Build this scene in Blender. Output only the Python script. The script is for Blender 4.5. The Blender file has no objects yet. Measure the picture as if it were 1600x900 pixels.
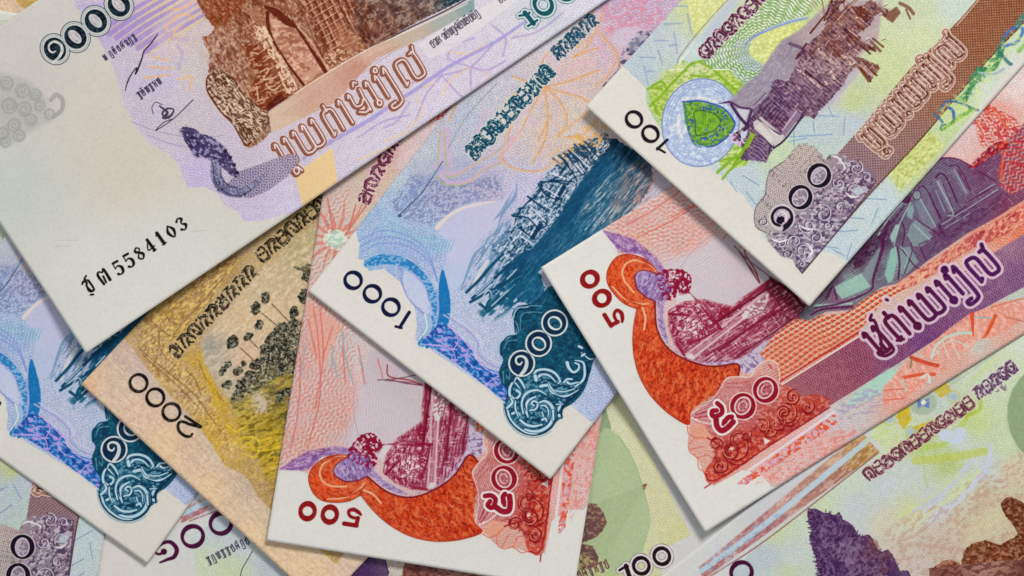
import bpy, math, random, time
import numpy as np

# ------------------------------------------------------------------ camera, light, exposure
# 1 unit of the layout below = 0.14 mm on the table; everything is built at real size in metres
S = 0.00014
CAM_H = 4300.0            # camera height over the table, layout units (0.60 m)
FOCUS_Z = 34.0
scene = bpy.context.scene
world = bpy.data.worlds.new("World"); scene.world = world; world.use_nodes = True
bg = world.node_tree.nodes["Background"]
bg.inputs[0].default_value = (0.95, 0.97, 1.0, 1); bg.inputs[1].default_value = 0.26
cam_data = bpy.data.cameras.new("camera"); cam = bpy.data.objects.new("camera", cam_data)
scene.collection.objects.link(cam); scene.camera = cam
cam.location = (0, 0, CAM_H * S)
REF_Z = 26.0              # height at which one layout unit is one photograph pixel
cam_data.sensor_width = 36.0
cam_data.lens = 36.0 * (CAM_H - REF_Z) / 1600.0
cam_data.clip_start = 0.01; cam_data.clip_end = 20
cam_data.dof.use_dof = True
cam_data.dof.focus_distance = (CAM_H - FOCUS_Z) * S
cam_data.dof.aperture_fstop = 5.0

def area(name, loc, size, power, col, target=(0, 0, 0)):
    from mathutils import Vector
    d = bpy.data.lights.new(name, 'AREA'); d.shape = 'RECTANGLE'; d.size, d.size_y = size
    d.energy = power; d.color = col
    o = bpy.data.objects.new(name, d); scene.collection.objects.link(o)
    o.location = loc
    o.rotation_euler = (Vector(target) - Vector(loc)).to_track_quat('-Z', 'Y').to_euler()
    return o
area("softbox_key", (0.28, 0.62, 0.62), (0.32, 0.25), 6.7, (1.0, 0.975, 0.94))
area("softbox_fill", (-0.75, -0.1, 0.75), (0.5, 0.5), 1.4, (0.93, 0.96, 1.0))
vs = scene.view_settings
vs.view_transform = 'Standard'; vs.look = 'None'; vs.exposure = 0.0; vs.gamma = 1.0

# ------------------------------------------------------------------ print painter
R = 2.0                     # canvas pixels per layout unit
rng = np.random.RandomState(7)
_N = rng.rand(512, 512).astype(np.float32)

def vnoise(U, V, seed=0):
    U = U + seed * 37.31; V = V + seed * 17.77
    iu = np.floor(U).astype(np.int64); iv = np.floor(V).astype(np.int64)
    fu = (U - iu).astype(np.float32); fv = (V - iv).astype(np.float32)
    fu = fu * fu * (3 - 2 * fu); fv = fv * fv * (3 - 2 * fv)
    a = _N[iv & 511, iu & 511]; b = _N[iv & 511, (iu + 1) & 511]
    c = _N[(iv + 1) & 511, iu & 511]; d = _N[(iv + 1) & 511, (iu + 1) & 511]
    return (a + (b - a) * fu) * (1 - fv) + (c + (d - c) * fu) * fv

def noise(X, Y, cu, cv=None, ang=0.0, seed=0):
    """value noise, cell size cu along the direction ang (degrees, up = positive), cv across"""
    cv = cu if cv is None else cv
    a = math.radians(ang); c, s = math.cos(a), -math.sin(a)
    return vnoise((X * c + Y * s) / cu, (-X * s + Y * c) / cv, seed)

def sstep(a, b, x):
    t = np.clip((x - a) / (b - a), 0, 1)
    return t * t * (3 - 2 * t)

def catmull(P, closed=False, n=7):
    P = np.asarray(P, float)
    if len(P) < 3: return P
    if closed: Q = np.vstack([P[-1], P, P[0], P[1]])
    else: Q = np.vstack([2 * P[0] - P[1], P, 2 * P[-1] - P[-2]])
    t = np.linspace(0, 1, n, endpoint=False)[:, None]
    out = []
    for i in range(1, len(Q) - 2):
        p0, p1, p2, p3 = Q[i - 1], Q[i], Q[i + 1], Q[i + 2]
        out.append(0.5 * ((2 * p1) + (-p0 + p2) * t + (2 * p0 - 5 * p1 + 4 * p2 - p3) * t * t + (-p0 + 3 * p1 - 3 * p2 + p3) * t ** 3))
    if not closed: out.append(Q[-2][None, :])
    return np.vstack(out)

class Frame:
    """a note lying flat: O its corner, e1 along its length, e2 across (layout units, y down)"""
    def __init__(s, ox, oy, theta, W=1050, H=480):
        a = math.radians(theta); s.O = np.array([ox, oy], float); s.theta = theta
        s.e1 = np.array([math.cos(a), -math.sin(a)]); s.e2 = np.array([math.sin(a), math.cos(a)])
        s.W, s.H = W, H
    def to(s, P):
        d = np.asarray(P, float) - s.O
        return np.stack([d @ s.e1, d @ s.e2], -1)
    def back(s, st):
        st = np.asarray(st, float)
        return s.O + st[..., :1] * s.e1 + st[..., 1:2] * s.e2

class Canvas:
    def __init__(s, fr, paper=(205, 202, 192)):
        s.W = int(fr.W * R); s.H = int(fr.H * R)
        s.a = np.empty((s.H, s.W, 3), np.float32); s.a[:] = np.array(paper, np.float32)
        s.use(fr); s.z(); s.parts = []; s.clip = None
    def use(s, fr): s.fr = fr
    def z(s, x0=0, y0=0, k=1.0): s.x0, s.y0, s.k = x0, y0, k
    def tile(s, c, r): s.z(c * 400, r * 225, 4.0)
    def P(s, pts):                      # author coordinates -> canvas pixels
        p = np.asarray(pts, float) / s.k + np.array([s.x0, s.y0])
        return s.fr.to(p) * R
    def box(s, C, pad):
        x0 = int(max(0, math.floor(C[:, 0].min() - pad))); x1 = int(min(s.W, math.ceil(C[:, 0].max() + pad)))
        y0 = int(max(0, math.floor(C[:, 1].min() - pad))); y1 = int(min(s.H, math.ceil(C[:, 1].max() + pad)))
        if x1 <= x0 or y1 <= y0: return None
        return x0, y0, x1, y1
    def XY(s, b):                       # layout coordinates of the canvas pixels in a box
        x0, y0, x1, y1 = b
        i, j = np.meshgrid(np.arange(x0, x1) + .5, np.arange(y0, y1) + .5)
        f = s.fr; i = i / R; j = j / R
        return f.O[0] + i * f.e1[0] + j * f.e2[0], f.O[1] + i * f.e1[1] + j * f.e2[1]
    # ---- masks: (array, box)
    def m_poly(s, loops, smooth=False, feather=0, rag=0):
        if not isinstance(loops[0][0], (list, tuple, np.ndarray)): loops = [loops]
        L = [s.P(catmull(l, True, 6) if smooth else l) for l in loops]
        A = np.vstack(L); pad = 2 + feather * R * 2 + rag * R * 2
        b = s.box(A, pad)
        if b is None: return None
        x0, y0, x1, y1 = b; w, h = x1 - x0, y1 - y0
        pa = np.vstack([l for l in L]); pb = np.vstack([np.roll(l, -1, 0) for l in L])
        M = np.zeros((h, w + 2), np.float32); SS = 3
        for j in range(h):
            for q in range(SS):
                y = y0 + j + (q + .5) / SS
                c = (pa[:, 1] <= y) != (pb[:, 1] <= y)
                if not c.any(): continue
                a_, b_ = pa[c], pb[c]
                xs = np.sort(a_[:, 0] + (y - a_[:, 1]) * (b_[:, 0] - a_[:, 0]) / (b_[:, 1] - a_[:, 1])) - x0
                xs = np.clip(xs, 0, w)
                for k in range(0, len(xs) - 1, 2):
                    u, v = xs[k], xs[k + 1]; iu, iv = int(u), int(v)
                    if iu == iv: M[j, iu] += v - u
                    else:
                        M[j, iu] += iu + 1 - u; M[j, iu + 1:iv] += 1; M[j, iv] += v - iv
        M = np.clip(M[:, :w] / SS, 0, 1)
        if feather: M = blur(M, feather * R)
        if rag:
            X, Y = s.XY(b)
            Mb = blur(M, rag * R)
            M = sstep(.38, .62, Mb + (noise(X, Y, rag * 1.3, seed=5) - .5) * .7 * (np.abs(Mb - .5) < .49))
        return M, b
    def m_line(s, pts, w, smooth=True, closed=False, taper=0):
        P = catmull(pts, closed) if smooth and len(pts) > 2 else np.asarray(pts, float)
        C = s.P(P)
        if closed: C = np.vstack([C, C[:1]])
        wm = np.max(w) * R / 2 + 2
        b = s.box(C, wm)
        if b is None: return None
        x0, y0, x1, y1 = b; M = np.zeros((y1 - y0, x1 - x0), np.float32)
        n = len(C)
        if np.ndim(w) == 0: ws = np.full(n, w * R / 2)
        else: ws = np.interp(np.linspace(0, 1, n), np.linspace(0, 1, len(w)), w) * R / 2
        if taper:
            t = np.linspace(0, 1, n)
            e = np.minimum(t / .3, 1) * np.minimum((1 - t) / .3, 1) if taper == 2 else (np.minimum((1 - t) / .6, 1))
            ws = ws * (.15 + .85 * e)
        for k in range(n - 1):
            p, q = C[k], C[k + 1]; r = max(ws[k], ws[k + 1]) + 1.5
            ax0 = max(x0, int(min(p[0], q[0]) - r)); ax1 = min(x1, int(max(p[0], q[0]) + r) + 1)
            ay0 = max(y0, int(min(p[1], q[1]) - r)); ay1 = min(y1, int(max(p[1], q[1]) + r) + 1)
            if ax1 <= ax0 or ay1 <= ay0: continue
            gx = np.arange(ax0, ax1)[None, :] + .5 - p[0]; gy = np.arange(ay0, ay1)[:, None] + .5 - p[1]
            d = q - p; L2 = d @ d + 1e-9
            t = np.clip((gx * d[0] + gy * d[1]) / L2, 0, 1)
            D = np.sqrt((gx - t * d[0]) ** 2 + (gy - t * d[1]) ** 2)
            c = np.clip(ws[k] + (ws[k + 1] - ws[k]) * t - D + .5, 0, 1)
            sl = M[ay0 - y0:ay1 - y0, ax0 - x0:ax1 - x0]
            np.maximum(sl, c, out=sl)
        return M, b
    # ---- ink
    def ink(s, mb, col, a=1.0):
        if mb is None: return None
        M, (x0, y0, x1, y1) = mb
        if s.clip is not None: M = M * s.clip[y0:y1, x0:x1]
        v = s.a[y0:y1, x0:x1]
        c = np.asarray(col, np.float32)
        v += (c - v) * (M * a)[..., None]
        return mb
    def poly(s, pts, col, a=1.0, **k): return s.ink(s.m_poly(pts, **k), col, a)
    def line(s, pts, w, col, a=1.0, **k): return s.ink(s.m_line(pts, w, **k), col, a)
    def lines(s, many, w, col, a=1.0, **k):
        for p in many: s.line(p, w, col, a, **k)
    def grad(s, pts, stops, a=1.0, p=2.6, **k):
        """polygon filled with a smooth field of colours given at points (author coordinates)"""
        mb = s.m_poly(pts, **k)
        if mb is None: return None
        return s.gradm(mb, stops, a, p)
    def gradm(s, mb, stops, a=1.0, p=2.6):
        x0, y0, x1, y1 = mb[1]
        q = 4; b = mb[1]
        X, Y = s.XY(b); X = X[::q, ::q]; Y = Y[::q, ::q]
        num = 0; den = 0
        for (x, y, c) in stops:
            px, py = x / s.k + s.x0, y / s.k + s.y0
            w = 1.0 / (((X - px) ** 2 + (Y - py) ** 2) + 40.0) ** (p / 2)
            num = num + w[..., None] * np.array(c, np.float32); den = den + w
        G = num / den[..., None]
        G = np.repeat(np.repeat(G, q, 0), q, 1)[:y1 - y0, :x1 - x0]
        for _ in range(2):
            G[1:-1, 1:-1] = (G[1:-1, 1:-1] * 4 + G[:-2, 1:-1] + G[2:, 1:-1] + G[1:-1, :-2] + G[1:-1, 2:]) / 8
        return s.ink(mb, G, a)
    def tex(s, mb, col, a, cu, cv=None, ang=0, lo=.5, hi=.62, seed=0):
        """noise-thresholded ink inside a mask"""
        if mb is None: return None
        X, Y = s.XY(mb[1]); cv = cv or cu
        if cu > 4.5: cu, cv = cu * .85, cv * .85
        n = noise(X, Y, cu, cv, ang, seed) * .65 + noise(X, Y, cu * .5, (cv or cu) * .5, ang, seed + 3) * .35
        s.ink((mb[0] * sstep(lo, hi, n), mb[1]), col, a); return mb
    def marks(s, mb, n, ln, w, cols, ang, jit=18, a=.8, seed=0, bend=.15, thr=.5):
        """short burin strokes scattered inside a mask, each with a direction near ang"""
        if mb is None: return None
        M, (x0, y0, x1, y1) = mb; rr = np.random.RandomState(seed + 77); J, I = np.nonzero(M[::3, ::3] > thr)
        if len(J) == 0: return mb
        f = s.fr
        for k in rr.randint(0, len(J), n):
            st = np.array([(x0 + I[k] * 3) / R, (y0 + J[k] * 3) / R]); p = f.back(st)
            t = math.radians((ang[rr.randint(len(ang))] if isinstance(ang, (list, tuple)) else ang) + rr.normal() * jit); L = ln * rr.uniform(.4, 1.3)
            d = np.array([math.cos(t), -math.sin(t)]) * L / 2; q = np.array([-d[1], d[0]]) * rr.normal() * bend
            P = f.to(np.array([p - d, p + q, p + d])) * R
            cx0, cy0 = P.min(0) - 3; cx1, cy1 = P.max(0) + 3
            bx = (int(max(x0, cx0)), int(max(y0, cy0)), int(min(x1, cx1)), int(min(y1, cy1)))
            if bx[2] - bx[0] < 2 or bx[3] - bx[1] < 2: continue
            gx = np.arange(bx[0], bx[2])[None, :] + .5; gy = np.arange(bx[1], bx[3])[:, None] + .5; C = 0
            r = w * rr.uniform(.6, 1.2) * R / 2
            for u, v in ((P[0], P[1]), (P[1], P[2])):
                e = v - u; tt = np.clip(((gx - u[0]) * e[0] + (gy - u[1]) * e[1]) / (e @ e + 1e-6), 0, 1)
                C = np.maximum(C, np.clip(r - np.hypot(gx - u[0] - tt * e[0], gy - u[1] - tt * e[1]) + .5, 0, 1))
            C = C * M[bx[1] - y0:bx[3] - y0, bx[0] - x0:bx[2] - x0]
            v = s.a[bx[1]:bx[3], bx[0]:bx[2]]; c = np.asarray(cols[rr.randint(len(cols))], np.float32)
            v += (c - v) * (C * a)[..., None]
        return mb
    def hatch(s, mb, col, a, ang, per, duty=.5, wob=.6, wc=18, seed=0, tone=0.0):
        """engraved parallel lines inside a mask; ang = direction of the lines"""
        if mb is None: return None
        X, Y = s.XY(mb[1]); r = math.radians(ang)
        u = (X * math.sin(r) + Y * math.cos(r)) / per + wob * (noise(X, Y, wc, seed=seed) - .5) * 2
        d = duty + (tone * (noise(X, Y, 9, seed=seed + 1) - .5) if tone else 0)
        v = .5 + .5 * np.cos(2 * np.pi * u)
        s.ink((mb[0] * sstep(1 - d - .22, 1 - d + .22, v), mb[1]), col, a); return mb
    def guil(s, mb, col, a, ang, per, amp, wl, duty=.3):
        """guilloche: sine-shaped parallel lines"""
        if mb is None: return None
        X, Y = s.XY(mb[1]); r = math.radians(ang)
        al = X * math.cos(r) - Y * math.sin(r); ac = X * math.sin(r) + Y * math.cos(r)
        v = .5 + .5 * np.cos(2 * np.pi * (ac + amp * np.sin(2 * np.pi * al / wl)) / per)
        s.ink((mb[0] * sstep(1 - duty - .2, 1 - duty + .2, v), mb[1]), col, a); return mb
    def tint(s, mb, dark, light, ang, seed=0, a=.3):
        """security underprint: two interlaced families of waving hairlines over a faint grain"""
        s.guil(mb, dark, a, ang, 4.6, 1.8, 15, .30); s.guil(mb, light, a * 1.1, ang - 62, 5.0, 2.0, 17, .30); s.guil(mb, dark, a * .6, ang + 50, 6.2, 2.4, 23, .22)
        s.tex(mb, dark, a * .5, 4, 2.4, ang=ang, lo=.5, hi=.62, seed=seed); s.tex(mb, light, a * .5, 4, 2.4, ang=-ang, lo=.54, hi=.64, seed=seed + 3)
    # ---- parts of the print that become objects
    def part(s, name, mbs, cell=2.0, thr=.4, label=None, grow=1.0):
        if mbs is None: return
        if not isinstance(mbs, list): mbs = [mbs]
        mbs = [m for m in mbs if m is not None]
        if not mbs: return
        c = int(cell * R); x0 = min(m[1][0] for m in mbs) // c * c; y0 = min(m[1][1] for m in mbs) // c * c
        x1 = max(m[1][2] for m in mbs); y1 = max(m[1][3] for m in mbs)
        nx, ny = -(-(x1 - x0) // c), -(-(y1 - y0) // c)
        A = np.zeros((ny * c, nx * c), np.float32)
        for M, b in mbs:
            v = A[b[1] - y0:b[3] - y0, b[0] - x0:b[2] - x0]; np.maximum(v, M, out=v)
        if grow: A = blur(A, grow * R)
        B = A.reshape(ny, c, nx, c).max((1, 3)) if cell > 2.5 else A.reshape(ny, c, nx, c).mean((1, 3))
        s.parts.append((name, x0 / R, y0 / R, cell, B > thr, label))

def blur(M, r):
    """soft blur of radius about r canvas pixels (three box passes)"""
    k = max(1, int(round(r * .6)))
    for _ in range(2):
        for ax in (0, 1):
            pad = [(0, 0), (0, 0)]; pad[ax] = (k + 1, k)
            c = np.cumsum(np.pad(M, pad, mode='edge'), axis=ax, dtype=np.float64)
            n = 2 * k + 1
            M = ((c[n:] - c[:-n]) if ax == 0 else (c[:, n:] - c[:, :-n])) / n
            M = M.astype(np.float32)
    return M

def union(mbs):
    mbs = [m for m in mbs if m is not None]
    x0 = min(m[1][0] for m in mbs); y0 = min(m[1][1] for m in mbs)
    x1 = max(m[1][2] for m in mbs); y1 = max(m[1][3] for m in mbs)
    A = np.zeros((y1 - y0, x1 - x0), np.float32)
    for M, b in mbs:
        v = A[b[1] - y0:b[3] - y0, b[0] - x0:b[2] - x0]; np.maximum(v, M, out=v)
    return A, (x0, y0, x1, y1)

def fullmask(cv, st=None):
    """mask of a rectangle given in note coordinates (s0, t0, s1, t1); whole note by default"""
    if st is None: st = (0, 0, cv.W / R, cv.H / R)
    b = (int(max(0, st[0]) * R), int(max(0, st[1]) * R), int(min(cv.W, st[2] * R)), int(min(cv.H, st[3] * R)))
    return np.ones((b[3] - b[1], b[2] - b[0]), np.float32), b

def dilate(mb, r, cv):
    """grow a mask by r layout units"""
    M, b = mb; p = int(r * R) + 2
    b2 = (max(0, b[0] - p), max(0, b[1] - p), min(cv.W, b[2] + p), min(cv.H, b[3] + p))
    A = np.zeros((b2[3] - b2[1], b2[2] - b2[0]), np.float32)
    A[b[1] - b2[1]:b[3] - b2[1], b[0] - b2[0]:b[2] - b2[0]] = M
    out = A.copy(); rr = r * R
    for k in range(16):
        an = k * math.pi / 8
        for q in (1.0, .5):
            dx, dy = int(round(rr * q * math.cos(an))), int(round(rr * q * math.sin(an)))
            out = np.maximum(out, np.roll(np.roll(A, dy, 0), dx, 1))
    return out, b2

def ellipse(cx, cy, rx, ry, ang=0, n=22, a0=0, a1=360):
    a = math.radians(ang); c, s = math.cos(a), math.sin(a)
    t = np.radians(np.linspace(a0, a1, n, endpoint=(a1 - a0) % 360 != 0))
    x, y = rx * np.cos(t), ry * np.sin(t)
    return np.stack([cx + x * c + y * s, cy - x * s + y * c], -1)

def spiral(cx, cy, r0, r1, a0, turns, n=30):
    t = np.linspace(0, 1, n); a = math.radians(a0) + t * turns * 2 * math.pi
    r = r0 + (r1 - r0) * t
    return np.stack([cx + r * np.cos(a), cy - r * np.sin(a)], -1)

def local(cx, cy, ang, k=1.0):
    """strokes given as (right, up) offsets of a line of writing that runs at angle ang"""
    a = math.radians(ang); u = np.array([math.cos(a), -math.sin(a)]); v = np.array([-math.sin(a), -math.cos(a)])
    return lambda pts: [tuple(np.array([cx, cy]) + k * (x * u + y * v)) for x, y in pts]

# printed figures as strokes in a 10-high em (x right, y up)
def fig_zero(T, w, rx=3.6, ry=5, cx=0, cy=5, thin=None):
    pts = T([(cx + rx * math.cos(t), cy + ry * math.sin(t)) for t in np.linspace(0, 2 * math.pi, 25)])
    th = thin or w
    return pts, [w, th, w, th, w]

KH = {  # small Khmer-like letters, strokes on a 6-wide 10-high em
 0: [[(0, 8), (1, 10), (1, 1), (2, 0), (3, 1), (3, 9)], [(3, 9), (5, 10), (5, 0)]],
 1: [[(0, 9), (1.5, 10), (1.5, 0)], [(1.5, 4), (3, 6), (4.5, 4), (4.5, 0)], [(4.5, 6), (5, 10)]],
 2: [[(0, 0), (0, 8), (2, 10), (4, 8), (4, 0)], [(2, 10), (3, 12), (5, 12)], [(1.5, 5), (2.5, 6), (2.5, 3)]],
 3: [[(0, 7), (1, 9), (2, 7), (1, 5), (1, 0), (4, 0), (4, 10), (2.5, 10)], [(4, 3), (5, 1)]],
 4: [[(0, 10), (0, 1), (2, 0), (4, 1), (4, 10)], [(2, 10), (2, 4)], [(1, 13), (3, 12.5), (4, 13.5)]],
 5: [[(0, 0), (1, 2), (1, 9), (3, 10), (4, 8), (4, -3), (2, -4), (0, -3)]],
 6: [[(0, 6), (2, 10), (4, 7), (4, 0), (2, 0), (2, 4)], [(5, 9), (5.5, 0)]],
 7: [[(0, 9), (2, 10), (2, 0), (4, 0), (4, 10), (5.5, 9)], [(0, -2.5), (3, -3), (4, -2)]],
}
def khmer_line(cv, x, y, ang, h, n, w, col, seq=None, a=1.0, gap=1.25, seed=0):
    rr = random.Random(seed); k = h / 10.0; ms = []; u = 0
    for i in range(n):
        g = seq[i % len(seq)] if seq else rr.randrange(8)
        T = local(x + u * k * math.cos(math.radians(ang)), y - u * k * math.sin(math.radians(ang)), ang, k)
        for st in KH[g]:
            ms.append(cv.m_line(T(st), w, smooth=True))
        u += 6 * gap if rr.random() > .12 else 6 * gap * 1.5
    ms = [m for m in ms if m is not None]
    if ms:
        m = union(ms); cv.ink(m, col, a); return m

def muol(cv, p0, p1, h, ink, light, n, seed=0, lum=.5, halo=None):
    """a line of heavy ornamental Muol letters: dark knots cut with light curls"""
    rr = random.Random(seed); p0 = np.array(p0, float); p1 = np.array(p1, float); d = (p1 - p0) / n
    ang = math.degrees(math.atan2(-d[1], d[0])); L = math.hypot(*d); ms = []; ls = []
    kk = cv.k
    for i in range(n):
        c = p0 + d * (i + .5); T = local(c[0], c[1], ang, h / 10.0)
        q = L / (h / 10.0) / 2
        sh = rr.randrange(5); j = lambda: rr.uniform(-.5, .5)
        if sh == 0: st = [[(-q * .7, -4), (-q * .8, 3 + j()), (0, 4.4), (q * .7, 3), (q * .8, -4)], [(-.3, 2), (.3, -2.5), (q * .5, -4.4)]]
        elif sh == 1: st = [[(-q * .8, 3), (-q * .1, 4.5), (q * .2, 1), (-q * .6, -1), (-q * .3, -4.4), (q * .6, -4)], [(q * .7, 4), (q * .6, -3)], [(-q * .8, -3), (-q * .7, -4.5)]]
        elif sh == 2: st = [[(-q * .7, 4), (-q * .7, -3.5), (0, -4.4), (q * .7, -3), (q * .7, 4.2)], [(-q * .4, 1), (q * .3, .6)], [(-q * .2, 4.6), (q * .5, 5)]]
        elif sh == 3: st = [[(q * .7, 4.4), (-q * .3, 4), (-q * .8, 0), (0, -4.2), (q * .7, -1), (q * .1, 1.2)], [(q * .9, 3), (q * .8, -5)]]
        else: st = [[(-q * .8, -4), (-q * .4, 2), (q * .2, 4.4), (q * .8, 1.4), (q * .2, -1.5), (q * .7, -4.6)], [(-q * .7, 4.5), (-q * .1, 4.8)], [(-q * .1, -4), (q * .1, -1.6)]]
        for z in st:
            z = [(x + j() * .4, y + j() * .5) for x, y in z]
            w = h / kk * rr.uniform(.20, .30)
            ms.append(cv.m_line(T(z), [w * .6, w, w * 1.15, w, w * .6])); ls.append(T(z))
    U = union(ms)
    cv.ink(dilate(U, h / kk * .07, cv), light if halo is None else halo, .55)
    cv.ink(U, ink)
    for z in ls:
        a = [(x + h * .05, y - h * .03) for x, y in z]
        cv.line(a, h / kk * .055, light, lum, taper=2)
    M2 = dilate(U, h / kk * .03, cv)
    cv.tex(M2, light, min(1, lum + .25), h / kk * .13, seed=seed, lo=.61, hi=.67); cv.tex(M2, ink, .8, h / kk * .12, seed=seed + 9, lo=.60, hi=.66)
    return U

# Khmer value words: upright bars with flags, joined below or above; (x, y) in a 10-high em
def _bar(x, y0=0.4, y1=9.4, flag=True):
    b = [[(x, y1), (x, y0)]]
    if flag: b.append([(x - 1.1, y1 - .4), (x - .5, y1 + .9), (x + .1, y1)])
    return b
def _cup(x, d): return [[(x, 9.4), (x, 1.6), (x + d * .28, .2), (x + d * .72, .2), (x + d, 1.6), (x + d, 9.4)], [(x - 1.1, 9), (x - .5, 10.2), (x + .1, 9.4)], [(x + d - 1.1, 9), (x + d - .5, 10.2), (x + d + .1, 9.4)]]
def _arch(x, d): return [[(x, .4), (x, 8.2), (x + d * .3, 9.8), (x + d * .7, 9.8), (x + d, 8.2), (x + d, .4)], [(x, .4), (x + .9, 1.2)]]
def khmer_word(kind, u):
    """strokes of one syllable group, width in u steps; returns strokes and advance"""
    if kind == 'mo': return _cup(0, u) + [[(u * .45, 3.4), (u * .45, .8)]], 2 * u
    if kind == 'yo': return _cup(0, u) + _cup(u, u), 3 * u
    if kind == 'po': return _arch(0, u) + [[(u * .5, 9.6), (u * .5, 12)]], 2 * u
    if kind == 'aa': return _bar(0), u
    if kind == 'no': return [[(0, 9.2), (0, 5), (u * .5, 4.2), (u, 5.4), (u, .6)], [(-.9, 9), (-.4, 10), (.1, 9.2)], [(u, 5.4), (u * 1.1, 9.4)], [(0, 2.4), (u * .5, 1), (u, 1.4)]], 2 * u
    if kind == 'ro': return _bar(0, 2.2) + [[(0, 2.2), (-.9, 1.1), (0, 0), (.9, 1.1), (0, 2.2)]], u
    if kind == 'ya': return _bar(0, 1.0) + [[(u, 9.8), (u, -1.4), (u * .7, -3.6), (u * -.1, -3.8), (u * -.2, -2.4), (u * .3, -2.2)], [(u - 1.3, 9.2), (u - .3, 11), (u + .1, 9.6)], [(0, 11.6), (.5, 12.6), (1.4, 12.4), (1.2, 11.2), (.3, 11.3), (0, 11.9)]], 2 * u
    if kind == 'lo': return [[(0, .6), (0, 8.6), (u * .5, 9.8), (u, 8.4), (u, 1.4), (u * 1.5, .2), (u * 2, 1.4), (u * 2, 9.2), (u * 1.6, 9.8)], [(0, .6), (.9, 1.4)], [(u * 2, 9.4), (u * 2.2, 11.6)]], 3 * u
    if kind == 'uo': return [[(0, -2.2), (.9, -1.2), (2.0, -2.0), (1.6, -3.4), (.4, -3.6), (0, -2.4)], [(2.2, -1.6), (2.9, -3.6)]], 0
    if kind == 'bantoc': return [[(-1.2, 11.6), (-.4, 12.8), (.6, 12.0)]], 0
def value_words(c, seq, x, y, ang, h, pitch, slant=0.0):
    """strokes (author coordinates) for a sequence of syllables, starting with its foot at x, y"""
    T = local(x, y, ang, h / 10.0); u = pitch / (h / 10.0); out = []; cur = 0.0
    for k in seq:
        st, adv = khmer_word(k, u)
        off = cur - (u * 1.9 if k == 'uo' else 0) - (u if k == 'bantoc' else 0)
        for s_ in st: out.append(T([(px + off + slant * py, py) for px, py in s_]))
        cur += adv
    return out
def ink_words(c, strokes, w, ink, inner, iw, halo=None, hw=0, shift=(0, 0), halo_a=.95):
    U = union([c.m_line(b, w) for b in strokes])
    if halo is not None: c.ink(dilate(U, hw, c), halo, halo_a)
    c.ink(U, ink)
    for b in strokes: c.line([(px + shift[0], py + shift[1]) for px, py in b], iw, inner, .92)
    return U

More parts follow.
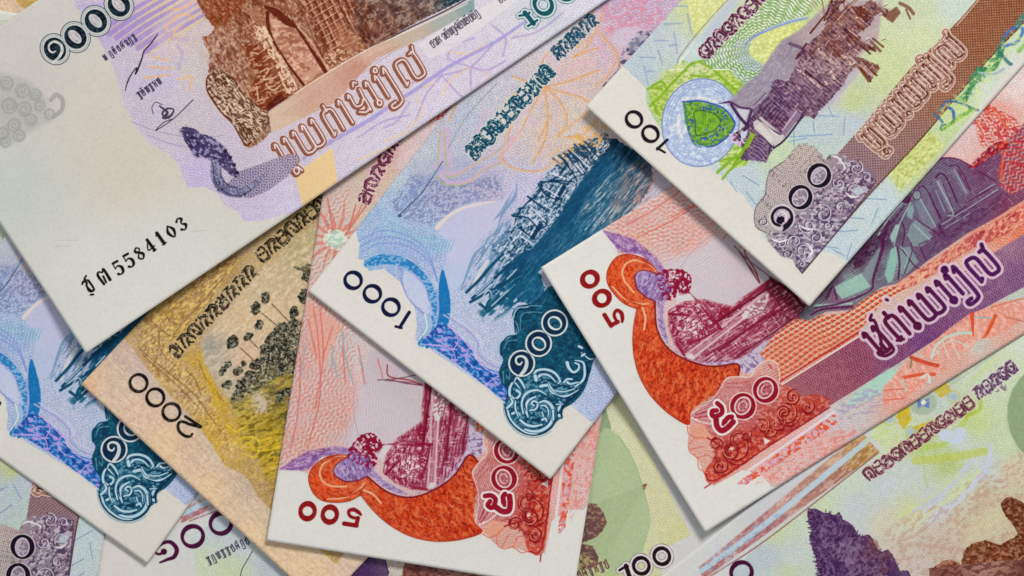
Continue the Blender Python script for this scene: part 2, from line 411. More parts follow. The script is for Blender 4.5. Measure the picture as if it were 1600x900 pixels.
# ------------------------------------------------------------------ the six printed designs
def design_thousand_front():
    """pale note with lilac print, brown temple gate, black serial number"""
    fr = Frame(-144, 138, 34.2, 1120, 500); c = Canvas(fr, (201, 199, 190))
    full = fullmask(c)
    c.gradm(full, [(150, 150, (200, 195, 182)), (60, 120, (196, 191, 184)), (250, 400, (203, 202, 194)), (20, 300, (192, 196, 188)), (200, 260, (202, 195, 180)),
                   (60, 30, (197, 193, 188)), (130, 520, (206, 205, 198)), (140, 430, (204, 203, 196))])
    # lilac field with its scalloped edge
    body = [(112, -80), (118, 10), (150, 50), (160, 72), (176, 104), (188, 138), (193, 158), (206, 185), (222, 212), (236, 226), (262, 240), (279, 255), (293, 293), (318, 292), (340, 302), (352, 322), (372, 330), (381, 345), (402, 346), (470, 330), (700, 300), (1300, -300), (600, -500), (200, -300)]
    mb = c.grad(body, [(210, 120, (191, 182, 197)), (180, 40, (180, 165, 205)), (240, 60, (205, 190, 190)), (270, 40, (222, 190, 150)), (260, 120, (190, 182, 206)), (230, 180, (191, 182, 197)),
                       (290, 110, (200, 190, 175)), (300, 200, (196, 182, 180)), (250, 240, (196, 188, 200)), (310, 270, (188, 174, 210)), (300, 50, (200, 180, 170)), (390, 330, (190, 180, 205)),
                       (600, 230, (205, 196, 206)), (450, 320, (200, 192, 212)), (380, 270, (195, 180, 188)), (700, 100, (205, 195, 208)), (700, 170, (208, 200, 212)), (820, 60, (205, 205, 205)), (860, 20, (190, 200, 200)), (760, 130, (204, 196, 210)), (900, 20, (205, 205, 212))])
    c.part('lilac_underprint', mb, cell=8)
    c.tint(mb, (160, 146, 186), (226, 220, 224), 34, 1, .30)
    # purple rays at the top left with yellow lines between them
    c.tile(0, 0)
    for k in range(7):
        a = np.array([640 + k * 45, 190 + k * 22]); d = np.array([1.0, -.62])
        c.line([a, a + d * 150 + (8, -14), a + d * 420], [9, 8, 4], (158, 132, 196), .75)
        c.line([a + (25, 16), a + d * 150 + (36, 0), a + d * 400 + (20, 12)], 2.2, (220, 190, 110), .7)
    c.poly([(950, 180), (1140, 0), (1200, -60), (1260, -10), (1120, 200), (1000, 320)], (196, 178, 196), .6, feather=6)
    for p in [[(1070, 250), (1040, 190), (1080, 120), (1160, 90), (1220, 120)], [(1110, 250), (1090, 200), (1130, 160)], [(1080, 60), (1150, 50), (1210, 10)], [(940, 420), (1080, 430)], [(900, 490), (1060, 470)], [(960, 360), (1060, 380)], [(1120, 500), (1200, 480), (1180, 560)]]:
        c.line(p, 3.5, (226, 176, 130), .8)
    for p in [[(1110, 280), (1140, 340), (1120, 430)], [(1030, 200), (1080, 240), (1180, 250)], [(700, 10), (620, 30), (500, 40)], [(600, 200), (640, 260)]]:
        c.line(p, 6, (170, 152, 200), .4)
    # vine drawn behind the serial side
    c.z()
    for p in [[(205, 190), (245, 205), (300, 215), (350, 212)], [(232, 212), (280, 228), (330, 232)]]:
        c.line(p, 1.5, (150, 130, 170), .6)
    # right-hand orchid underprint, purple and orange strokes
    for p in [[(640, 130), (690, 118), (735, 105), (770, 70)], [(690, 118), (720, 150), (740, 160)], [(690, 118), (665, 150), (650, 190)], [(735, 105), (760, 110), (790, 96)], [(735, 105), (700, 90), (720, 60)], [(770, 40), (790, 60), (786, 88)], [(660, 60), (700, 70), (740, 60)],
              [(640, 160), (620, 190), (600, 200)], [(800, 60), (840, 50), (880, 20)], [(560, 215), (600, 190), (640, 180)], [(735, 105), (736, 140)], [(840, 80), (800, 110), (775, 130)]]:
        c.line(p, 3.4, (172, 146, 200), .62)
    for p in [[(650, 150), (660, 175), (640, 200)], [(700, 80), (730, 84), (760, 70)], [(735, 105), (705, 125), (690, 150)], [(755, 112), (770, 128)], [(560, 250), (610, 230), (650, 215)], [(680, 130), (650, 140)], [(640, 205), (600, 222)]]:
        c.line(p, 2.6, (226, 190, 140), .7)
    # orange block on the lower border
    mo = c.poly([(460, 272), (520, 231), (528, 284), (474, 324), (468, 300)], (230, 192, 138), .95, feather=.6)
    c.part('orange_block', mo, cell=4)
    # watermark of curls
    wm = []
    for x, y, r in [(10, 130, 10), (35, 142, 11), (55, 148, 9), (14, 165, 12), (38, 170, 11), (22, 195, 10), (48, 187, 9), (5, 208, 9), (62, 165, 8), (78, 178, 8), (30, 212, 9), (8, 222, 8)]:
        wm.append(c.poly(ellipse(x, y, r, r), (150, 150, 144), .55, feather=2.4))
        c.line(spiral(x, y, 1, r * .8, 40 * x, 1.3), 2.2, (198, 196, 188), .75); c.line(ellipse(x, y, r, r, 0, 20), 1.6, (128, 130, 126), .38, closed=True)
    wm.append(c.line([(84, 183), (96, 172), (98, 156), (88, 148), (80, 156)], 7, (150, 150, 144), .7))
    c.poly([(-20, 110), (40, 122), (70, 150), (80, 190), (50, 205), (20, 225), (-30, 230)], (150, 152, 146), .35, feather=6)
    c.part('watermark', wm, cell=4)
    # faint show-through lines
    for p in [[(90, 376), (120, 375)], [(88, 385), (112, 384)], [(160, 172), (182, 165)], [(300, 363), (325, 360)]]: c.line(p, 1.3, (178, 176, 162), .6)
    # ---- temple gate engraving
    V = [(300, -30), (307, 0), (322, 28), (336, 43), (330, 52), (316, 58), (320, 70), (328, 84), (326, 104), (326, 120), (330, 132), (345, 160), (365, 180), (378, 212), (385, 232), (402, 226), (424, 206), (418, 172), (440, 160), (475, 140), (510, 115), (540, 95), (575, 76), (625, 47), (690, 16), (760, -20), (760, -200), (300, -200)]
    mv = c.grad(V, [(330, 20, (150, 78, 46)), (400, 60, (150, 92, 70)), (340, 80, (176, 138, 118)), (350, 140, (180, 146, 126)), (370, 110, (160, 112, 88)), (395, 200, (160, 130, 108)), (350, 150, (170, 140, 118)), (385, 90, (168, 118, 92)),
                    (415, 20, (164, 104, 78)), (440, 150, (155, 95, 70)), (410, 140, (140, 72, 42)), (480, 110, (165, 110, 84)), (520, 30, (140, 84, 62)), (540, 80, (150, 84, 56)), (580, 60, (112, 66, 54)), (580, 10, (110, 84, 82)), (640, 20, (92, 78, 80)), (690, 0, (40, 70, 86)), (720, -10, (20, 62, 82))], feather=1.2, rag=2.5)
    c.tex(c.m_poly([(300, 60), (330, 90), (360, 120), (380, 180), (350, 190), (322, 150), (318, 100)], feather=6), (196, 172, 160), .8, 5, 3, ang=-58, lo=.42, hi=.6, seed=33)
    c.part('temple_gate_vignette', mv, cell=4)
    c.tex(mv, (124, 52, 28), .55, 6, 3, ang=-58, lo=.48, hi=.60)
    c.tex(mv, (218, 178, 154), .60, 5, 2.6, ang=-58, lo=.56, hi=.66, seed=8)
    c.tex(mv, (96, 36, 20), .45, 14, 8, ang=-58, lo=.55, hi=.68, seed=2)
    c.z(280, 0, 1600 / 450)
    D = (104, 38, 18); Dk = (80, 26, 14); Lt = (222, 190, 166)
    # dark forest mass at the left top
    c.tex(c.poly([(100, 0), (150, 90), (190, 140), (260, 130), (330, 60), (380, 0), (420, -30), (100, -30)], (128, 54, 28), .8, feather=2), (205, 140, 108), .6, 5, 2, ang=-58, lo=.55, hi=.66, seed=3)
    c.tex(c.poly([(360, 250), (420, 230), (500, 260), (600, 430), (590, 540), (490, 620), (440, 590), (390, 510), (420, 440), (390, 330)], (128, 52, 28), .85, feather=2), (214, 170, 140), .7, 9, 3, ang=20, lo=.54, hi=.64, seed=5)
    for p in [[(450, 400), (500, 380), (470, 440), (540, 430)], [(480, 470), (520, 500), (560, 480)], [(430, 480), (440, 560)], [(400, 290), (440, 300)]]: c.line(p, 2.2, Lt, .8)
    c.poly([(480, 590), (560, 520), (600, 545), (495, 620)], Dk, .75, feather=.8)
    # right column: shafts
    for x in range(8):
        a = (700 + x * 38, -10 - x * 10); b = (830 + x * 34 + 10, 290 - x * 22)
        c.line([a, b], [3.4, 2.2], (112, 44, 24), .8); c.line([(a[0] + 16, a[1]), (b[0] + 14, b[1] - 6)], [1.5, 2.2], (216, 170, 142), .7)
    c.tex(c.poly([(800, 330), (930, 160), (1030, 220), (1050, 262), (930, 330), (830, 400)], (150, 84, 58), .5, feather=2), (226, 190, 160), .8, 5, 3, lo=.5, hi=.6, seed=6)
    c.poly([(960, 170), (1040, 250), (1054, 270), (1200, 190), (1440, 60), (1600, -20), (1500, -100), (1000, -60)], (100, 48, 34), .35, feather=2)
    mr = c.m_poly([(970, -20), (980, 170), (1052, 268), (1200, 190), (1420, 66), (1600, -10), (1500, -100), (1000, -60)])
    c.gradm(mr, [(1000, 100, (116, 66, 48)), (1100, 200, (116, 54, 38)), (1150, 60, (100, 72, 66)), (1300, 80, (104, 80, 76)), (1400, 20, (70, 78, 84)), (1520, 0, (14, 60, 80))], .75)
    c.tex(mr, (182, 158, 146), .55, 9, 5, ang=34, lo=.56, hi=.68, seed=7); c.tex(mr, (50, 30, 34), .5, 7, 4, ang=34, lo=.55, hi=.66, seed=9)
    c.lines([[(1050, 276), (1250, 170), (1480, 60), (1640, -30)]], 2.2, (70, 48, 46), .9); c.lines([[(1060, 284), (1260, 184), (1490, 74), (1640, -6)]], 1.1, (216, 206, 190), .8)
    c.tex(mv, (196, 150, 124), .3, 26, 18, ang=-58, lo=.5, hi=.72, seed=40)
    c.marks(mv, 1700, 7, 1.3, [(112, 46, 24), (128, 56, 32), (214, 172, 144), (196, 140, 110)], [-58, -58, 34], 14, .6, 6)
    # courses of masonry on the piers and the darker doorway behind
    for k in range(9):
        t = k / 8.0; x, y = 640 + 160 * t, 60 + 300 * t * .95
        c.line([(x + 60, y - 30), (x + 190, y - 110)], 1.5, (216, 168, 138), .7); c.line([(x + 62, y - 24), (x + 188, y - 102)], 1.2, (112, 44, 26), .7)
    for k in range(8):
        t = k / 7.0; x, y = 440 + 190 * t, 120 + 320 * t
        c.line([(x - 80, y + 40), (x + 10, y - 18)], 1.4, (222, 180, 150), .65); c.line([(x - 78, y + 46), (x + 8, y - 10)], 1.2, (108, 42, 24), .6)
    c.poly([(380, 60), (430, 40), (480, 110), (500, 180), (470, 170), (420, 120)], (176, 116, 88), .5, feather=2); c.poly([(905, 120), (960, 190), (1030, 250), (940, 300), (870, 220), (840, 150)], (168, 100, 72), .45, feather=2)
    # statue at the left foot
    st = c.poly([(175, 400), (240, 395), (310, 440), (360, 520), (430, 590), (500, 640), (480, 720), (370, 810), (350, 760), (290, 680), (210, 590), (160, 500), (155, 440)], (178, 148, 126), .75, feather=1, smooth=True)
    c.hatch(st, (96, 58, 40), .75, -48, 6, .42, wob=1.0, wc=14); c.tex(st, (226, 200, 176), .7, 8, 4, ang=-50, lo=.55, hi=.66, seed=2); c.tex(st, (84, 42, 28), .7, 10, 5, ang=-50, lo=.56, hi=.66, seed=12)
    c.lines([[(185, 405), (155, 440), (160, 510), (210, 590), (250, 640), (300, 690), (345, 770), (372, 808), (400, 790)]], 2.6, D, .85)
    c.lines([[(175, 400), (240, 420), (300, 440), (350, 520), (400, 560), (470, 610)], [(330, 690), (390, 680), (440, 740)], [(350, 700), (380, 760)], [(230, 440), (280, 520)]], 1.8, D, .75)
    c.lines([[(300, 690), (360, 670), (400, 690)], [(250, 420), (300, 500), (330, 560)]], 1.8, Lt, .8)
    c.marks(st, 160, 8, 1.6, [(84, 46, 30), (226, 204, 180)], [-48, 30], 18, .85, 7)
    # the gate opening
    c.grad([(500, 90), (560, 120), (640, 150), (720, 260), (805, 395), (700, 470), (560, 300), (520, 210)], [(540, 150, (206, 158, 134)), (600, 210, (176, 112, 88)), (640, 330, (198, 142, 118)), (700, 420, (200, 146, 122))], .95, feather=.8)
    mo_ = c.m_poly([(500, 90), (560, 120), (640, 150), (720, 260), (805, 395), (700, 470), (560, 300), (520, 210)])
    c.tex(mo_, (156, 88, 62), .6, 10, 7, lo=.5, hi=.62, seed=21); c.tex(mo_, (232, 190, 168), .6, 6, 4, lo=.56, hi=.66, seed=22)
    c.line([(480, 40), (540, 70), (600, 120), (650, 150)], [5, 12, 12, 4], D, .95)
    c.line([(650, 150), (710, 240), (812, 398)], [4, 4.5, 6], D, .95)
    c.line([(490, 70), (495, 150), (530, 240), (600, 350), (690, 470)], [6, 5, 3.6, 3.4, 4], D, .95)
    c.line([(470, 150), (500, 220), (560, 330), (630, 440), (650, 480)], 3.5, (216, 180, 154), .8)
    c.line([(660, 150), (730, 230), (830, 390)], 3, (216, 176, 150), .7)
    c.tex(c.m_poly([(400, 130), (480, 150), (640, 440), (680, 480), (600, 530), (520, 330), (440, 230)]), (228, 196, 166), .9, 6, 3.5, ang=-58, lo=.46, hi=.58, seed=31)
    # paving in front of the gate
    c.grad([(495, 625), (600, 550), (700, 480), (830, 400), (960, 325), (1052, 272), (1300, 160), (1640, -10), (1640, 60), (1380, 200), (1230, 270), (1100, 320), (1000, 420), (880, 560), (700, 650), (520, 740)], [(560, 650, (206, 176, 152)), (760, 520, (204, 162, 142)), (1000, 380, (196, 142, 122)), (1050, 300, (206, 168, 146)), (1300, 190, (188, 168, 150)), (1480, 90, (158, 164, 156)), (1600, 20, (128, 152, 152))], .96, feather=1)
    c.lines([[(640, 520), (830, 400), (1052, 272), (1300, 160), (1600, 20)]], 1.6, (232, 214, 194), .8)
    c.hatch(c.m_poly([(560, 640), (830, 440), (1052, 310), (1250, 230), (1150, 330), (1000, 420), (880, 560), (700, 650)]), (176, 122, 102), .35, 34, 4.2, .4, wob=.3)
    c.z(400, 0, 4)
    mw = c.poly([(1010, 270), (1240, 130), (1600, -50), (1640, 0), (1240, 300), (1080, 370)], (212, 206, 208), .8, feather=.8)
    khmer_line(c, 1105, 300, 34.5, 42, 14, 1.5, (70, 60, 78), seed=4, gap=1.0)
    khmer_line(c, 1530, 20, 34.5, 42, 8, 1.5, (70, 60, 78), seed=5, gap=1.0)
    # blue rule below the lettering
    mr = c.line([(300, 990), (480, 880), (720, 745), (840, 660), (1000, 560), (1200, 420), (1500, 260), (1720, 110)], [5, 6.5, 6.5, 6, 6, 5, 5, 4], (160, 148, 206), .85)
    c.part('blue_rule', mr, cell=3)
    # outlined Khmer words
    c.z()
    st = value_words(c, ['mo', 'uo', 'yo', 'po', 'aa', 'no', 'bantoc', 'ro', 'ya', 'lo'], 452, 262, 34.3, 42, 17.2, .05)
    U = union([c.m_line(b, 8.6) for b in st]); c.ink(dilate(U, 1.8, c), (212, 180, 164), .6)
    c.ink(U, (112, 42, 24), .96)
    for b in st: c.line(b, 6.2, (206, 160, 140), .5); c.line(b, 3.2, (112, 44, 28), .45)
    for b in st: c.line([(px + 1.4, py - .8) for px, py in b], 2.6, (222, 208, 212), .9)
    c.tile(1, 0)
    c.part('khmer_value_lettering', [U], cell=2)
    # grey-violet guilloche block left of the lettering
    c.tile(0, 1)
    mg = c.grad([(1500, 170), (1620, 130), (1750, 80), (1850, 60), (1870, 110), (1800, 200), (1680, 290), (1560, 340), (1480, 320), (1420, 250)], [(1500, 250, (130, 122, 150)), (1800, 130, (160, 140, 160))], .9, feather=1)
    c.guil(mg, (84, 72, 112), .8, 34, 5, 1.6, 8); c.guil(mg, (206, 196, 212), .6, -56, 5, 1.6, 8)
    # serpent tail ornament
    c.z()
    tl = [c.line([(288, 203), (300, 214), (312, 232), (330, 236), (350, 246)], [10, 26, 24, 22, 16], (74, 66, 112), .95), c.poly([(281, 203), (300, 207), (330, 214), (352, 232), (368, 262), (371, 276), (360, 274), (348, 262), (340, 258), (320, 246), (304, 245), (298, 230)], (72, 62, 104), .95, smooth=True, rag=1.5),
          c.line([(336, 256), (338, 276), (350, 294), (372, 302), (392, 292), (412, 276)], [12, 17, 17, 14, 10, 5], (100, 98, 134), .92)]
    c.part('serpent_ornament', tl, cell=3)
    c.tex(tl[1], (180, 170, 205), .75, 4.5, 3, ang=-40, lo=.5, hi=.6); c.tex(tl[2], (176, 172, 196), .6, 5, 2.4, ang=-50, lo=.5, hi=.6)
    c.lines([[(333, 262), (336, 282), (352, 300), (374, 306), (394, 296)], [(345, 262), (347, 278), (358, 290), (372, 294)]], 1.6, (58, 52, 90), .85)
    for x, y in [(352, 236), (360, 246), (366, 258), (371, 270)]: c.poly(ellipse(x, y, 3.2, 3.2), (50, 38, 66), .9)
    # signatures and captions
    c.z()
    a = khmer_line(c, 165, 95, 35, 8.5, 8, 1.5, (54, 46, 74), seed=2, gap=1.45)
    b = khmer_line(c, 219, 154, 35, 9.5, 6, 1.6, (60, 50, 80), seed=9, gap=1.3)
    c.part('printed_caption', [a, b], cell=2)
    s1 = [c.line([(247, 53), (238, 66), (226, 80), (222, 92), (216, 108), (212, 116), (214, 106), (206, 116), (200, 128), (196, 142)], [1.2, 2, 1.6, 2.4, 2.6, 2, 1.6, 1.8, 2, 1], (42, 36, 56)),
          c.line([(302, 156), (282, 176), (266, 190), (244, 204), (256, 192), (270, 186)], 1.3, (52, 46, 64)), c.line([(240, 178), (238, 168), (244, 160), (254, 164)], 1.4, (90, 82, 104)), c.line([(250, 166), (262, 176), (256, 184), (266, 182), (272, 172), (262, 170), (254, 178), (264, 186)], [2.4, 4, 5, 4, 2, 3, 3, 1], (58, 54, 74), .9)]
    c.part('signature', s1, cell=2)
    # khmer figures ១០០០ in black with an outline
    nums = []
    T = [(86, 77), (118, 58), (150, 33), (186, 8)]
    for i, (x, y) in enumerate(T):
        o = c.m_poly(ellipse(x, y, 17.5, 19.5, 34)); c.ink(dilate(o, 5.8, c), (206, 206, 204), .85)
    for i, (x, y) in enumerate(T):
        o = c.line(ellipse(x, y, 22.5, 25, 34, 30), 1.4, (58, 72, 84), .95, closed=True)
    for i, (x, y) in enumerate(T):
        c.poly(ellipse(x, y, 21, 23.5, 34), (203, 202, 198), 1)
        c.line(ellipse(x, y, 19.5, 22, 34, 30), 1.0, (120, 134, 140), .9, closed=True)
        if i == 0:
            m = c.poly(ellipse(x, y, 17, 19, 34), (18, 36, 46))
            c.line([(x + 1, y + 3), (x - 4, y + 5), (x - 9, y + 1), (x - 9, y - 7), (x - 1, y - 12), (x + 9, y - 7), (x + 11, y + 3), (x + 5, y + 14), (x - 3, y + 20)], [2, 3, 3, 3, 4, 4.5, 5, 4, 4], (206, 204, 198))
        else:
            m = c.poly(ellipse(x, y, 17, 19, 34), (18, 36, 46)); c.poly(ellipse(x - .8, y - .5, 7.6, 13, 44), (198, 192, 192)); c.line(ellipse(x - .8, y - .5, 4, 8.6, 44), 1.2, (150, 146, 150), .7, closed=True)
        c.tex(m, (110, 128, 130), .25, 4, 3, lo=.5, hi=.6)
        nums.append(m)
    c.part('khmer_numeral', nums, cell=2)
    # serial number ជគ 5584103
    c.z(); blk = (30, 28, 26); sn = []
    def dig(x, y, strokes):
        Tt = local(x, y, 36, 2.35)
        for st, w in strokes: sn.append(c.line(Tt(st), [v * 1.22 for v in w] if isinstance(w, list) else w * 1.25, blk))
    five = [([(-1.2, 4.6), (2.2, 4.2)], 3.0), ([(-1.4, 4.6), (-1.8, .6)], 1.4), ([(-1.8, .8), (.6, 1.4), (2.2, -.8), (1.4, -3.6), (-.8, -4.4), (-2.2, -3.2)], [1.2, 2, 4, 3.6, 1.6, 3.4])]
    d8 = [([(0, 4.4), (-1.7, 2.6), (0, .6), (1.9, -1.8), (0, -4.3), (-2, -2.2), (-.2, .3), (1.7, 2.6), (.1, 4.4)], [1.6, 3.2, 3.4, 3.6, 1.6, 2.6, 1.2, 2, 1.6])]
    d4 = [([(1.1, 4.2), (-2.5, -1.6), (2.6, -1.6)], 1.6), ([(.9, 4.4), (.9, -4)], 3.8), ([(-.4, -4.2), (2.3, -4.2)], 1.3)]
    d1 = [([(-1.4, 3), (.1, 4.2)], 1.4), ([(.2, 4.4), (.2, -4)], 4.2), ([(-1.4, -4.3), (1.8, -4.3)], 1.4)]
    d0 = [([(0, 4.4), (-2.1, 0), (0, -4.4), (2.1, 0), (0, 4.4)], [1.4, 4.2, 1.4, 4.2, 1.4])]
    d3 = [([(-1.9, 3), (0, 4.4), (1.8, 2.6), (0, .4), (2.1, -2), (0, -4.4), (-2.1, -3)], [3, 1.4, 3.8, 1.4, 4, 1.4, 3.2])]
    for k, g in enumerate([five, five, d8, d4, d1, d0, d3]):
        t = k / 6.0; dig(186 + (284 - 186) * t, 419 - (419 - 350) * t, g)
    for (x, y, ss) in [(140, 447, [([(-2.6, 3.6), (-1, 4.6), (.2, 2.6), (-1, 1.2)], 2.6), ([(-1, 1.2), (-1.2, -2.4), (0, -4), (1.8, -3.4), (2, 3)], [2.2, 4.4, 3.2, 2.6, 3]), ([(2, 3), (.4, 5.4), (2.6, 6.6)], 2.2), ([(-2.4, -5.4), (-.6, -6.4)], 2.2)]), (163, 433, [([(-2.4, -4), (-2.4, 3), (-.6, 4.6), (1.2, 3), (3, 4.2), (2.6, -4)], [3.2, 3.4, 2, 2, 3.2, 4]), ([(-.6, -3.8), (.2, .6)], 2.6)])]:
        dig(x, y, ss)
    c.part('serial_number', sn, cell=1.5)
    # figures 1000 at the right end, teal
    c.tile(2, 0)
    ws = [c.m_line([(45, 100), (95, 92), (110, 80)], 3.5), c.m_line([(80, 80), (135, 150)], [7, 7]), c.m_line([(100, 165), (158, 128)], 3.6), c.m_line(ellipse(195, 30, 52, 60, 34), [5, 8, 5, 8, 5], closed=True), c.m_line(ellipse(330, -60, 52, 60, 34), [5, 8, 5, 8, 5], closed=True)]
    U = union(ws); c.ink(dilate(U, 4, c), (30, 92, 104), .8); c.ink(dilate(U, 2.8, c), (196, 206, 204), 1); c.ink(U, (22, 84, 98))
    c.part('corner_numeral', U, cell=2)
    c.z()
    mb = fullmask(c); c.tex(mb, (250, 248, 236), .05, 3, 3, lo=.5, hi=.7, seed=14); c.tex(mb, (120, 110, 100), .04, 3.4, 2.6, lo=.52, hi=.7, seed=15)
    return c

def curl(c, cx, cy, r, a0, turns, w, col, a=1.0, head=True):
    """a leaf curl: spiral stroke that ends in a round head; cx, cy, r in author units, w in layout units"""
    m = c.line(spiral(cx, cy, r * .18, r, a0, turns), [w * 1.3, w, w * .8, w * .5], col, a)
    if head: c.poly(ellipse(cx, cy, max(r * .22, w * c.k * .55), max(r * .22, w * c.k * .55)), col, a)
    return m

def design_thousand_back():
    """blue note with a harbour engraving and a teal scroll emblem"""
    fr = Frame(482, 455, 52.2, 1100, 478); c = Canvas(fr, (208, 205, 196))
    full = fullmask(c)
    c.gradm(full, [(520, 450, (212, 209, 202)), (760, 640, (211, 208, 200)), (860, 700, (210, 206, 196)), (560, 420, (212, 208, 200))])
    # pale blue, pink and orange ground
    body = [(556, 362), (562, 380), (560, 404), (574, 408), (576, 424), (600, 420), (625, 440), (648, 480), (652, 510), (648, 530), (700, 565), (760, 605), (800, 640), (850, 628), (890, 632), (925, 660), (960, 625), (1400, 200), (1400, -500), (700, -300), (400, 300)]
    mb = c.grad(body, [(560, 380, (156, 184, 212)), (600, 350, (150, 182, 212)), (640, 300, (152, 176, 206)), (620, 280, (185, 195, 195)), (660, 250, (195, 196, 186)), (720, 330, (170, 172, 200)), (700, 290, (178, 172, 190)), (760, 300, (196, 172, 190)), (680, 380, (146, 182, 212)), (640, 420, (146, 170, 216)), (600, 400, (140, 176, 214)), (700, 420, (170, 184, 214)),
                       (720, 400, (186, 186, 212)), (740, 360, (188, 188, 208)), (700, 450, (190, 196, 215)), (740, 480, (184, 190, 208)), (760, 540, (184, 190, 210)), (800, 200, (220, 188, 168)), (780, 130, (205, 190, 190)), (860, 150, (226, 184, 158)), (850, 220, (226, 184, 146)), (900, 110, (228, 176, 150)), (960, 60, (216, 160, 160)), (980, 20, (200, 155, 175)),
                       (740, 180, (190, 186, 190)), (900, 180, (226, 192, 150)), (820, 290, (196, 182, 206)), (880, 640, (190, 196, 212)), (930, 640, (172, 182, 212)), (860, 60, (215, 200, 190)), (1000, -20, (200, 160, 180)), (680, 200, (186, 180, 186))])
    c.part('pale_blue_underprint', mb, cell=8)
    c.tint(mb, (104, 142, 202), (226, 224, 226), 52, 2, .34); c.tex(mb, (206, 170, 196), .14, 6, 4, lo=.54, hi=.66, seed=5)
    c.poly([(640, 250), (700, 240), (780, 270), (770, 300), (680, 330), (640, 320)], (150, 150, 180), .25, feather=8)
    c.z(560, 200, 1600 / 450)
    c.tex(c.m_poly([(300, 260), (470, 290), (620, 300), (780, 260), (800, 380), (600, 420), (420, 540), (230, 500), (180, 420)], feather=5), (110, 118, 165), .6, 3.6, 2.4, ang=40, lo=.48, hi=.58, seed=8)
    # pale crescent and lilac sail shape
    c.grad([(436, 558), (480, 500), (560, 440), (680, 408), (800, 402), (870, 300), (830, 420), (760, 560), (690, 640), (620, 760), (560, 890), (500, 890), (480, 780), (500, 650)], [(700, 500, (190, 186, 212)), (560, 640, (186, 188, 214)), (530, 850, (178, 190, 216))], .9, smooth=True, feather=1)
    c.line([(436, 556), (500, 490), (600, 440), (760, 408)], [7, 5, 4, 2], (216, 202, 196), .95)
    # feather fringe
    for k in range(20):
        t = k / 19; x = 190 + 320 * t; y = 540 + 90 * t + 30 * math.sin(3.1 * t)
        c.line([(x, y + 50), (x + 24 - 30 * (1 - t), y - 26 + 18 * t)], 2.2, (120, 176, 204), .7); c.line([(x + 10, y + 60), (x + 20, y)], 1.6, (176, 196, 214), .6)
        c.line([(x - 150 + 90 * t, y + 90 + 20 * t), (x - 120 + 80 * t, y + 10)], 2, (140, 156, 212), .55)
    for k in range(3):
        c.line([(20 - 10 * k, 690 - 30 * k), (130, 640 - 34 * k), (280, 660 - 30 * k), (390, 740 - 22 * k), (440, 850)], 2.4, (120, 140, 210), .5)
    # blue crescent bands
    bl = (44, 130, 198)
    m1 = c.line([(55, 752), (130, 730), (230, 740), (310, 780), (368, 842), (404, 910), (418, 1000), (404, 1090), (378, 1150), (352, 1196)], [14, 16, 14, 12, 12, 14, 15, 15, 12], bl, .95)
    c.tex(m1, (150, 190, 225), .75, 5, 3, lo=.52, hi=.6)
    m2 = c.poly([(469, 786), (496, 870), (512, 970), (504, 1070), (466, 1150), (400, 1216), (372, 1214), (424, 1130), (448, 1030), (446, 930), (448, 860)], (28, 118, 190), .97, smooth=True)
    c.line([(300, 800), (350, 850), (392, 930), (404, 1020), (390, 1090)], 1.3, (166, 150, 216), .9)
    c.line([(436, 900), (442, 1000), (428, 1100), (376, 1200)], 3.4, (150, 160, 214), .95)
    c.line([(220, 770), (250, 800), (240, 850), (280, 950), (350, 1020), (400, 1050)], 1.8, (128, 128, 204), .8)
    c.poly([(260, 790), (340, 850), (390, 950), (410, 1040), (300, 960), (250, 860)], (196, 200, 220), .7, feather=2, smooth=True)
    c.poly([(370, 1030), (408, 1060), (404, 1130), (366, 1180), (360, 1100)], (160, 184, 214), .9, feather=1, smooth=True)
    c.z()
    c.line([(664, 490), (667, 512), (656, 530)], 2, (226, 220, 208), .9)
    # bright blue carved border
    bm = c.poly([(658, 534), (690, 502), (712, 520), (735, 540), (742, 560), (760, 575), (785, 582), (800, 600), (805, 640), (770, 612), (730, 580), (690, 552)], (38, 104, 190), .97, rag=1)
    c.tex(bm, (190, 150, 222), .95, 12, 4, ang=-10, lo=.56, hi=.62, seed=3); c.tex(bm, (110, 170, 226), .8, 5, 3, ang=-37, lo=.52, hi=.6, seed=5); c.tex(bm, (16, 62, 160), .7, 9, 4, ang=-37, lo=.56, hi=.66, seed=6)
    c.lines([[(662, 538), (690, 540), (708, 548), (712, 566)], [(708, 548), (716, 530), (706, 512)], [(700, 506), (722, 530), (744, 552), (756, 574), (790, 590)], [(760, 600), (780, 588), (800, 606)], [(735, 540), (728, 560), (740, 574)]], 1.7, (196, 160, 226), .9)
    c.lines([[(694, 492), (730, 516), (746, 534), (748, 552), (764, 568), (790, 578)]], 3.2, (160, 160, 206), .9); c.lines([[(700, 490), (736, 514), (752, 534), (754, 550), (770, 563), (800, 572)]], 1.6, (196, 198, 220), .9)
    c.part('blue_carved_border', [bm], cell=3); c.part('blue_crescent', [m1, m2], cell=3)
    # ---- harbour engraving
    c.z(560, 200, 1600 / 450)
    tl = (20, 82, 120)
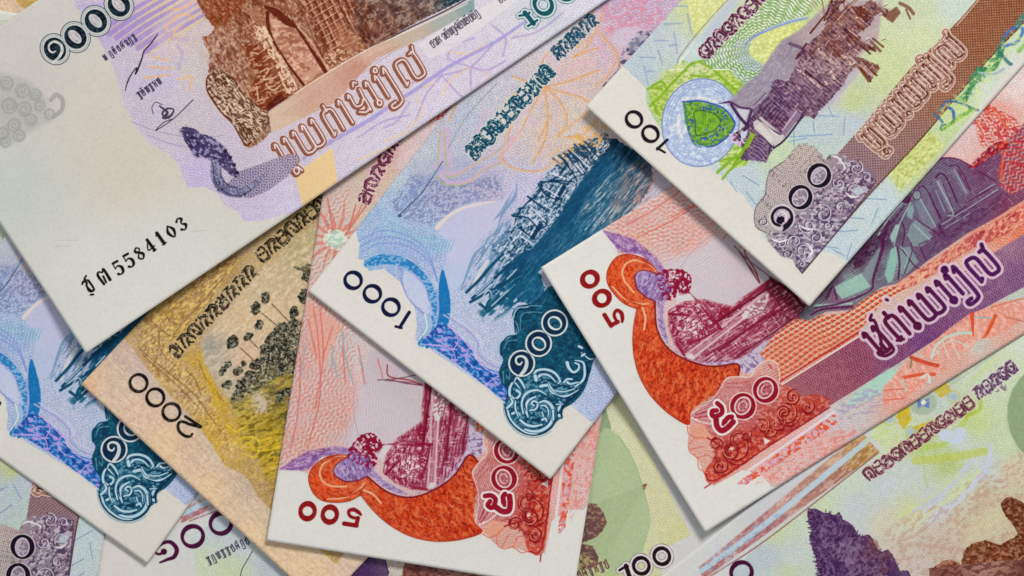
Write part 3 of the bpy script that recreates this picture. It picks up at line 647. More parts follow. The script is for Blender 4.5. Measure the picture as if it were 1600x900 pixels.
    sea = c.grad([(1340, 60), (1430, 60), (1620, 180), (1640, 300), (1560, 420), (1440, 520), (1300, 600), (1150, 700), (1000, 800), (1040, 900), (980, 1000), (900, 960), (780, 900), (800, 790), (870, 710), (980, 650), (1050, 560), (1130, 440), (1190, 350), (1260, 250)],
                 [(1400, 120, (14, 44, 66)), (1480, 160, (20, 40, 60)), (1380, 250, (20, 84, 124)), (1270, 320, (16, 84, 122)), (1180, 450, (18, 86, 124)), (1120, 530, (20, 90, 128)), (1350, 420, (60, 116, 146)), (1480, 340, (110, 120, 130)), (1560, 300, (140, 110, 104)), (1560, 400, (170, 140, 130)), (1440, 480, (120, 124, 130)), (1250, 560, (44, 110, 146)), (1020, 680, (22, 88, 128)), (900, 740, (24, 84, 122)), (960, 860, (30, 96, 134)), (1100, 650, (60, 120, 154)), (840, 880, (110, 150, 180))], .97, feather=1.5, rag=3)
    c.tex(sea, (110, 156, 186), .35, 20, 3, ang=50, lo=.56, hi=.68, seed=2); c.tex(sea, (8, 60, 92), .4, 24, 4, ang=50, lo=.52, hi=.64, seed=4); c.tex(c.m_poly([(1300, 330), (1500, 200), (1640, 300), (1560, 420), (1440, 520), (1300, 600), (1200, 560)], feather=5), (196, 190, 190), .8, 16, 2.4, ang=50, lo=.5, hi=.6, seed=6)
    c.tex(c.m_poly([(1500, 200), (1640, 160), (1640, 400), (1500, 440), (1400, 440)], feather=6), (170, 110, 100), .6, 10, 2.5, ang=50, lo=.48, hi=.6, seed=9)
    c.marks(sea, 900, 20, 1.4, [(12, 66, 100), (14, 70, 104), (22, 84, 120), (70, 124, 158)], 50, 6, .45, 8)
    c.poly([(1360, 130), (1420, 160), (1250, 420), (1100, 640), (900, 760), (840, 780), (980, 650), (1130, 440), (1260, 250)], (14, 66, 102), .45, feather=7)
    # ship and cranes
    sh = c.grad([(1290, 60), (1390, 20), (1400, 90), (1330, 180), (1270, 250), (1200, 340), (1150, 430), (1090, 520), (1010, 610), (950, 680), (860, 720), (820, 760), (770, 740), (740, 660), (800, 580), (880, 520), (850, 480), (960, 390), (1000, 300), (1100, 210), (1180, 130)], [(1300, 130, (150, 130, 130)), (1200, 210, (150, 156, 176)), (1100, 330, (130, 150, 180)), (1000, 470, (130, 160, 190)), (880, 600, (120, 156, 186)), (840, 700, (120, 158, 186))], .75, feather=2, rag=3)
    c.tex(sh, (14, 62, 96), .85, 7, 2.6, ang=30, lo=.5, hi=.6, seed=3); c.tex(sh, (14, 62, 96), .8, 8, 2.6, ang=-50, lo=.52, hi=.62, seed=5); c.tex(sh, (216, 216, 222), .75, 7, 3, ang=50, lo=.54, hi=.62, seed=7)
    c.marks(sh, 420, 7, 1.3, [(12, 56, 92), (60, 104, 136), (210, 210, 220), (150, 176, 198)], [30, -50, 80, 50], 10, .7, 9)
    for x, y in [(1125, 360), (990, 575)]: c.line([(x - 22, y + 34), (x + 18, y - 32)], 6.5, (14, 60, 96), 1, smooth=False); c.line([(x - 38, y + 22), (x + 4, y - 46)], 1.8, (196, 202, 216), .9)
    for p in [[(1000, 310), (1040, 370), (1100, 400)], [(1010, 300), (1090, 300), (1160, 310)], [(1020, 300), (1010, 350), (950, 410)], [(860, 490), (940, 500), (1000, 560)], [(880, 480), (960, 390)], [(940, 380), (1060, 470)], [(1070, 290), (1200, 300)], [(900, 560), (980, 620)], [(1150, 130), (1240, 260)], [(1180, 110), (1270, 240)], [(1200, 90), (1300, 200)], [(1120, 150), (1210, 280)], [(1250, 70), (1340, 170)], [(1160, 200), (1120, 260), (1060, 300)]]:
        c.line(p, [3, 1.8], (12, 56, 92), .92)
    for p in [[(1030, 330), (1110, 380)], [(960, 440), (1040, 520)], [(1060, 250), (1150, 280)], [(1160, 160), (1250, 250)], [(1190, 130), (1280, 220)], [(900, 600), (960, 640)]]: c.line(p, 1.8, (214, 212, 222), .9)
    c.tex(c.m_poly([(1060, 160), (1180, 50), (1300, -40), (1400, -20), (1330, 120), (1200, 150), (1120, 220)], feather=3), (224, 170, 90), .85, 7, 3, ang=-45, lo=.52, hi=.6, seed=11)
    c.hatch(c.m_poly([(1070, 170), (1280, 60), (1330, 130), (1160, 220)], feather=2), (24, 56, 84), .8, -46, 9, .36, wob=.3)
    # slanting clouds/rigging left of the ship
    for p in [[(880, 290), (870, 380), (800, 480), (760, 600)], [(860, 340), (800, 460), (740, 520)], [(740, 620), (650, 700), (600, 820), (570, 900)], [(700, 590), (640, 680)], [(780, 680), (700, 800), (640, 900)], [(760, 740), (690, 860)], [(840, 560), (760, 650), (720, 740)]]:
        c.line(p, [2, 5, 4, 2], (92, 134, 178), .6, taper=2)
    c.tex(c.m_poly([(860, 480), (700, 620), (560, 900), (780, 920), (800, 760)], feather=6), (90, 134, 170), .75, 22, 3, ang=55, lo=.5, hi=.62, seed=13)
    c.line([(720, 740), (660, 830), (630, 900)], 6, (214, 208, 206), .8)
    c.tex(c.m_poly([(780, 760), (900, 740), (960, 900), (900, 1000), (780, 1000), (720, 900)], feather=5), (14, 78, 118), .9, 9, 4, ang=50, lo=.44, hi=.56, seed=14)
    # tug boat in the foreground
    c.z(480, 430, 1600 / 480)
    for p in [[(830, 90), (900, 20), (960, -50), (1020, -110)], [(860, 120), (960, 30), (1060, -60)], [(1000, 70), (1090, -10), (1130, -60)], [(900, 150), (940, 170), (1000, 110)], [(940, 190), (1020, 120), (1100, 20)], [(930, 180), (960, 90)], [(850, 140), (1100, 0)]]:
        c.line(p, 4.4, (14, 70, 104), .9)
    for p in [[(880, 100), (970, 20)], [(960, 160), (1080, 50)], [(905, 130), (940, 80), (960, 100), (930, 140)], [(1040, 20), (1090, -30)]]: c.line(p, 2.0, (176, 196, 210), .9)
    c.tex(c.m_poly([(880, 160), (1100, 10), (1220, -10), (1200, 80), (1080, 170), (960, 240), (900, 220)], feather=5), (14, 92, 122), .8, 12, 5, ang=45, lo=.44, hi=.58, seed=15)
    hv = c.m_poly([(1500, -60), (1250, -60), (760, -560), (900, -900), (1700, -700)]); 
    c.part('harbour_engraving', [sea, sh], cell=4)
    c.line([(870, -120), (760, 60), (740, 80)], 1.2, (90, 120, 160), 0)
    # ---- teal emblem
    em = (18, 74, 102); lt = (166, 204, 222)
    E = [(1100, 160), (1160, 150), (1210, 120), (1260, 60), (1320, 100), (1500, 380), (1490, 440), (1470, 520), (1440, 600), (1390, 660), (1330, 700), (1320, 740), (1290, 770), (1240, 820), (1170, 835), (1100, 810), (1050, 760), (1028, 690), (1040, 600), (1010, 560), (1000, 500), (1020, 440), (1000, 400), (1010, 350), (1060, 320), (1090, 300), (1078, 240), (1068, 200)]
    me = c.poly(E, em, .98, smooth=True)
    c.part('teal_scroll_emblem', me, cell=3)
    c.tex(me, (36, 104, 132), .8, 5, 3, ang=50, lo=.5, hi=.6); c.tex(me, (8, 52, 80), .6, 8, 5, lo=.55, hi=.66, seed=4)
    c.lines([[(1100, 170), (1078, 210), (1100, 290), (1050, 325), (1014, 360), (1010, 420)], [(1110, 180), (1160, 160), (1220, 160)], [(1020, 500), (1024, 560)]], 1.4, (120, 170, 196), .8)
    c.z(776, 470, 720 / 176.0)
    for p, w, col in [([(110, 190), (104, 120), (130, 50), (200, 40)], 1.8, (150, 196, 214)), ([(150, 190), (160, 90), (230, 72), (290, 76)], 1.2, (110, 164, 190)), ([(16, 340), (20, 270), (60, 218), (110, 210)], 2.2, (150, 196, 214)), ([(50, 300), (70, 260), (130, 250)], 1.2, (110, 164, 190)), ([(60, 470), (80, 500), (84, 440)], 1.2, (110, 164, 190))]: c.line(p, w, col, .85)
    c.line([(120, 200), (116, 130), (140, 60), (200, 52)], 2.4, (8, 44, 72), .8); c.line([(30, 345), (34, 280), (70, 230), (120, 222)], 2.4, (8, 44, 72), .8)
    rings = []; W_ = (204, 210, 208); dk = (12, 50, 78)
    for i, (x, y) in enumerate([(160, 399), (268, 272), (370, 141)]):
        rings.append(c.m_poly(ellipse(x, y, 89, 89))); c.poly(ellipse(x, y, 90, 90), (8, 44, 70)); c.poly(ellipse(x, y, 87, 87), W_); c.poly(ellipse(x, y, 75, 76), dk)
        if i == 0:
            c.line([(x + 2, y - 8), (x - 12, y + 8), (x - 34, y - 4), (x - 34, y - 34), (x - 6, y - 46), (x + 24, y - 32), (x + 32, y + 4), (x + 18, y + 44), (x - 6, y + 72)], [2.2, 3, 3.4, 3, 3.4, 4.4, 5.6, 6, 4.5], W_)
            c.line([(x + 22, y - 28), (x + 34, y + 6), (x + 16, y + 46)], 1.0, (120, 140, 150), .5)
        else:
            c.line(ellipse(x + 2, y + 2, 44, 36, -40), [2.2, 3.8, 2.2, 3.8, 2.2], W_, closed=True); c.tex(c.m_poly(ellipse(x + 2, y + 2, 34, 26, -40)), (40, 104, 132), .9, 3, 3, lo=.3, hi=.5)
    c.part('khmer_numeral', rings, cell=2.5)
    lb = (182, 212, 224)
    c.tex(c.m_poly([(90, 560), (240, 450), (400, 470), (450, 540), (570, 520), (500, 600), (400, 680), (380, 780), (240, 850), (110, 780), (60, 680)], feather=1), (116, 170, 196), .7, 5, 4, lo=.42, hi=.58, seed=12)
    for p, w in [([(150, 560), (110, 520), (84, 560), (88, 610), (130, 620), (150, 590), (128, 572)], [2, 4, 5, 5, 4.5, 4, 5]), ([(180, 560), (160, 520), (130, 490), (110, 520)], [3, 5, 4, 2]), ([(60, 690), (100, 650), (90, 620)], [5, 5, 3]),
                 ([(240, 500), (250, 450), (310, 438), (370, 460), (405, 510), (390, 530)], [4, 5, 5, 5, 4, 2]), ([(250, 500), (290, 470), (340, 480), (380, 520)], [6, 4, 4, 2]), ([(252, 505), (246, 480)], 7),
                 ([(280, 545), (330, 540), (350, 580), (400, 610), (470, 600), (540, 560)], [6, 6, 5, 5, 4, 3]), ([(340, 540), (370, 570), (430, 580), (500, 560)], [2.5, 3, 3, 2]), ([(330, 520), (350, 560), (380, 590)], [2, 4, 2]),
                 ([(450, 395), (462, 430), (490, 455), (520, 440), (525, 410), (500, 395)], [7, 6, 5, 4.5, 4, 3]), ([(500, 380), (550, 392), (562, 440), (555, 500), (500, 550)], [2, 4, 5, 5, 3]), ([(440, 510), (470, 530), (520, 520)], [6, 4, 3]), ([(430, 520), (450, 500), (480, 500)], 4),
                 ([(540, 330), (590, 370), (620, 370)], [2, 3, 3]), ([(525, 290), (545, 300)], 5), ([(545, 350), (560, 340)], 5),
                 ([(170, 720), (160, 650), (190, 590), (260, 570), (320, 600)], [3, 4, 5, 4, 2]), ([(200, 740), (186, 690), (200, 640), (250, 610)], [3, 6, 5, 3]), ([(240, 670), (222, 655), (240, 640), (262, 655), (250, 690), (210, 700)], [3, 4, 4, 4, 4, 3]),
                 ([(270, 650), (310, 640), (350, 670), (362, 720), (345, 780), (300, 820), (240, 835), (180, 820)], [3, 5, 6, 6, 6, 6, 6, 4]), ([(280, 670), (310, 670), (330, 700), (328, 740)], [2.5, 3.5, 3, 2]), ([(360, 700), (362, 760)], 4),
                 ([(290, 760), (310, 750), (320, 770)], [4, 5, 3]), ([(300, 740), (290, 710)], 3), ([(150, 760), (190, 790), (240, 800), (290, 790)], [4, 5, 5, 3]), ([(100, 720), (130, 710), (150, 730)], [5, 5, 3]), ([(70, 700), (90, 760), (140, 810), (200, 845), (260, 850)], [4, 5, 4, 4, 3]), ([(120, 640), (120, 690), (140, 740)], [3, 4, 2]),
                 ([(390, 700), (410, 660), (400, 640)], [6, 4, 2]), ([(396, 730), (412, 740)], 6), ([(380, 660), (420, 660)], 2.5)]:
        ww = [v * .78 for v in w] if isinstance(w, list) else w * .78
        c.line(p, [v + 2.0 for v in ww] if isinstance(ww, list) else ww + 2.0, (10, 52, 82), .75); c.line(p, ww, lb, .96)
    for p, w in [([(110, 530), (100, 580), (130, 640)], 1.4), ([(270, 520), (320, 500), (370, 530)], 1.6), ([(260, 460), (330, 455), (390, 500)], 1.0), ([(360, 600), (440, 620), (520, 580)], 2.2), ([(210, 600), (180, 640), (185, 700)], 1.8), ([(270, 620), (330, 620), (380, 680), (385, 740), (350, 810), (280, 850)], 1.8), ([(220, 760), (270, 765)], 2.2), ([(320, 690), (300, 680)], 1.6), ([(130, 780), (200, 815), (280, 810)], 1.4), ([(470, 470), (540, 470)], 2.2), ([(380, 550), (430, 540), (470, 560)], 2.6)]:
        c.line(p, w, (10, 50, 80), .9)
    c.line([(572, 390), (578, 470), (530, 570), (450, 650), (420, 690), (412, 750)], 2.6, (10, 46, 72), .95)
    c.line([(50, 660), (70, 740), (130, 820), (210, 856), (290, 848), (350, 808), (380, 750)], 2.2, (20, 62, 92), .9); c.line([(40, 650), (56, 740), (120, 830), (210, 870), (290, 862), (350, 830)], 1.4, (120, 168, 194), .9)
    c.z(480, 430, 1600 / 480)
    # ---- figures 1000, running downwards
    c.z(); nv = (22, 34, 66)
    ns = []
    for x, y in [(552, 438), (582, 459), (611, 480)]:
        ns.append(c.line(ellipse(x, y, 13.0, 12.2, -36), [4.0, 7.2, 4.0, 7.2, 4.0], nv, closed=True))
    ns += [c.line([(639.5, 488), (625, 511.5)], 5.4, nv, smooth=False), c.line([(628, 512.5), (618.5, 510)], [3.4, 4.2], nv, smooth=False)]
    c.part('corner_numeral', ns, cell=1.5)
    # ---- orchid drawing and lettering in the upper half
    for p in [[(693, 200), (690, 240), (694, 268), (720, 270), (750, 250), (778, 236), (800, 215)], [(700, 202), (702, 246), (706, 258)], [(680, 260), (700, 284), (735, 282), (760, 262), (790, 250)]]:
        c.line(p, 6.5, (200, 168, 196), .8); c.line([(x - 5, y + 4) for x, y in p], 2.2, (176, 178, 120), .8)
    oc = (228, 160, 84)
    for p in [[(850, 137), (880, 130), (910, 120), (935, 110)], [(850, 137), (830, 170), (810, 210), (780, 245)], [(850, 137), (855, 180), (850, 220), (830, 256)], [(850, 137), (875, 160), (885, 190), (870, 214)], [(850, 137), (880, 145), (905, 152), (920, 160)], [(850, 137), (845, 110), (850, 90), (870, 70)], [(780, 245), (800, 262), (840, 268), (870, 250)], [(800, 120), (840, 134)], [(925, 60), (910, 80), (895, 90)], [(900, 75), (930, 50), (940, 20)],
              [(935, 50), (960, 80), (968, 110)], [(870, 214), (900, 190), (925, 170)], [(820, 140), (800, 150), (780, 180)], [(905, 55), (925, 40), (925, 10)], [(860, 180), (840, 220)], [(895, 90), (920, 80), (935, 75)], [(750, 120), (720, 150), (700, 190)], [(735, 130), (790, 100)], [(880, 215), (910, 210), (940, 180)], [(800, 180), (792, 220)], [(880, 40), (900, 10)], [(960, 100), (948, 120), (930, 135)]]:
        c.line(p, 3.6, oc, .38); c.line([(x + 1.6, y - 1) for x, y in p], 1.2, (220, 140, 84), .6); c.line([(x - 1.8, y + 1.4) for x, y in p], 1.0, (226, 190, 130), .7)
    for p in [[(880, 120), (900, 100), (930, 98)], [(820, 170), (835, 200)], [(870, 170), (868, 200)], [(815, 200), (790, 240)], [(930, 60), (945, 90)], [(760, 170), (740, 220)], [(885, 140), (900, 145)], [(850, 90), (870, 92), (880, 80)]]:
        c.line(p, 5, (216, 172, 196), .5)
    c.tex(c.m_poly([(940, 10), (1020, -20), (1040, 30), (1000, 60), (950, 60)], feather=6), (214, 130, 150), .7, 5, 3, lo=.46, hi=.58, seed=20)
    c.poly([(965, 45), (1000, 40), (1010, 55), (985, 70), (965, 75), (950, 60)], (200, 192, 210), .6, feather=4)
    md = c.tex(c.m_poly([(940, 135), (965, 110), (975, 75), (1000, 48), (1024, 42), (1020, 60), (990, 85), (960, 120), (945, 140)], feather=2), (60, 60, 96), .8, 6, 4, lo=.42, hi=.54, seed=21)
    c.poly([(980, 70), (1000, 52), (1015, 50), (1000, 70), (985, 84)], (150, 150, 172), .6, feather=2)
    mu = muol(c, (733, 243), (860, 108), 25, (14, 72, 98), (214, 214, 206), 11, seed=3, lum=.62)
    mu2 = muol(c, (866, 88), (930, 28), 22, (20, 70, 100), (214, 200, 190), 6, seed=5, lum=.55)
    c.part('khmer_bank_lettering', [mu, mu2], cell=2)
    c.line([(692, 252), (660, 300), (622, 338)], 1.6, (56, 84, 116), .9); c.poly(ellipse(625, 337, 3, 3), (60, 90, 150))
    c.line([(690, 262), (655, 290), (625, 326)], 7, (130, 150, 205), .4)
    c.line([(777, 130), (735, 175), (715, 205), (700, 232)], 1.2, (110, 140, 130), .7)
    mb = fullmask(c); c.tex(mb, (250, 248, 236), .05, 3, 3, lo=.5, hi=.7, seed=14); c.tex(mb, (120, 120, 112), .04, 3.4, 2.6, lo=.52, hi=.7, seed=15)
    return c

def outlined_words(c, bars, marks, w, ink, inner, halo, hw, iw=.4, dx=(5, -4)):
    ms = [c.m_line(b, w) for b in bars] + [c.m_line(m, w * .5, closed=True) for m in marks]
    U = union(ms); c.ink(dilate(U, hw, c), halo, .95)
    c.ink(U, ink)
    for b in bars: c.line([(x + dx[0], y + dx[1]) for x, y in b], w * iw, inner, .9)
    return U

def design_hundred_back():
    """pale green note with a violet and brown monument drawing"""
    fr = Frame(915, 168, 48.2, 985, 466); c = Canvas(fr, (206, 203, 194)); full = fullmask(c)
    body = [(900, 40), (975, 107), (990, 120), (1008, 138), (1009, 160), (1018, 182), (1030, 200), (1050, 225), (1075, 245), (1098, 256), (1132, 280), (1160, 305), (1176, 330), (1190, 370), (1230, 398), (1250, 420), (1278, 393), (1300, 396), (1330, 412), (1400, 330), (1900, -300), (1300, -700)]
    mb = c.grad(body, [(1020, 60, (178, 186, 198)), (1000, 110, (172, 186, 202)), (1080, 10, (200, 200, 130)), (1090, 50, (190, 198, 136)), (1050, 70, (184, 192, 200)), (1110, 60, (172, 184, 198)), (1080, 75, (190, 200, 190)), (1150, 70, (180, 192, 140)), (1190, 60, (196, 204, 130)), (1220, 30, (180, 200, 130)), (1280, 20, (190, 200, 120)), (1200, 60, (200, 202, 120)), (1120, 110, (170, 190, 160)),
                       (1160, 120, (158, 178, 160)), (1050, 150, (150, 190, 80)), (1100, 250, (190, 200, 200)), (1150, 280, (178, 190, 208)), (1220, 240, (186, 204, 160)), (1260, 200, (176, 192, 200)), (1300, 190, (178, 190, 200)), (1330, 190, (180, 190, 206)), (1330, 160, (190, 196, 122)), (1380, 110, (196, 204, 130)), (1440, 60, (204, 208, 150)), (1490, 10, (190, 204, 190)), (1440, 20, (196, 200, 160)), (1300, 150, (190, 186, 180)),
                       (1350, 300, (190, 202, 212)), (1300, 370, (184, 198, 212)), (1380, 310, (188, 202, 212)), (1410, 260, (196, 204, 120)), (1440, 220, (192, 202, 118)), (1470, 190, (190, 205, 140)), (1500, 150, (180, 200, 130)), (1560, 90, (190, 208, 150)), (1600, 60, (190, 210, 160)), (1540, 150, (205, 208, 200)), (1580, 100, (206, 208, 204))], p=3.4)
    c.part('green_underprint', mb, cell=8)
    c.tint(mb, (146, 168, 158), (222, 224, 212), 48, 3, .32)
    # woven blue bars
    c.z(1000, 0, 5)
    for p in [[(190, 190), (330, 185)], [(120, 320), (220, 320)], [(0, 450), (120, 455)], [(265, 260), (290, 420)], [(140, 400), (175, 510)], [(30, 520), (60, 660)], [(280, 50), (370, 50)], [(370, 110), (405, 270)], [(180, 80), (200, 160)], [(0, 330), (40, 300)], [(60, 560), (110, 560)], [(230, 360), (290, 350)]]:
        c.line(p, [3.2, 2.2], (136, 152, 186), .62)
    c.z()
    for p in [[(1340, 285), (1380, 284)], [(1350, 310), (1385, 312)], [(1372, 325), (1362, 348)], [(1310, 362), (1340, 360)], [(1285, 385), (1310, 388)], [(1330, 380), (1322, 405)], [(1325, 340), (1350, 342)], [(1355, 290), (1345, 310)], [(1300, 390), (1320, 400)], [(1240, 200), (1240, 228)], [(1270, 190), (1272, 208)], [(1250, 180), (1310, 182)], [(1320, 185), (1318, 210)], [(1220, 215), (1300, 210)], [(1290, 160), (1300, 180)], [(1232, 222), (1260, 216)], [(1160, 275), (1185, 290)], [(1140, 285), (1150, 300)], [(1165, 300), (1180, 320)]]:
        c.line(p, 1.8, (120, 152, 184), .8)
    yg = c.grad([(1338, 285), (1392, 250), (1440, 190), (1475, 228), (1415, 290), (1406, 300), (1395, 283), (1380, 262)], [(1400, 260, (196, 204, 116)), (1440, 220, (194, 202, 122)), (1385, 275, (198, 206, 150))], .8, feather=2)
    c.tex(yg, (220, 222, 160), .6, 4, 2.6, ang=40, lo=.52, hi=.6, seed=4); c.tex(yg, (150, 164, 70), .5, 4, 2.6, ang=40, lo=.54, hi=.62, seed=8)
    yg = c.poly([(1075, 0), (1138, 0), (1090, 55), (1082, 50), (1078, 20)], (196, 202, 122), .75, feather=1); c.tex(yg, (228, 226, 170), .6, 4, 2.6, ang=40, lo=.52, hi=.6, seed=4)
    # inner frame line
    c.lines([[(1142, -6), (1100, 40), (1062, 88), (1058, 104)]], 1.4, (130, 120, 130), .9); c.lines([[(1148, -6), (1106, 42), (1066, 90), (1062, 102)]], 2.2, (214, 218, 220), .8)
    c.grad([(1144, -6), (1166, -10), (1120, 46), (1094, 80), (1086, 96), (1064, 100), (1066, 88), (1100, 48)], [(1120, 40, (176, 184, 198)), (1080, 90, (186, 200, 200))], .85, feather=1)
    # sunburst of small dashes
    c.z(1000, 0, 5)
    md = c.m_poly([(580, 400), (760, 250), (860, 120), (1000, 0), (1060, -40), (1480, -40), (1380, 60), (1300, 120), (1120, 170), (960, 240), (860, 330), (850, 420), (900, 480), (1000, 500), (900, 640), (800, 690), (740, 560), (500, 520), (480, 450)], feather=1.5)
    c.tex(md, (132, 172, 90), .62, 12, 6, ang=20, lo=.4, hi=.6, seed=6)
    X, Y = c.XY(md[1]); dx, dy = X - (1000 + 905 / 5), Y - 390 / 5; rr = np.hypot(dx, dy); th = np.arctan2(dy, dx)
    v = (np.cos(rr * 2 * np.pi / 5.0 + np.cos(th * 24) * 1.6) * .5 + .5) * (np.cos(th * 34 + rr * .12) * .35 + .65)
    c.ink((md[0] * sstep(.45, .62, v), md[1]), (226, 232, 218), .75)
    v2 = np.cos(rr * 2 * np.pi / 5.0 + np.cos(th * 24) * 1.6 + 2.4) * .5 + .5
    c.ink((md[0] * sstep(.6, .8, v2), md[1]), (86, 124, 96), .55)
    for k in range(18):
        a = math.radians(140 + k * 11); c.line([(905 + 60 * math.cos(a), 400 - 80 * math.sin(a)), (905 + 175 * math.cos(a + .2), 390 - 170 * math.sin(a + .2))], 1.8, (150, 160, 200), .7)
    c.line([(1310, 138), (1200, 160), (1080, 200), (960, 250), (870, 300), (820, 350)], [3, 4.5, 4.5, 4.5, 4, 2], (128, 144, 196), .95)
    c.line([(1310, 132), (1200, 154), (1080, 194), (960, 244)], 1.6, (186, 196, 220), .7)
    mc = c.grad([(850, 400), (880, 330), (960, 270), (1100, 210), (1240, 180), (1290, 180), (1200, 260), (1120, 370), (1050, 470), (980, 500), (900, 470)], [(900, 400, (196, 204, 130)), (1150, 240, (204, 206, 120)), (1260, 190, (216, 210, 120))], .97, smooth=True, feather=.8)
    c.tex(mc, (228, 230, 170), .6, 3.6, 2.6, lo=.5, hi=.6, seed=9); c.tex(mc, (170, 182, 90), .5, 3.6, 2.6, lo=.54, hi=.62, seed=10)
    c.part('dashed_sunburst', md, cell=4)
    # ---- green leaf seal
    gr = (128, 172, 40)
    star = c.grad([(330, 470), (400, 500), (470, 470), (560, 540), (700, 545), (730, 590), (810, 660), (740, 740), (790, 880), (760, 1000), (900, 1200), (820, 1300), (650, 1330), (600, 1260), (430, 1200), (300, 1140), (200, 1000), (90, 860), (60, 700), (160, 640), (180, 570), (240, 545)], [(460, 520, (196, 200, 160)), (650, 600, (170, 196, 90)), (250, 600, (180, 192, 120)), (110, 740, (170, 190, 90)), (720, 680, (150, 190, 50)), (820, 1200, (160, 196, 80)), (650, 1280, (190, 204, 120)), (120, 840, (160, 190, 70))], .9, feather=.8)
    c.tex(star, (214, 216, 150), .6, 4.5, 3, lo=.52, hi=.62, seed=2); c.tex(star, (110, 160, 30), .5, 5, 3, lo=.54, hi=.64, seed=12)
    c.lines([[(480, 480), (400, 500), (330, 570), (250, 650), (170, 740), (80, 830)], [(470, 490), (560, 540), (640, 610), (740, 700), (790, 740)], [(60, 700), (160, 640), (200, 690)], [(90, 690), (170, 700)], [(400, 590), (480, 600), (560, 600)], [(130, 880), (100, 800)], [(880, 1170), (820, 1230), (700, 1330), (640, 1400)], [(620, 1260), (700, 1240), (830, 1230)]], 4, gr, .9)
    c.lines([[(230, 545), (340, 545)], [(560, 545), (700, 545)], [(310, 500), (330, 460), (380, 400)]], 1.4, (232, 236, 228), .9)
    ring = c.poly(ellipse(470, 960, 300, 345, -12), (176, 190, 208), .98)
    c.tex(ring, (210, 216, 222), .7, 6, 4, lo=.5, hi=.6, seed=5); c.tex(ring, (140, 160, 205), .6, 5, 3, lo=.54, hi=.62, seed=7)
    c.line(ellipse(470, 960, 300, 345, -12, 30), 1.8, (108, 128, 200), .9, closed=True)
    c.line(ellipse(470, 960, 255, 300, -12, 30), 1.4, (130, 150, 206), .6, closed=True)
    c.line([(330, 780), (380, 770), (450, 765), (540, 780), (600, 800)], 4, (216, 214, 206), .95); c.line([(300, 900), (296, 1000), (330, 1100)], 5, (214, 214, 208), .9)
    c.tex(ring, (150, 166, 206), .5, 12, 3, ang=60, lo=.5, hi=.6, seed=15); c.lines([ellipse(470, 960, 275, 322, -12, 30, 180, 330), ellipse(470, 960, 232, 280, -12, 30, 170, 320)], 1.2, (120, 140, 200), .6)
    leaf = c.poly([(330, 800), (450, 795), (560, 815), (660, 860), (725, 940), (735, 985), (700, 1050), (620, 1120), (520, 1150), (420, 1130), (380, 1060), (345, 950)], (96, 152, 44), 1)
    c.tex(leaf, (52, 88, 168), .9, 3.2, 3.2, lo=.56, hi=.6, seed=3); c.tex(leaf, (150, 190, 70), .7, 4, 3, lo=.55, hi=.62, seed=9)
    il = c.poly([(420, 880), (500, 870), (580, 900), (620, 960), (560, 1020), (500, 1010), (440, 1060), (430, 970)], (120, 180, 40), .8, smooth=True)
    c.line([(420, 880), (500, 870), (590, 900), (625, 960), (560, 1030), (440, 1060), (430, 960)], 1.8, (60, 90, 50), .85, closed=True)
    c.line([(330, 800), (450, 790), (560, 812), (660, 856), (728, 940), (735, 985), (690, 1060), (600, 1130), (520, 1152)], 2.4, (52, 84, 176), .95)
    c.line([(345, 810), (360, 900), (380, 1040), (420, 1130), (470, 1150)], 1.8, (70, 100, 150), .8)
    for x, y in [(500, 920), (540, 950), (480, 960), (520, 990), (560, 940), (460, 1010), (500, 890)]: c.line(ellipse(x, y, 13, 12), 1.2, (70, 120, 30), .8, closed=True)
    c.part('leaf_seal', [ring, leaf], cell=3)
    # ---- monument: brown above, violet below
    c.z(1120, 80, 5)
    haze = c.grad([(150, 330), (230, 250), (330, 180), (400, 60), (500, -80), (640, -160), (900, -400), (1300, -400), (1260, -100), (1100, 60), (1100, 190), (1000, 300), (900, 420), (790, 470), (560, 560), (300, 640), (80, 410)], [(250, 300, (142, 128, 146)), (340, 260, (140, 130, 150)), (560, -20, (138, 122, 142)), (700, -120, (164, 142, 146)), (1180, -60, (170, 150, 158)), (1050, 260, (176, 170, 180)), (850, 440, (178, 172, 182)), (1100, -120, (170, 148, 150))], .95, feather=2.2)
    c.tex(haze, (190, 178, 188), .35, 6, 2, ang=48, lo=.52, hi=.64)
    vi = (78, 46, 94); br = (118, 58, 36)
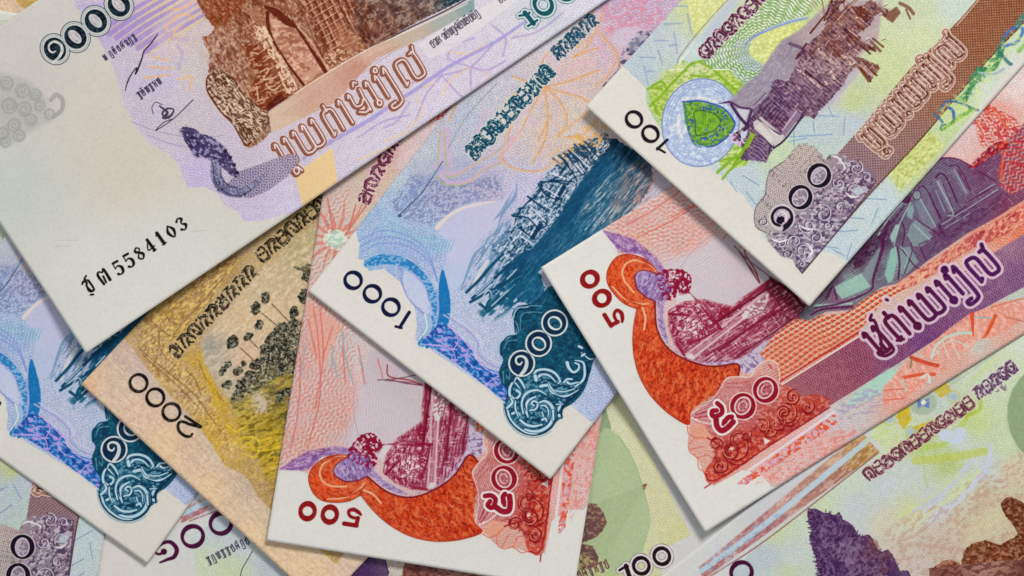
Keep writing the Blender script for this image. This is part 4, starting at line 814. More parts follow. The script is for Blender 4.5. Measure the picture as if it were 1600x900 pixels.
    mass = c.grad([(240, 560), (310, 440), (400, 340), (430, 290), (420, 240), (470, 220), (560, 240), (600, 150), (640, 90), (620, 20), (680, -40), (800, -120), (860, -230), (880, -400), (1010, -400), (1080, -330), (1200, -400), (1340, -330), (1330, -260), (1290, -290), (1250, -300), (1200, -200), (1100, -140), (1140, -80), (1250, -20), (1220, 0), (1140, -20), (1080, 40), (1160, 60), (1280, 120), (1200, 240), (1160, 170), (1080, 120), (1040, 170), (980, 280), (940, 320), (870, 400), (790, 470), (770, 540), (700, 500), (560, 600), (440, 740), (380, 870), (180, 850), (200, 760), (90, 690), (130, 640), (200, 610)],
                  [(260, 780, (60, 36, 88)), (150, 690, (60, 34, 80)), (330, 470, (84, 54, 98)), (500, 400, (78, 50, 104)), (560, 340, (76, 46, 104)), (600, 480, (100, 66, 104)), (480, 560, (84, 40, 84)), (740, 400, (92, 62, 102)), (880, 320, (100, 68, 98)), (700, 200, (110, 84, 104)), (760, 130, (116, 84, 100)), (880, 200, (126, 98, 104)), (940, 40, (134, 76, 60)), (900, -100, (128, 66, 44)), (860, 100, (132, 94, 96)), (1150, 110, (126, 66, 44)), (1180, -40, (130, 70, 48)), (1100, -260, (116, 56, 38)), (1300, -300, (110, 52, 34)), (960, -300, (124, 62, 42)), (1040, 60, (140, 100, 84)), (700, -20, (120, 78, 88)), (1020, -120, (130, 64, 42))], .9, feather=1.6, rag=2.2)
    c.part('monument_vignette', [mass, haze], cell=4)
    c.tex(mass, (150, 124, 138), .3, 22, 16, ang=48, lo=.5, hi=.7, seed=44); c.tex(mass, (54, 26, 60), .5, 7, 4, ang=48, lo=.52, hi=.66, seed=4); c.tex(mass, (160, 120, 134), .55, 6, 3, ang=-42, lo=.56, hi=.66, seed=6)
    c.hatch(mass, (200, 170, 168), .28, -42, 5.2, .32, wob=.5)
    c.tex(c.m_poly([(620, 60), (900, 40), (1060, 100), (960, 280), (800, 200), (640, 150)], feather=3), (176, 150, 158), .75, 7, 4, ang=-42, lo=.5, hi=.6, seed=16)
    for p in [[(670, 170), (760, 250), (810, 290)], [(760, -20), (840, 30), (900, 90), (950, 130)], [(960, -120), (1060, -30), (1130, 30)], [(1090, 130), (1180, 210)], [(1120, 110), (1220, 200)], [(1000, 20), (1080, 80)], [(880, -30), (930, 10)], [(820, -220), (1010, -400)], [(850, -230), (740, -400)], [(1050, -330), (1170, -210)]]:
        c.line(p, 2.4, (196, 170, 164), .85)
    for p in [[(690, 160), (830, 270)], [(700, -60), (620, 60)], [(1130, 140), (1200, 236)], [(1180, 130), (1250, 190)], [(1080, -80), (1200, 20)], [(1160, -50), (1240, 0)], [(870, -60), (960, 40)], [(990, -180), (1060, -100)], [(840, -240), (900, -400)], [(860, -250), (1000, -400)], [(730, -140), (860, -300)]]:
        c.line(p, 3.0, (82, 34, 26), .85)
    for x, y, w in [(880, 170, 26), (905, 215, 24), (860, 250, 18), (650, 150, 18), (1000, 50, 20), (1040, 90, 16), (1080, 100, 14), (900, 150, 14), (1130, -320, 26), (1100, -280, 18)]:
        for k in range(4):
            rr_ = random.Random(int(x + y + k)); c.poly(ellipse(x + rr_.uniform(-w, w), y + rr_.uniform(-w, w), 7, 6), (222, 198, 188), .85)
    c.z(1200, 0, 1600 / 260.0)
    for p, w, col in [([(420, 520), (600, 260), (700, 130), (860, -10)], 5, (120, 72, 56)), ([(650, 210), (620, 140), (660, 0)], 4, (110, 60, 44)), ([(520, 0), (560, 180), (640, 220)], 3, (140, 96, 80)), ([(670, 190), (760, 90), (850, 0)], 2.2, (206, 172, 152)), ([(690, 220), (790, 300), (890, 370)], 2.6, (206, 168, 146)), ([(780, 140), (860, 200), (940, 260)], 2.4, (196, 150, 126)), ([(900, 40), (1010, 130)], 2, (190, 142, 120)), ([(500, 490), (590, 560), (660, 620)], 2.4, (206, 176, 160)), ([(330, 700), (420, 770), (520, 850)], 2.4, (206, 184, 190)), ([(370, 690), (510, 810)], 3.4, (64, 30, 70)), ([(720, 250), (860, 380)], 3, (84, 36, 24)), ([(800, 180), (920, 290)], 3.4, (92, 40, 26)), ([(990, 400), (1080, 490)], 6, (120, 56, 36)), ([(1010, 370), (1110, 450)], 4.4, (96, 40, 26)), ([(870, 640), (970, 780)], 6, (110, 50, 34)), ([(900, 600), (1010, 720)], 3, (196, 160, 136)), ([(920, 590), (1060, 660)], 3.4, (96, 44, 30)), ([(1270, 30), (1350, 70), (1400, 130)], 7, (120, 56, 36)), ([(1330, 90), (1370, 180)], 4, (110, 48, 30)), ([(990, 300), (1060, 360)], 4, (196, 160, 140)), ([(1040, 30), (1130, 100)], 2.4, (206, 168, 146)), ([(700, 350), (770, 410)], 3, (110, 56, 40)), ([(210, 420), (330, 470), (360, 560)], 7, (96, 58, 92))]:
        c.line(p, [v * .8 for v in w] if isinstance(w, list) else w * .8, col, .7)
    c.poly([(800, 60), (900, 60), (1000, 150), (960, 210), (860, 160)], (104, 40, 26), .75, feather=.6); c.poly([(1130, 130), (1240, 60), (1280, 120), (1200, 220), (1140, 180)], (108, 46, 28), .7, feather=1); c.poly([(560, 400), (680, 380), (760, 460), (660, 560), (580, 500)], (120, 62, 56), .6, feather=1)
    c.poly([(690, 40), (780, 10), (720, 100), (680, 120)], (196, 192, 180), .7, feather=.6)
    for x, y in [(960, 370), (1130, 40), (1090, 130), (740, 550), (830, 610), (570, 810), (600, 700), (640, 760), (490, 470), (310, 690), (1110, 370), (760, 520)]:
        c.poly(ellipse(x, y, 16, 12, 20), (220, 202, 188), .8, feather=.5); c.line([(x - 14, y + 18), (x + 18, y + 6)], 1.4, (84, 40, 40), .7)
    c.z(1120, 80, 5)
    c.marks(mass, 700, 7, 1.5, [(64, 34, 66), (80, 40, 50), (196, 166, 166), (150, 112, 118)], [-42, -42, 48], 14, .6, 10)
    # steps, banner
    c.poly([(280, 560), (340, 510), (500, 650), (520, 690), (430, 740), (350, 660), (290, 610)], (190, 184, 184), .95); c.poly([(300, 590), (340, 560), (440, 690), (410, 720)], (206, 202, 198), .7)
    c.line([(320, 530), (400, 600), (490, 650)], 3.4, (96, 70, 104), .85); c.line([(350, 560), (470, 660)], 1.8, (214, 208, 206), .9)
    c.poly([(600, 450), (660, 500), (530, 670), (500, 640)], (140, 112, 140), .9); c.line([(660, 520), (530, 690), (440, 760)], 3.2, (62, 30, 68), .9); c.line([(620, 470), (510, 620)], 2, (196, 184, 196), .8)
    c.poly([(150, 450), (250, 465), (215, 560)], (196, 194, 200), .9)
    c.line([(20, 412), (100, 400), (180, 440), (260, 450)], [1.5, 4, 3, 3], (84, 50, 96), .95); c.line([(110, 420), (170, 510), (240, 590)], [4, 5, 5], (70, 40, 84), .95); c.line([(270, 460), (240, 560), (210, 620)], 4, (70, 40, 84), .9)
    c.line([(300, 470), (400, 350)], 3, (120, 90, 128), .9); c.line([(280, 430), (380, 330)], 2, (110, 84, 120), .9)
    c.hatch(c.m_poly([(270, 470), (400, 350), (560, 520), (480, 600), (350, 520)], feather=2), (52, 28, 66), .5, 48, 6, .4)
    c.poly([(215, 760), (260, 640), (300, 650), (240, 760)], (140, 180, 50), .95); c.poly([(180, 640), (240, 620), (220, 680), (190, 690)], (190, 206, 220), .9)
    c.line([(130, 890), (200, 780), (250, 690)], 5, (120, 170, 30), .95); c.line([(0, 950), (100, 860), (150, 820)], 5, (120, 172, 40), .85)
    c.tex(c.m_poly([(90, 650), (200, 620), (230, 700), (190, 760), (100, 700)]), (206, 186, 214), .9, 5, 5, lo=.56, hi=.62, seed=7); c.hatch(c.m_poly([(260, 740), (380, 680), (400, 800), (330, 880), (200, 850)]), (150, 132, 170), .55, -42, 5, .35)
    # ---- brown band, violet at its foot
    c.z()
    band = [(1240, 345), (1300, 250), (1340, 205), (1420, 110), (1500, 30), (1560, -40), (2000, -560), (2060, -500), (1640, -10), (1600, 34), (1532, 106), (1440, 215), (1352, 310), (1252, 426), (1240, 405)]
    mbd = c.grad(band, [(1260, 380, (134, 112, 134)), (1320, 290, (130, 108, 130)), (1360, 250, (136, 110, 122)), (1400, 210, (144, 106, 104)), (1450, 140, (150, 98, 74)), (1540, 60, (142, 84, 58)), (1600, 0, (138, 80, 54))], .98)
    c.part('brown_band', mbd, cell=4)
    X, Y = c.XY(mbd[1]); a = math.radians(48); u = X * math.cos(a) - Y * math.sin(a); w = X * math.sin(a) + Y * math.cos(a)
    v = np.cos(u * 2 * np.pi / 5.6) * np.cos(w * 2 * np.pi / 5.6 + np.pi * .0) + .25 * (noise(X, Y, 3) - .5)
    c.ink((mbd[0] * sstep(.28, .6, v), mbd[1]), (206, 156, 124), .6)
    dk = sstep(.28, .6, -v); c.ink((mbd[0] * dk, mbd[1]), (92, 44, 30), .5)
    c.lines([[(1252, 427), (1352, 311), (1440, 216), (1532, 107), (1600, 35)]], 2, (76, 46, 40), .85)
    c.line([(1495, 40), (1560, -36)], 1.6, (214, 190, 170), .8)
    # value lettering in the band
    c.z()
    st = value_words(c, ['mo', 'uo', 'yo', 'ro', 'yo', 'ro', 'ya', 'lo'], 1372, 235, 48.5, 37, 14.6, .02)
    U = union([c.m_line(b, 6.6) for b in st]); c.ink(dilate(U, 4.2, c), (218, 194, 180), .95); c.ink(dilate(U, 2.6, c), (150, 104, 92), .9)
    X, Y = c.XY(U[1]); c.ink(U, (206, 172, 160)); 
    for b in st: c.line([(px + 2.2, py - 1.0) for px, py in b], 2.6, (92, 44, 32), .95); c.line([(px - 2.0, py + 1.2) for px, py in b], 1.5, (110, 60, 46), .9)
    c.tex(dilate(U, 1, c), (226, 206, 190), .5, 3.6, 3, lo=.54, hi=.62)
    c.part('khmer_value_lettering', U, cell=2.5)
    # ---- violet emblem with khmer figures
    c.z(1120, 240, 5)
    E = [(1080, 60), (1000, 10), (900, 10), (840, 50), (760, -60), (640, -70), (520, 60), (420, 130), (380, 220), (370, 320), (300, 410), (280, 500), (300, 580), (380, 620), (390, 680), (430, 730), (490, 800), (590, 830), (610, 880), (655, 930), (700, 880), (860, 700), (1160, 330), (1240, 210), (1250, 150)]
    me = c.grad(E, [(500, 200, (178, 164, 160)), (400, 300, (176, 164, 166)), (640, 0, (190, 172, 160)), (350, 480, (170, 160, 160)), (800, 500, (138, 122, 142)), (1000, 200, (140, 120, 134)), (660, 800, (140, 124, 142)), (700, 620, (136, 120, 140)), (1150, 200, (132, 106, 126))], .98, feather=.6)
    c.part('violet_emblem', me, cell=3)
    mt = c.m_poly([(840, 50), (760, -60), (640, -70), (520, 60), (420, 130), (380, 220), (370, 320), (300, 410), (300, 560), (500, 560), (560, 400), (700, 200)])
    c.guil(mt, (112, 92, 104), .75, 40, 3.8, 1.0, 6, .28); c.guil(mt, (226, 214, 204), .6, -50, 3.8, 1.0, 6, .28)
    c.line([(520, 62), (420, 134), (384, 224), (374, 324), (304, 414), (288, 500), (306, 580), (380, 620)], 1.4, (96, 76, 92), .8)
    ml = c.m_poly([(1080, 60), (980, 10), (900, 120), (900, 260), (760, 280), (700, 440), (600, 480), (600, 620), (400, 620), (430, 730), (590, 830), (655, 930), (860, 700), (1160, 330), (1240, 210)], feather=1)
    c.tex(ml, (84, 62, 98), .85, 6, 5, lo=.5, hi=.58, seed=3); c.tex(ml, (204, 196, 204), .7, 5, 4, lo=.55, hi=.62, seed=5)
    for (x, y, r, a0, tn) in [(1080, 110, 60, 30, 1.1), (950, 230, 50, 200, -1.1), (1080, 290, 60, 180, 1), (820, 470, 80, 80, 1.1), (700, 560, 70, 180, -1), (960, 420, 50, 0, -1), (760, 650, 56, 60, 1.1), (600, 690, 60, 200, 1), (490, 700, 46, 120, 1), (660, 760, 56, 10, -1), (350, 530, 44, 60, 1), (650, 860, 26, 90, 1), (540, 780, 36, 0, 1), (1160, 180, 40, 120, 1), (860, 560, 36, 0, 1)]:
        c.line(spiral(x, y, r * .2, r, a0, tn), 3.0, (70, 50, 84), .8); c.line(spiral(x + 6, y + 3, r * .2, r, a0, tn), 1.5, (222, 216, 220), .85)
    for p in [[(960, 40), (1000, 110), (980, 130)], [(870, 20), (940, 30), (970, 70)], [(640, 560), (700, 590), (780, 590)], [(400, 660), (480, 690), (560, 670)], [(700, 700), (740, 760), (690, 830)], [(1000, 300), (1050, 340), (1120, 330)], [(860, 290), (890, 330)]]:
        c.line(p, 2.8, (220, 220, 222), .9, taper=2)
    c.line([(655, 930), (860, 700), (1160, 330), (1240, 210)], 1.8, (84, 62, 84), .9); c.line([(610, 870), (655, 930)], 1.6, (84, 66, 90), .9)
    c.poly([(1040, 290), (1110, 250), (1150, 300), (1100, 330)], (184, 196, 206), .8, feather=1)
    nums = []
    for i, (x, y) in enumerate([(505, 500), (650, 342), (797, 172)]):
        c.poly(ellipse(x, y, 104, 104), (206, 194, 192), .9)
        if i == 0:
            dv = (36, 18, 46); nums.append(c.m_poly(ellipse(x, y, 92, 94)))
            c.poly(ellipse(x, y, 92, 94), (190, 176, 184)); c.tex(c.m_poly(ellipse(x, y, 70, 70)), (140, 124, 140), .6, 3, 3)
            c.line([(x + 30, y + 70), (x + 62, y + 40), (x + 76, y), (x + 60, y - 50), (x + 10, y - 78), (x - 46, y - 62), (x - 78, y - 10), (x - 62, y + 44), (x - 20, y + 64)], [9, 7, 5, 4, 4, 4.4, 4.4, 4.4, 4], dv); c.line([(x + 66, y + 20), (x + 40, y + 66), (x + 6, y + 104)], [6, 8, 2], dv)
            c.poly(ellipse(x - 4, y + 16, 26, 26), dv); c.line([(x - 10, y + 40), (x - 36, y + 30), (x - 30, y - 6)], [5, 4, 2], dv); c.line([(x + 30, y + 20), (x + 34, y - 20), (x, y - 44), (x - 40, y - 20)], [5, 3, 2, 1.4], (214, 200, 206), .9)
        else:
            nums.append(c.poly(ellipse(x, y, 95, 97), (34, 14, 42))); c.poly(ellipse(x - 3, y + 2, 58, 76, -35), (206, 196, 202)); q = c.poly(ellipse(x - 3, y + 2, 50, 67, -35), (134, 120, 134)); c.tex(q, (210, 200, 206), .6, 3, 3, lo=.5, hi=.6)
    c.part('khmer_numeral', nums, cell=2)
    # ---- lower edge: yellow-green ground with green and blue vine
    c.z(1280, 0, 5)
    for p, col, w in [([(940, 860), (1000, 790), (1100, 800), (1200, 850), (1240, 860)], (60, 96, 150), 4.5), ([(1010, 830), (1050, 880), (1040, 960), (980, 980)], (52, 90, 170), 5), ([(1100, 780), (1180, 700), (1200, 600), (1260, 540)], (70, 140, 100), 8), ([(1240, 540), (1350, 540), (1400, 470), (1430, 380)], (52, 130, 90), 8), ([(1400, 400), (1480, 490), (1500, 500)], (60, 110, 120), 5.5), ([(1440, 360), (1440, 300), (1500, 230), (1570, 210), (1590, 250), (1540, 330), (1450, 360)], (60, 110, 190), 5), ([(1400, 390), (1430, 330), (1440, 300)], (60, 120, 110), 6), ([(1260, 570), (1360, 580), (1440, 540)], (150, 170, 190), 4),
                    ([(1540, 200), (1600, 120), (1700, 30), (1760, -60)], (60, 130, 120), 7), ([(1600, 180), (1680, 200), (1700, 120)], (60, 110, 180), 4), ([(900, 890), (960, 950), (950, 1010)], (60, 110, 160), 4), ([(1140, 790), (1160, 740)], (50, 110, 90), 6), ([(960, 1010), (1040, 960), (1080, 930), (1200, 850)], (110, 170, 60), 6), ([(1560, 400), (1620, 330), (1640, 250)], (130, 180, 90), 6)]:
        c.line(p, w, col, .8)
    c.tex(c.m_poly([(900, 900), (1250, 540), (1600, 130), (1700, 200), (1400, 500), (1240, 860), (1000, 1060)], feather=4), (200, 216, 120), .6, 5, 4, lo=.52, hi=.62, seed=8)
    c.tex(c.m_poly([(1100, 780), (1250, 540), (1400, 380), (1440, 420), (1300, 600), (1160, 780)], feather=3), (40, 120, 70), .6, 5, 4, lo=.5, hi=.6, seed=18)
    # Khmer heading
    c.z(); mu = muol(c, (1095, 88), (1205, -22), 22, (84, 36, 62), (216, 190, 196), 9, seed=11, lum=.55, halo=(206, 196, 200)); c.part('khmer_bank_lettering', mu, cell=2)
    # figures 100
    ns = [c.line(ellipse(990, 187.5, 12.6, 11.4, -42), [4.0, 6.2, 4.0, 6.2, 4.0], (36, 16, 40), closed=True), c.line(ellipse(1015.5, 210, 12.6, 11.4, -42), [4.0, 6.2, 4.0, 6.2, 4.0], (36, 16, 40), closed=True),
          c.line([(1042, 219), (1026, 234)], 4.2, (36, 16, 40), smooth=False), c.line([(1026, 232), (1038, 239)], 3.4, (36, 16, 40), smooth=False)]
    c.part('corner_numeral', ns, cell=1.5)
    c.tex(full, (250, 248, 236), .05, 3, 3, lo=.5, hi=.7, seed=14); c.tex(full, (120, 120, 112), .04, 3.4, 2.6, lo=.52, hi=.7, seed=15)
    return c

def design_five_hundred():
    """red and orange note with a bridge drawing and a violet band"""
    fr = Frame(845, 418, 31.8, 1100, 486); c = Canvas(fr, (211, 209, 203)); full = fullmask(c)
    body = [(935, 350), (945, 362), (958, 380), (966, 398), (1000, 395), (1010, 500), (1010, 600), (1060, 655), (1078, 664), (1074, 690), (1078, 705), (1092, 720), (1098, 738), (1115, 759), (1160, 734), (1190, 742), (1205, 760), (1300, 760), (2000, 300), (2000, -500), (1000, 200)]
    fr2 = Frame(417, 844, 80.8, 1100, 486)
    def conv(L):   # photo points of the second note -> frame of the first
        return [(float(a), float(b), col) for (x, y, col) in L for a, b in [fr.back(fr2.to((x, y)))]]
    st = [(960, 370, (206, 160, 160)), (1000, 340, (216, 150, 130)), (1060, 340, (200, 150, 136)), (1000, 370, (212, 160, 140)), (1060, 380, (206, 160, 144)), (1100, 400, (200, 185, 195)), (1120, 430, (204, 190, 198)), (1080, 420, (205, 190, 198)), (1150, 440, (200, 182, 190)), (1040, 410, (198, 184, 196)), (1180, 400, (190, 178, 184)),
          (1250, 560, (222, 140, 110)), (1130, 620, (205, 150, 140)), (1120, 720, (214, 150, 130)), (1220, 700, (222, 160, 150)), (1260, 680, (216, 170, 166)), (1320, 640, (180, 196, 190)), (1360, 600, (186, 190, 190)), (1380, 590, (150, 196, 180)), (1310, 660, (190, 186, 200)), (1400, 620, (222, 150, 130)), (1480, 540, (220, 150, 130)), (1520, 520, (180, 196, 186)), (1590, 470, (160, 200, 190)), (1560, 500, (222, 150, 130)), (1600, 490, (220, 160, 146)), (1240, 730, (210, 180, 180)), (1300, 690, (216, 170, 166)),
          (1440, 200, (206, 194, 200)), (1500, 190, (206, 190, 196)), (1560, 180, (216, 150, 140)), (1590, 240, (214, 170, 170)), (1570, 300, (220, 140, 120)), (1600, 310, (222, 120, 90)), (1580, 130, (214, 210, 206)), (1600, 60, (210, 208, 204)), (1700, 0, (210, 208, 204)), (1600, 360, (222, 104, 62))]
    st += conv([(525, 375, (196, 200, 180)), (510, 340, (196, 176, 168)), (560, 320, (196, 186, 170)), (600, 290, (190, 180, 160)), (480, 540, (200, 160, 150)), (500, 490, (220, 160, 146)), (540, 540, (190, 200, 200)), (600, 580, (200, 190, 190)), (500, 620, (210, 176, 180)), (540, 640, (220, 170, 160)), (620, 640, (204, 190, 202)), (560, 660, (200, 196, 200)), (460, 660, (200, 180, 190)), (640, 600, (200, 184, 190)), (470, 480, (214, 190, 180)), (600, 240, (190, 150, 140))])
    mb = c.grad(body, st, p=3.2)
    c.part('rose_underprint', mb, cell=8)
    c.tint(mb, (214, 128, 112), (230, 222, 220), 32, 4, .30); c.tex(mb, (150, 180, 180), .2, 7, 4, ang=30, lo=.58, hi=.66, seed=4)
    # wavy coral lines at the head
    mw = c.m_poly([(935, 352), (1030, 280), (1400, 100), (1160, 330), (1100, 360), (1080, 385), (1020, 400), (990, 385), (960, 370)], feather=2)
    c.guil(mw, (214, 124, 104), .6, -8, 6.5, 1.6, 20, .32); c.guil(mw, (176, 190, 190), .7, 60, 9, 2, 16, .3); c.guil(mw, (236, 204, 196), .6, -8, 7.5, 2.2, 20, .12)
    # shadowy sky of the drawing
    sky = c.grad([(1080, 395), (1170, 345), (1240, 400), (1300, 420), (1200, 460), (1130, 480), (1060, 470), (1040, 440), (1036, 405)], [(1100, 420, (204, 192, 198)), (1180, 400, (196, 182, 188))], .9, feather=5)
    c.hatch(sky, (160, 150, 166), .35, 32, 4, .35)
    # ---- violet feather beside the neck
    c.z(900, 380, 1600 / 360)
    vf = c.grad([(180, -90), (300, -60), (400, -30), (440, 0), (560, 100), (620, 190), (640, 260), (560, 400), (570, 560), (600, 660), (700, 760), (830, 830), (1000, 850), (1130, 830), (1150, 900), (1240, 900), (1300, 820), (1560, 560), (1480, 520), (1100, 780), (900, 800), (760, 800), (640, 700), (600, 500), (610, 420), (680, 300), (560, 180), (450, 80), (300, 60)], [(300, 0, (150, 100, 160)), (420, 20, (152, 110, 170)), (590, 300, (150, 120, 176)), (590, 540, (160, 136, 186)), (700, 740, (180, 160, 190)), (1000, 830, (190, 170, 196)), (1200, 870, (186, 176, 196)), (1400, 660, (180, 176, 190))], .95, feather=1)
    c.tex(vf, (112, 62, 132), .6, 7, 4, ang=-40, lo=.52, hi=.64); c.tex(vf, (206, 196, 214), .5, 6, 3, ang=-60, lo=.56, hi=.64, seed=3)
    # ---- bridge drawing
    red = (150, 34, 58)
    br = c.grad([(640, 470), (760, 400), (880, 390), (1000, 420), (1090, 440), (1150, 380), (1360, 240), (1600, 400), (1700, 480), (1560, 560), (1300, 690), (1150, 800), (1000, 826), (860, 826), (760, 800), (680, 700), (640, 580)], [(700, 480, (178, 70, 92)), (760, 560, (196, 130, 142)), (900, 640, (176, 86, 108)), (850, 700, (170, 86, 112)), (1000, 560, (190, 110, 130)), (1250, 470, (190, 140, 150)), (1350, 300, (112, 34, 50)), (1500, 420, (112, 40, 52)), (1400, 480, (120, 34, 54)), (1250, 620, (164, 66, 96)), (1100, 740, (176, 96, 130)), (950, 800, (180, 120, 150)), (1450, 540, (150, 90, 120))], .95, feather=1.4)
    c.part('bridge_vignette', br, cell=4)
    c.hatch(br, (140, 26, 52), .62, 32, 4.6, .38, wob=.5, wc=30); c.tex(br, (212, 180, 190), .5, 14, 2.6, ang=32, lo=.56, hi=.66)
    bush = c.m_poly([(640, 470), (700, 430), (780, 400), (900, 390), (960, 440), (1020, 470), (1020, 600), (900, 680), (780, 700), (700, 700), (650, 600)], feather=2)
    c.tex(bush, (150, 34, 62), .7, 6, 5, lo=.46, hi=.56, seed=5); c.tex(c.m_poly([(680, 500), (760, 500), (900, 580), (840, 650), (740, 640), (690, 560)], feather=2), (226, 214, 216), .95, 5, 4, lo=.46, hi=.54, seed=7)
    c.tex(c.m_poly(ellipse(720, 460, 70, 30), feather=2), (222, 206, 210), .8, 6, 4, lo=.5, hi=.58, seed=17)
    c.marks(bush, 380, 6, 1.8, [(150, 24, 52), (172, 50, 76), (222, 196, 204), (196, 130, 150)], [30, 80, -20], 40, .8, 16, bend=.5)
    tree = c.m_poly([(560, 190), (640, 180), (740, 180), (800, 230), (800, 300), (780, 350), (700, 370), (640, 400), (590, 370), (600, 260)], rag=2)
    c.tex(tree, (148, 22, 54), 1, 5, 5, lo=.34, hi=.46, seed=3); c.line([(780, 340), (840, 400)], 3, red, .9); c.tex(c.m_poly(ellipse(650, 250, 40, 60)), (216, 190, 204), .8, 5, 4, lo=.52, hi=.6, seed=6)
    c.tex(c.m_poly([(960, 430), (1060, 450), (1120, 440), (1060, 520), (1000, 500)], feather=2), (150, 20, 50), .9, 6, 4, lo=.42, hi=.54, seed=8)
    c.marks(br, 600, 10, 1.4, [(132, 22, 48), (150, 40, 66), (216, 186, 196)], [32, 32, -50], 12, .7, 11)
    # deck and railings
    c.poly([(760, 790), (1040, 580), (1350, 340), (1330, 420), (1200, 510), (1000, 650), (830, 780), (800, 800)], (198, 150, 160), .6, feather=.8)
    for p, w, col in [([(750, 785), (1000, 590), (1300, 350)], 3.4, (206, 170, 178)), ([(820, 790), (1050, 610), (1180, 510)], 3, (212, 182, 188)), ([(930, 580), (1100, 450), (1360, 250)], 4, red), ([(990, 540), (1200, 400), (1380, 290)], 3, (110, 24, 44)), ([(1000, 740), (1250, 560), (1500, 420)], 3.4, (130, 26, 54)), ([(900, 780), (1200, 590), (1450, 400)], 3, (140, 34, 62)), ([(1100, 800), (1400, 600), (1580, 470)], 2.4, (110, 40, 60)), ([(700, 700), (760, 790)], 4, red), ([(940, 510), (1010, 600)], 4, (146, 24, 52)), ([(880, 450), (960, 560)], 3, red), ([(780, 700), (900, 650), (1000, 590)], 3, (150, 30, 60)), ([(640, 490), (780, 500)], 3, (140, 20, 50)), ([(1350, 240), (1480, 330), (1580, 440)], 5, (70, 26, 34)), ([(1150, 70), (1210, 180), (1270, 270)], 2.2, (120, 60, 76)), ([(1100, 20), (1200, 120), (1400, 270)], 1.8, (110, 90, 96)), ([(1130, 60), (1250, 220), (1280, 270)], 1.6, (140, 80, 100))]:
        c.line(p, w, col, .9)
    c.poly([(1150, 500), (1200, 440), (1340, 340), (1330, 390), (1300, 470), (1220, 510), (1160, 530)], (206, 202, 204), .9, feather=.8); c.tex(c.m_poly([(1180, 460), (1330, 350), (1300, 470), (1200, 520)]), (150, 60, 80), .7, 5, 3, lo=.52, hi=.6)
    c.poly([(690, 350), (800, 350), (830, 400), (740, 400), (700, 420)], (206, 202, 204), .8, feather=1.5); c.poly([(750, 785), (800, 760), (830, 800), (800, 810)], (208, 200, 206), .9, feather=.5)
    c.line([(1330, 330), (1400, 400), (1470, 520), (1560, 540)], 4, (90, 28, 42), .6)
    # ---- orange naga body
    og = (226, 92, 48)
    neck = c.grad([(560, 190), (530, 150), (460, 100), (360, 78), (280, 100), (225, 180), (215, 260), (250, 330), (310, 400), (370, 440), (420, 460), (408, 540), (395, 660), (404, 800), (440, 920), (520, 1060), (640, 1180), (740, 1250), (790, 1255), (800, 1170), (900, 1080), (985, 1040), (1010, 980), (1130, 920), (1120, 836), (960, 850), (830, 828), (700, 775), (610, 700), (560, 600), (548, 500), (545, 405), (480, 370), (420, 310), (404, 240), (430, 200), (500, 195), (560, 212)],
                  [(300, 200, (230, 84, 36)), (480, 130, (230, 120, 80)), (340, 380, (224, 92, 52)), (470, 440, (222, 104, 62)), (470, 620, (216, 70, 34)), (430, 760, (216, 80, 44)), (640, 860, (216, 64, 30)), (800, 980, (214, 62, 32)), (1000, 900, (216, 84, 46)), (760, 1180, (204, 52, 30)), (560, 700, (216, 74, 38))], 1, smooth=True)
    c.part('orange_naga', neck, cell=3)
    c.tex(neck, (228, 98, 56), .5, 9, 4, ang=-60, lo=.5, hi=.62, seed=2); c.tex(neck, (186, 46, 24), .7, 6, 4, ang=-50, lo=.55, hi=.63, seed=4)
    body2 = c.m_poly([(420, 700), (560, 640), (700, 780), (900, 850), (1120, 845), (1120, 920), (980, 1040), (800, 1160), (780, 1240), (620, 1160), (480, 980)], feather=2)
    c.marks(body2, 300, 12, 2, [(228, 100, 58), (198, 48, 28), (222, 80, 40)], [70, 50], 12, .7, 13); c.tex(body2, (170, 40, 26), .5, 4.4, 3.4, lo=.57, hi=.62, seed=9); c.tex(body2, (236, 126, 70), .6, 14, 5, ang=80, lo=.54, hi=.64, seed=10)
    hl = c.grad([(404, 240), (430, 198), (500, 192), (560, 214), (620, 240), (640, 330), (600, 420), (550, 406), (480, 372), (420, 312)], [(450, 250, (160, 134, 182)), (560, 300, (150, 118, 172)), (600, 380, (146, 110, 164))], .97, smooth=True, feather=.6); c.tex(hl, (116, 76, 142), .7, 7, 3.5, ang=60, lo=.54, hi=.63); c.tex(hl, (200, 186, 208), .6, 7, 3, ang=60, lo=.56, hi=.64, seed=4)
    c.tex(c.m_poly([(540, 200), (640, 190), (660, 400), (600, 400), (560, 260)], feather=1), (144, 26, 66), .9, 5, 4, lo=.5, hi=.58, seed=30)
    c.marks(neck, 420, 9, 1.7, [(190, 40, 24), (228, 108, 66), (200, 50, 28), (224, 84, 44)], [80, 60, 100], 22, .75, 14, bend=.3)
    c.marks(body2, 110, 4, 1.5, [(140, 24, 30), (120, 24, 40)], [20, 60, -30], 30, .7, 15, bend=.5)
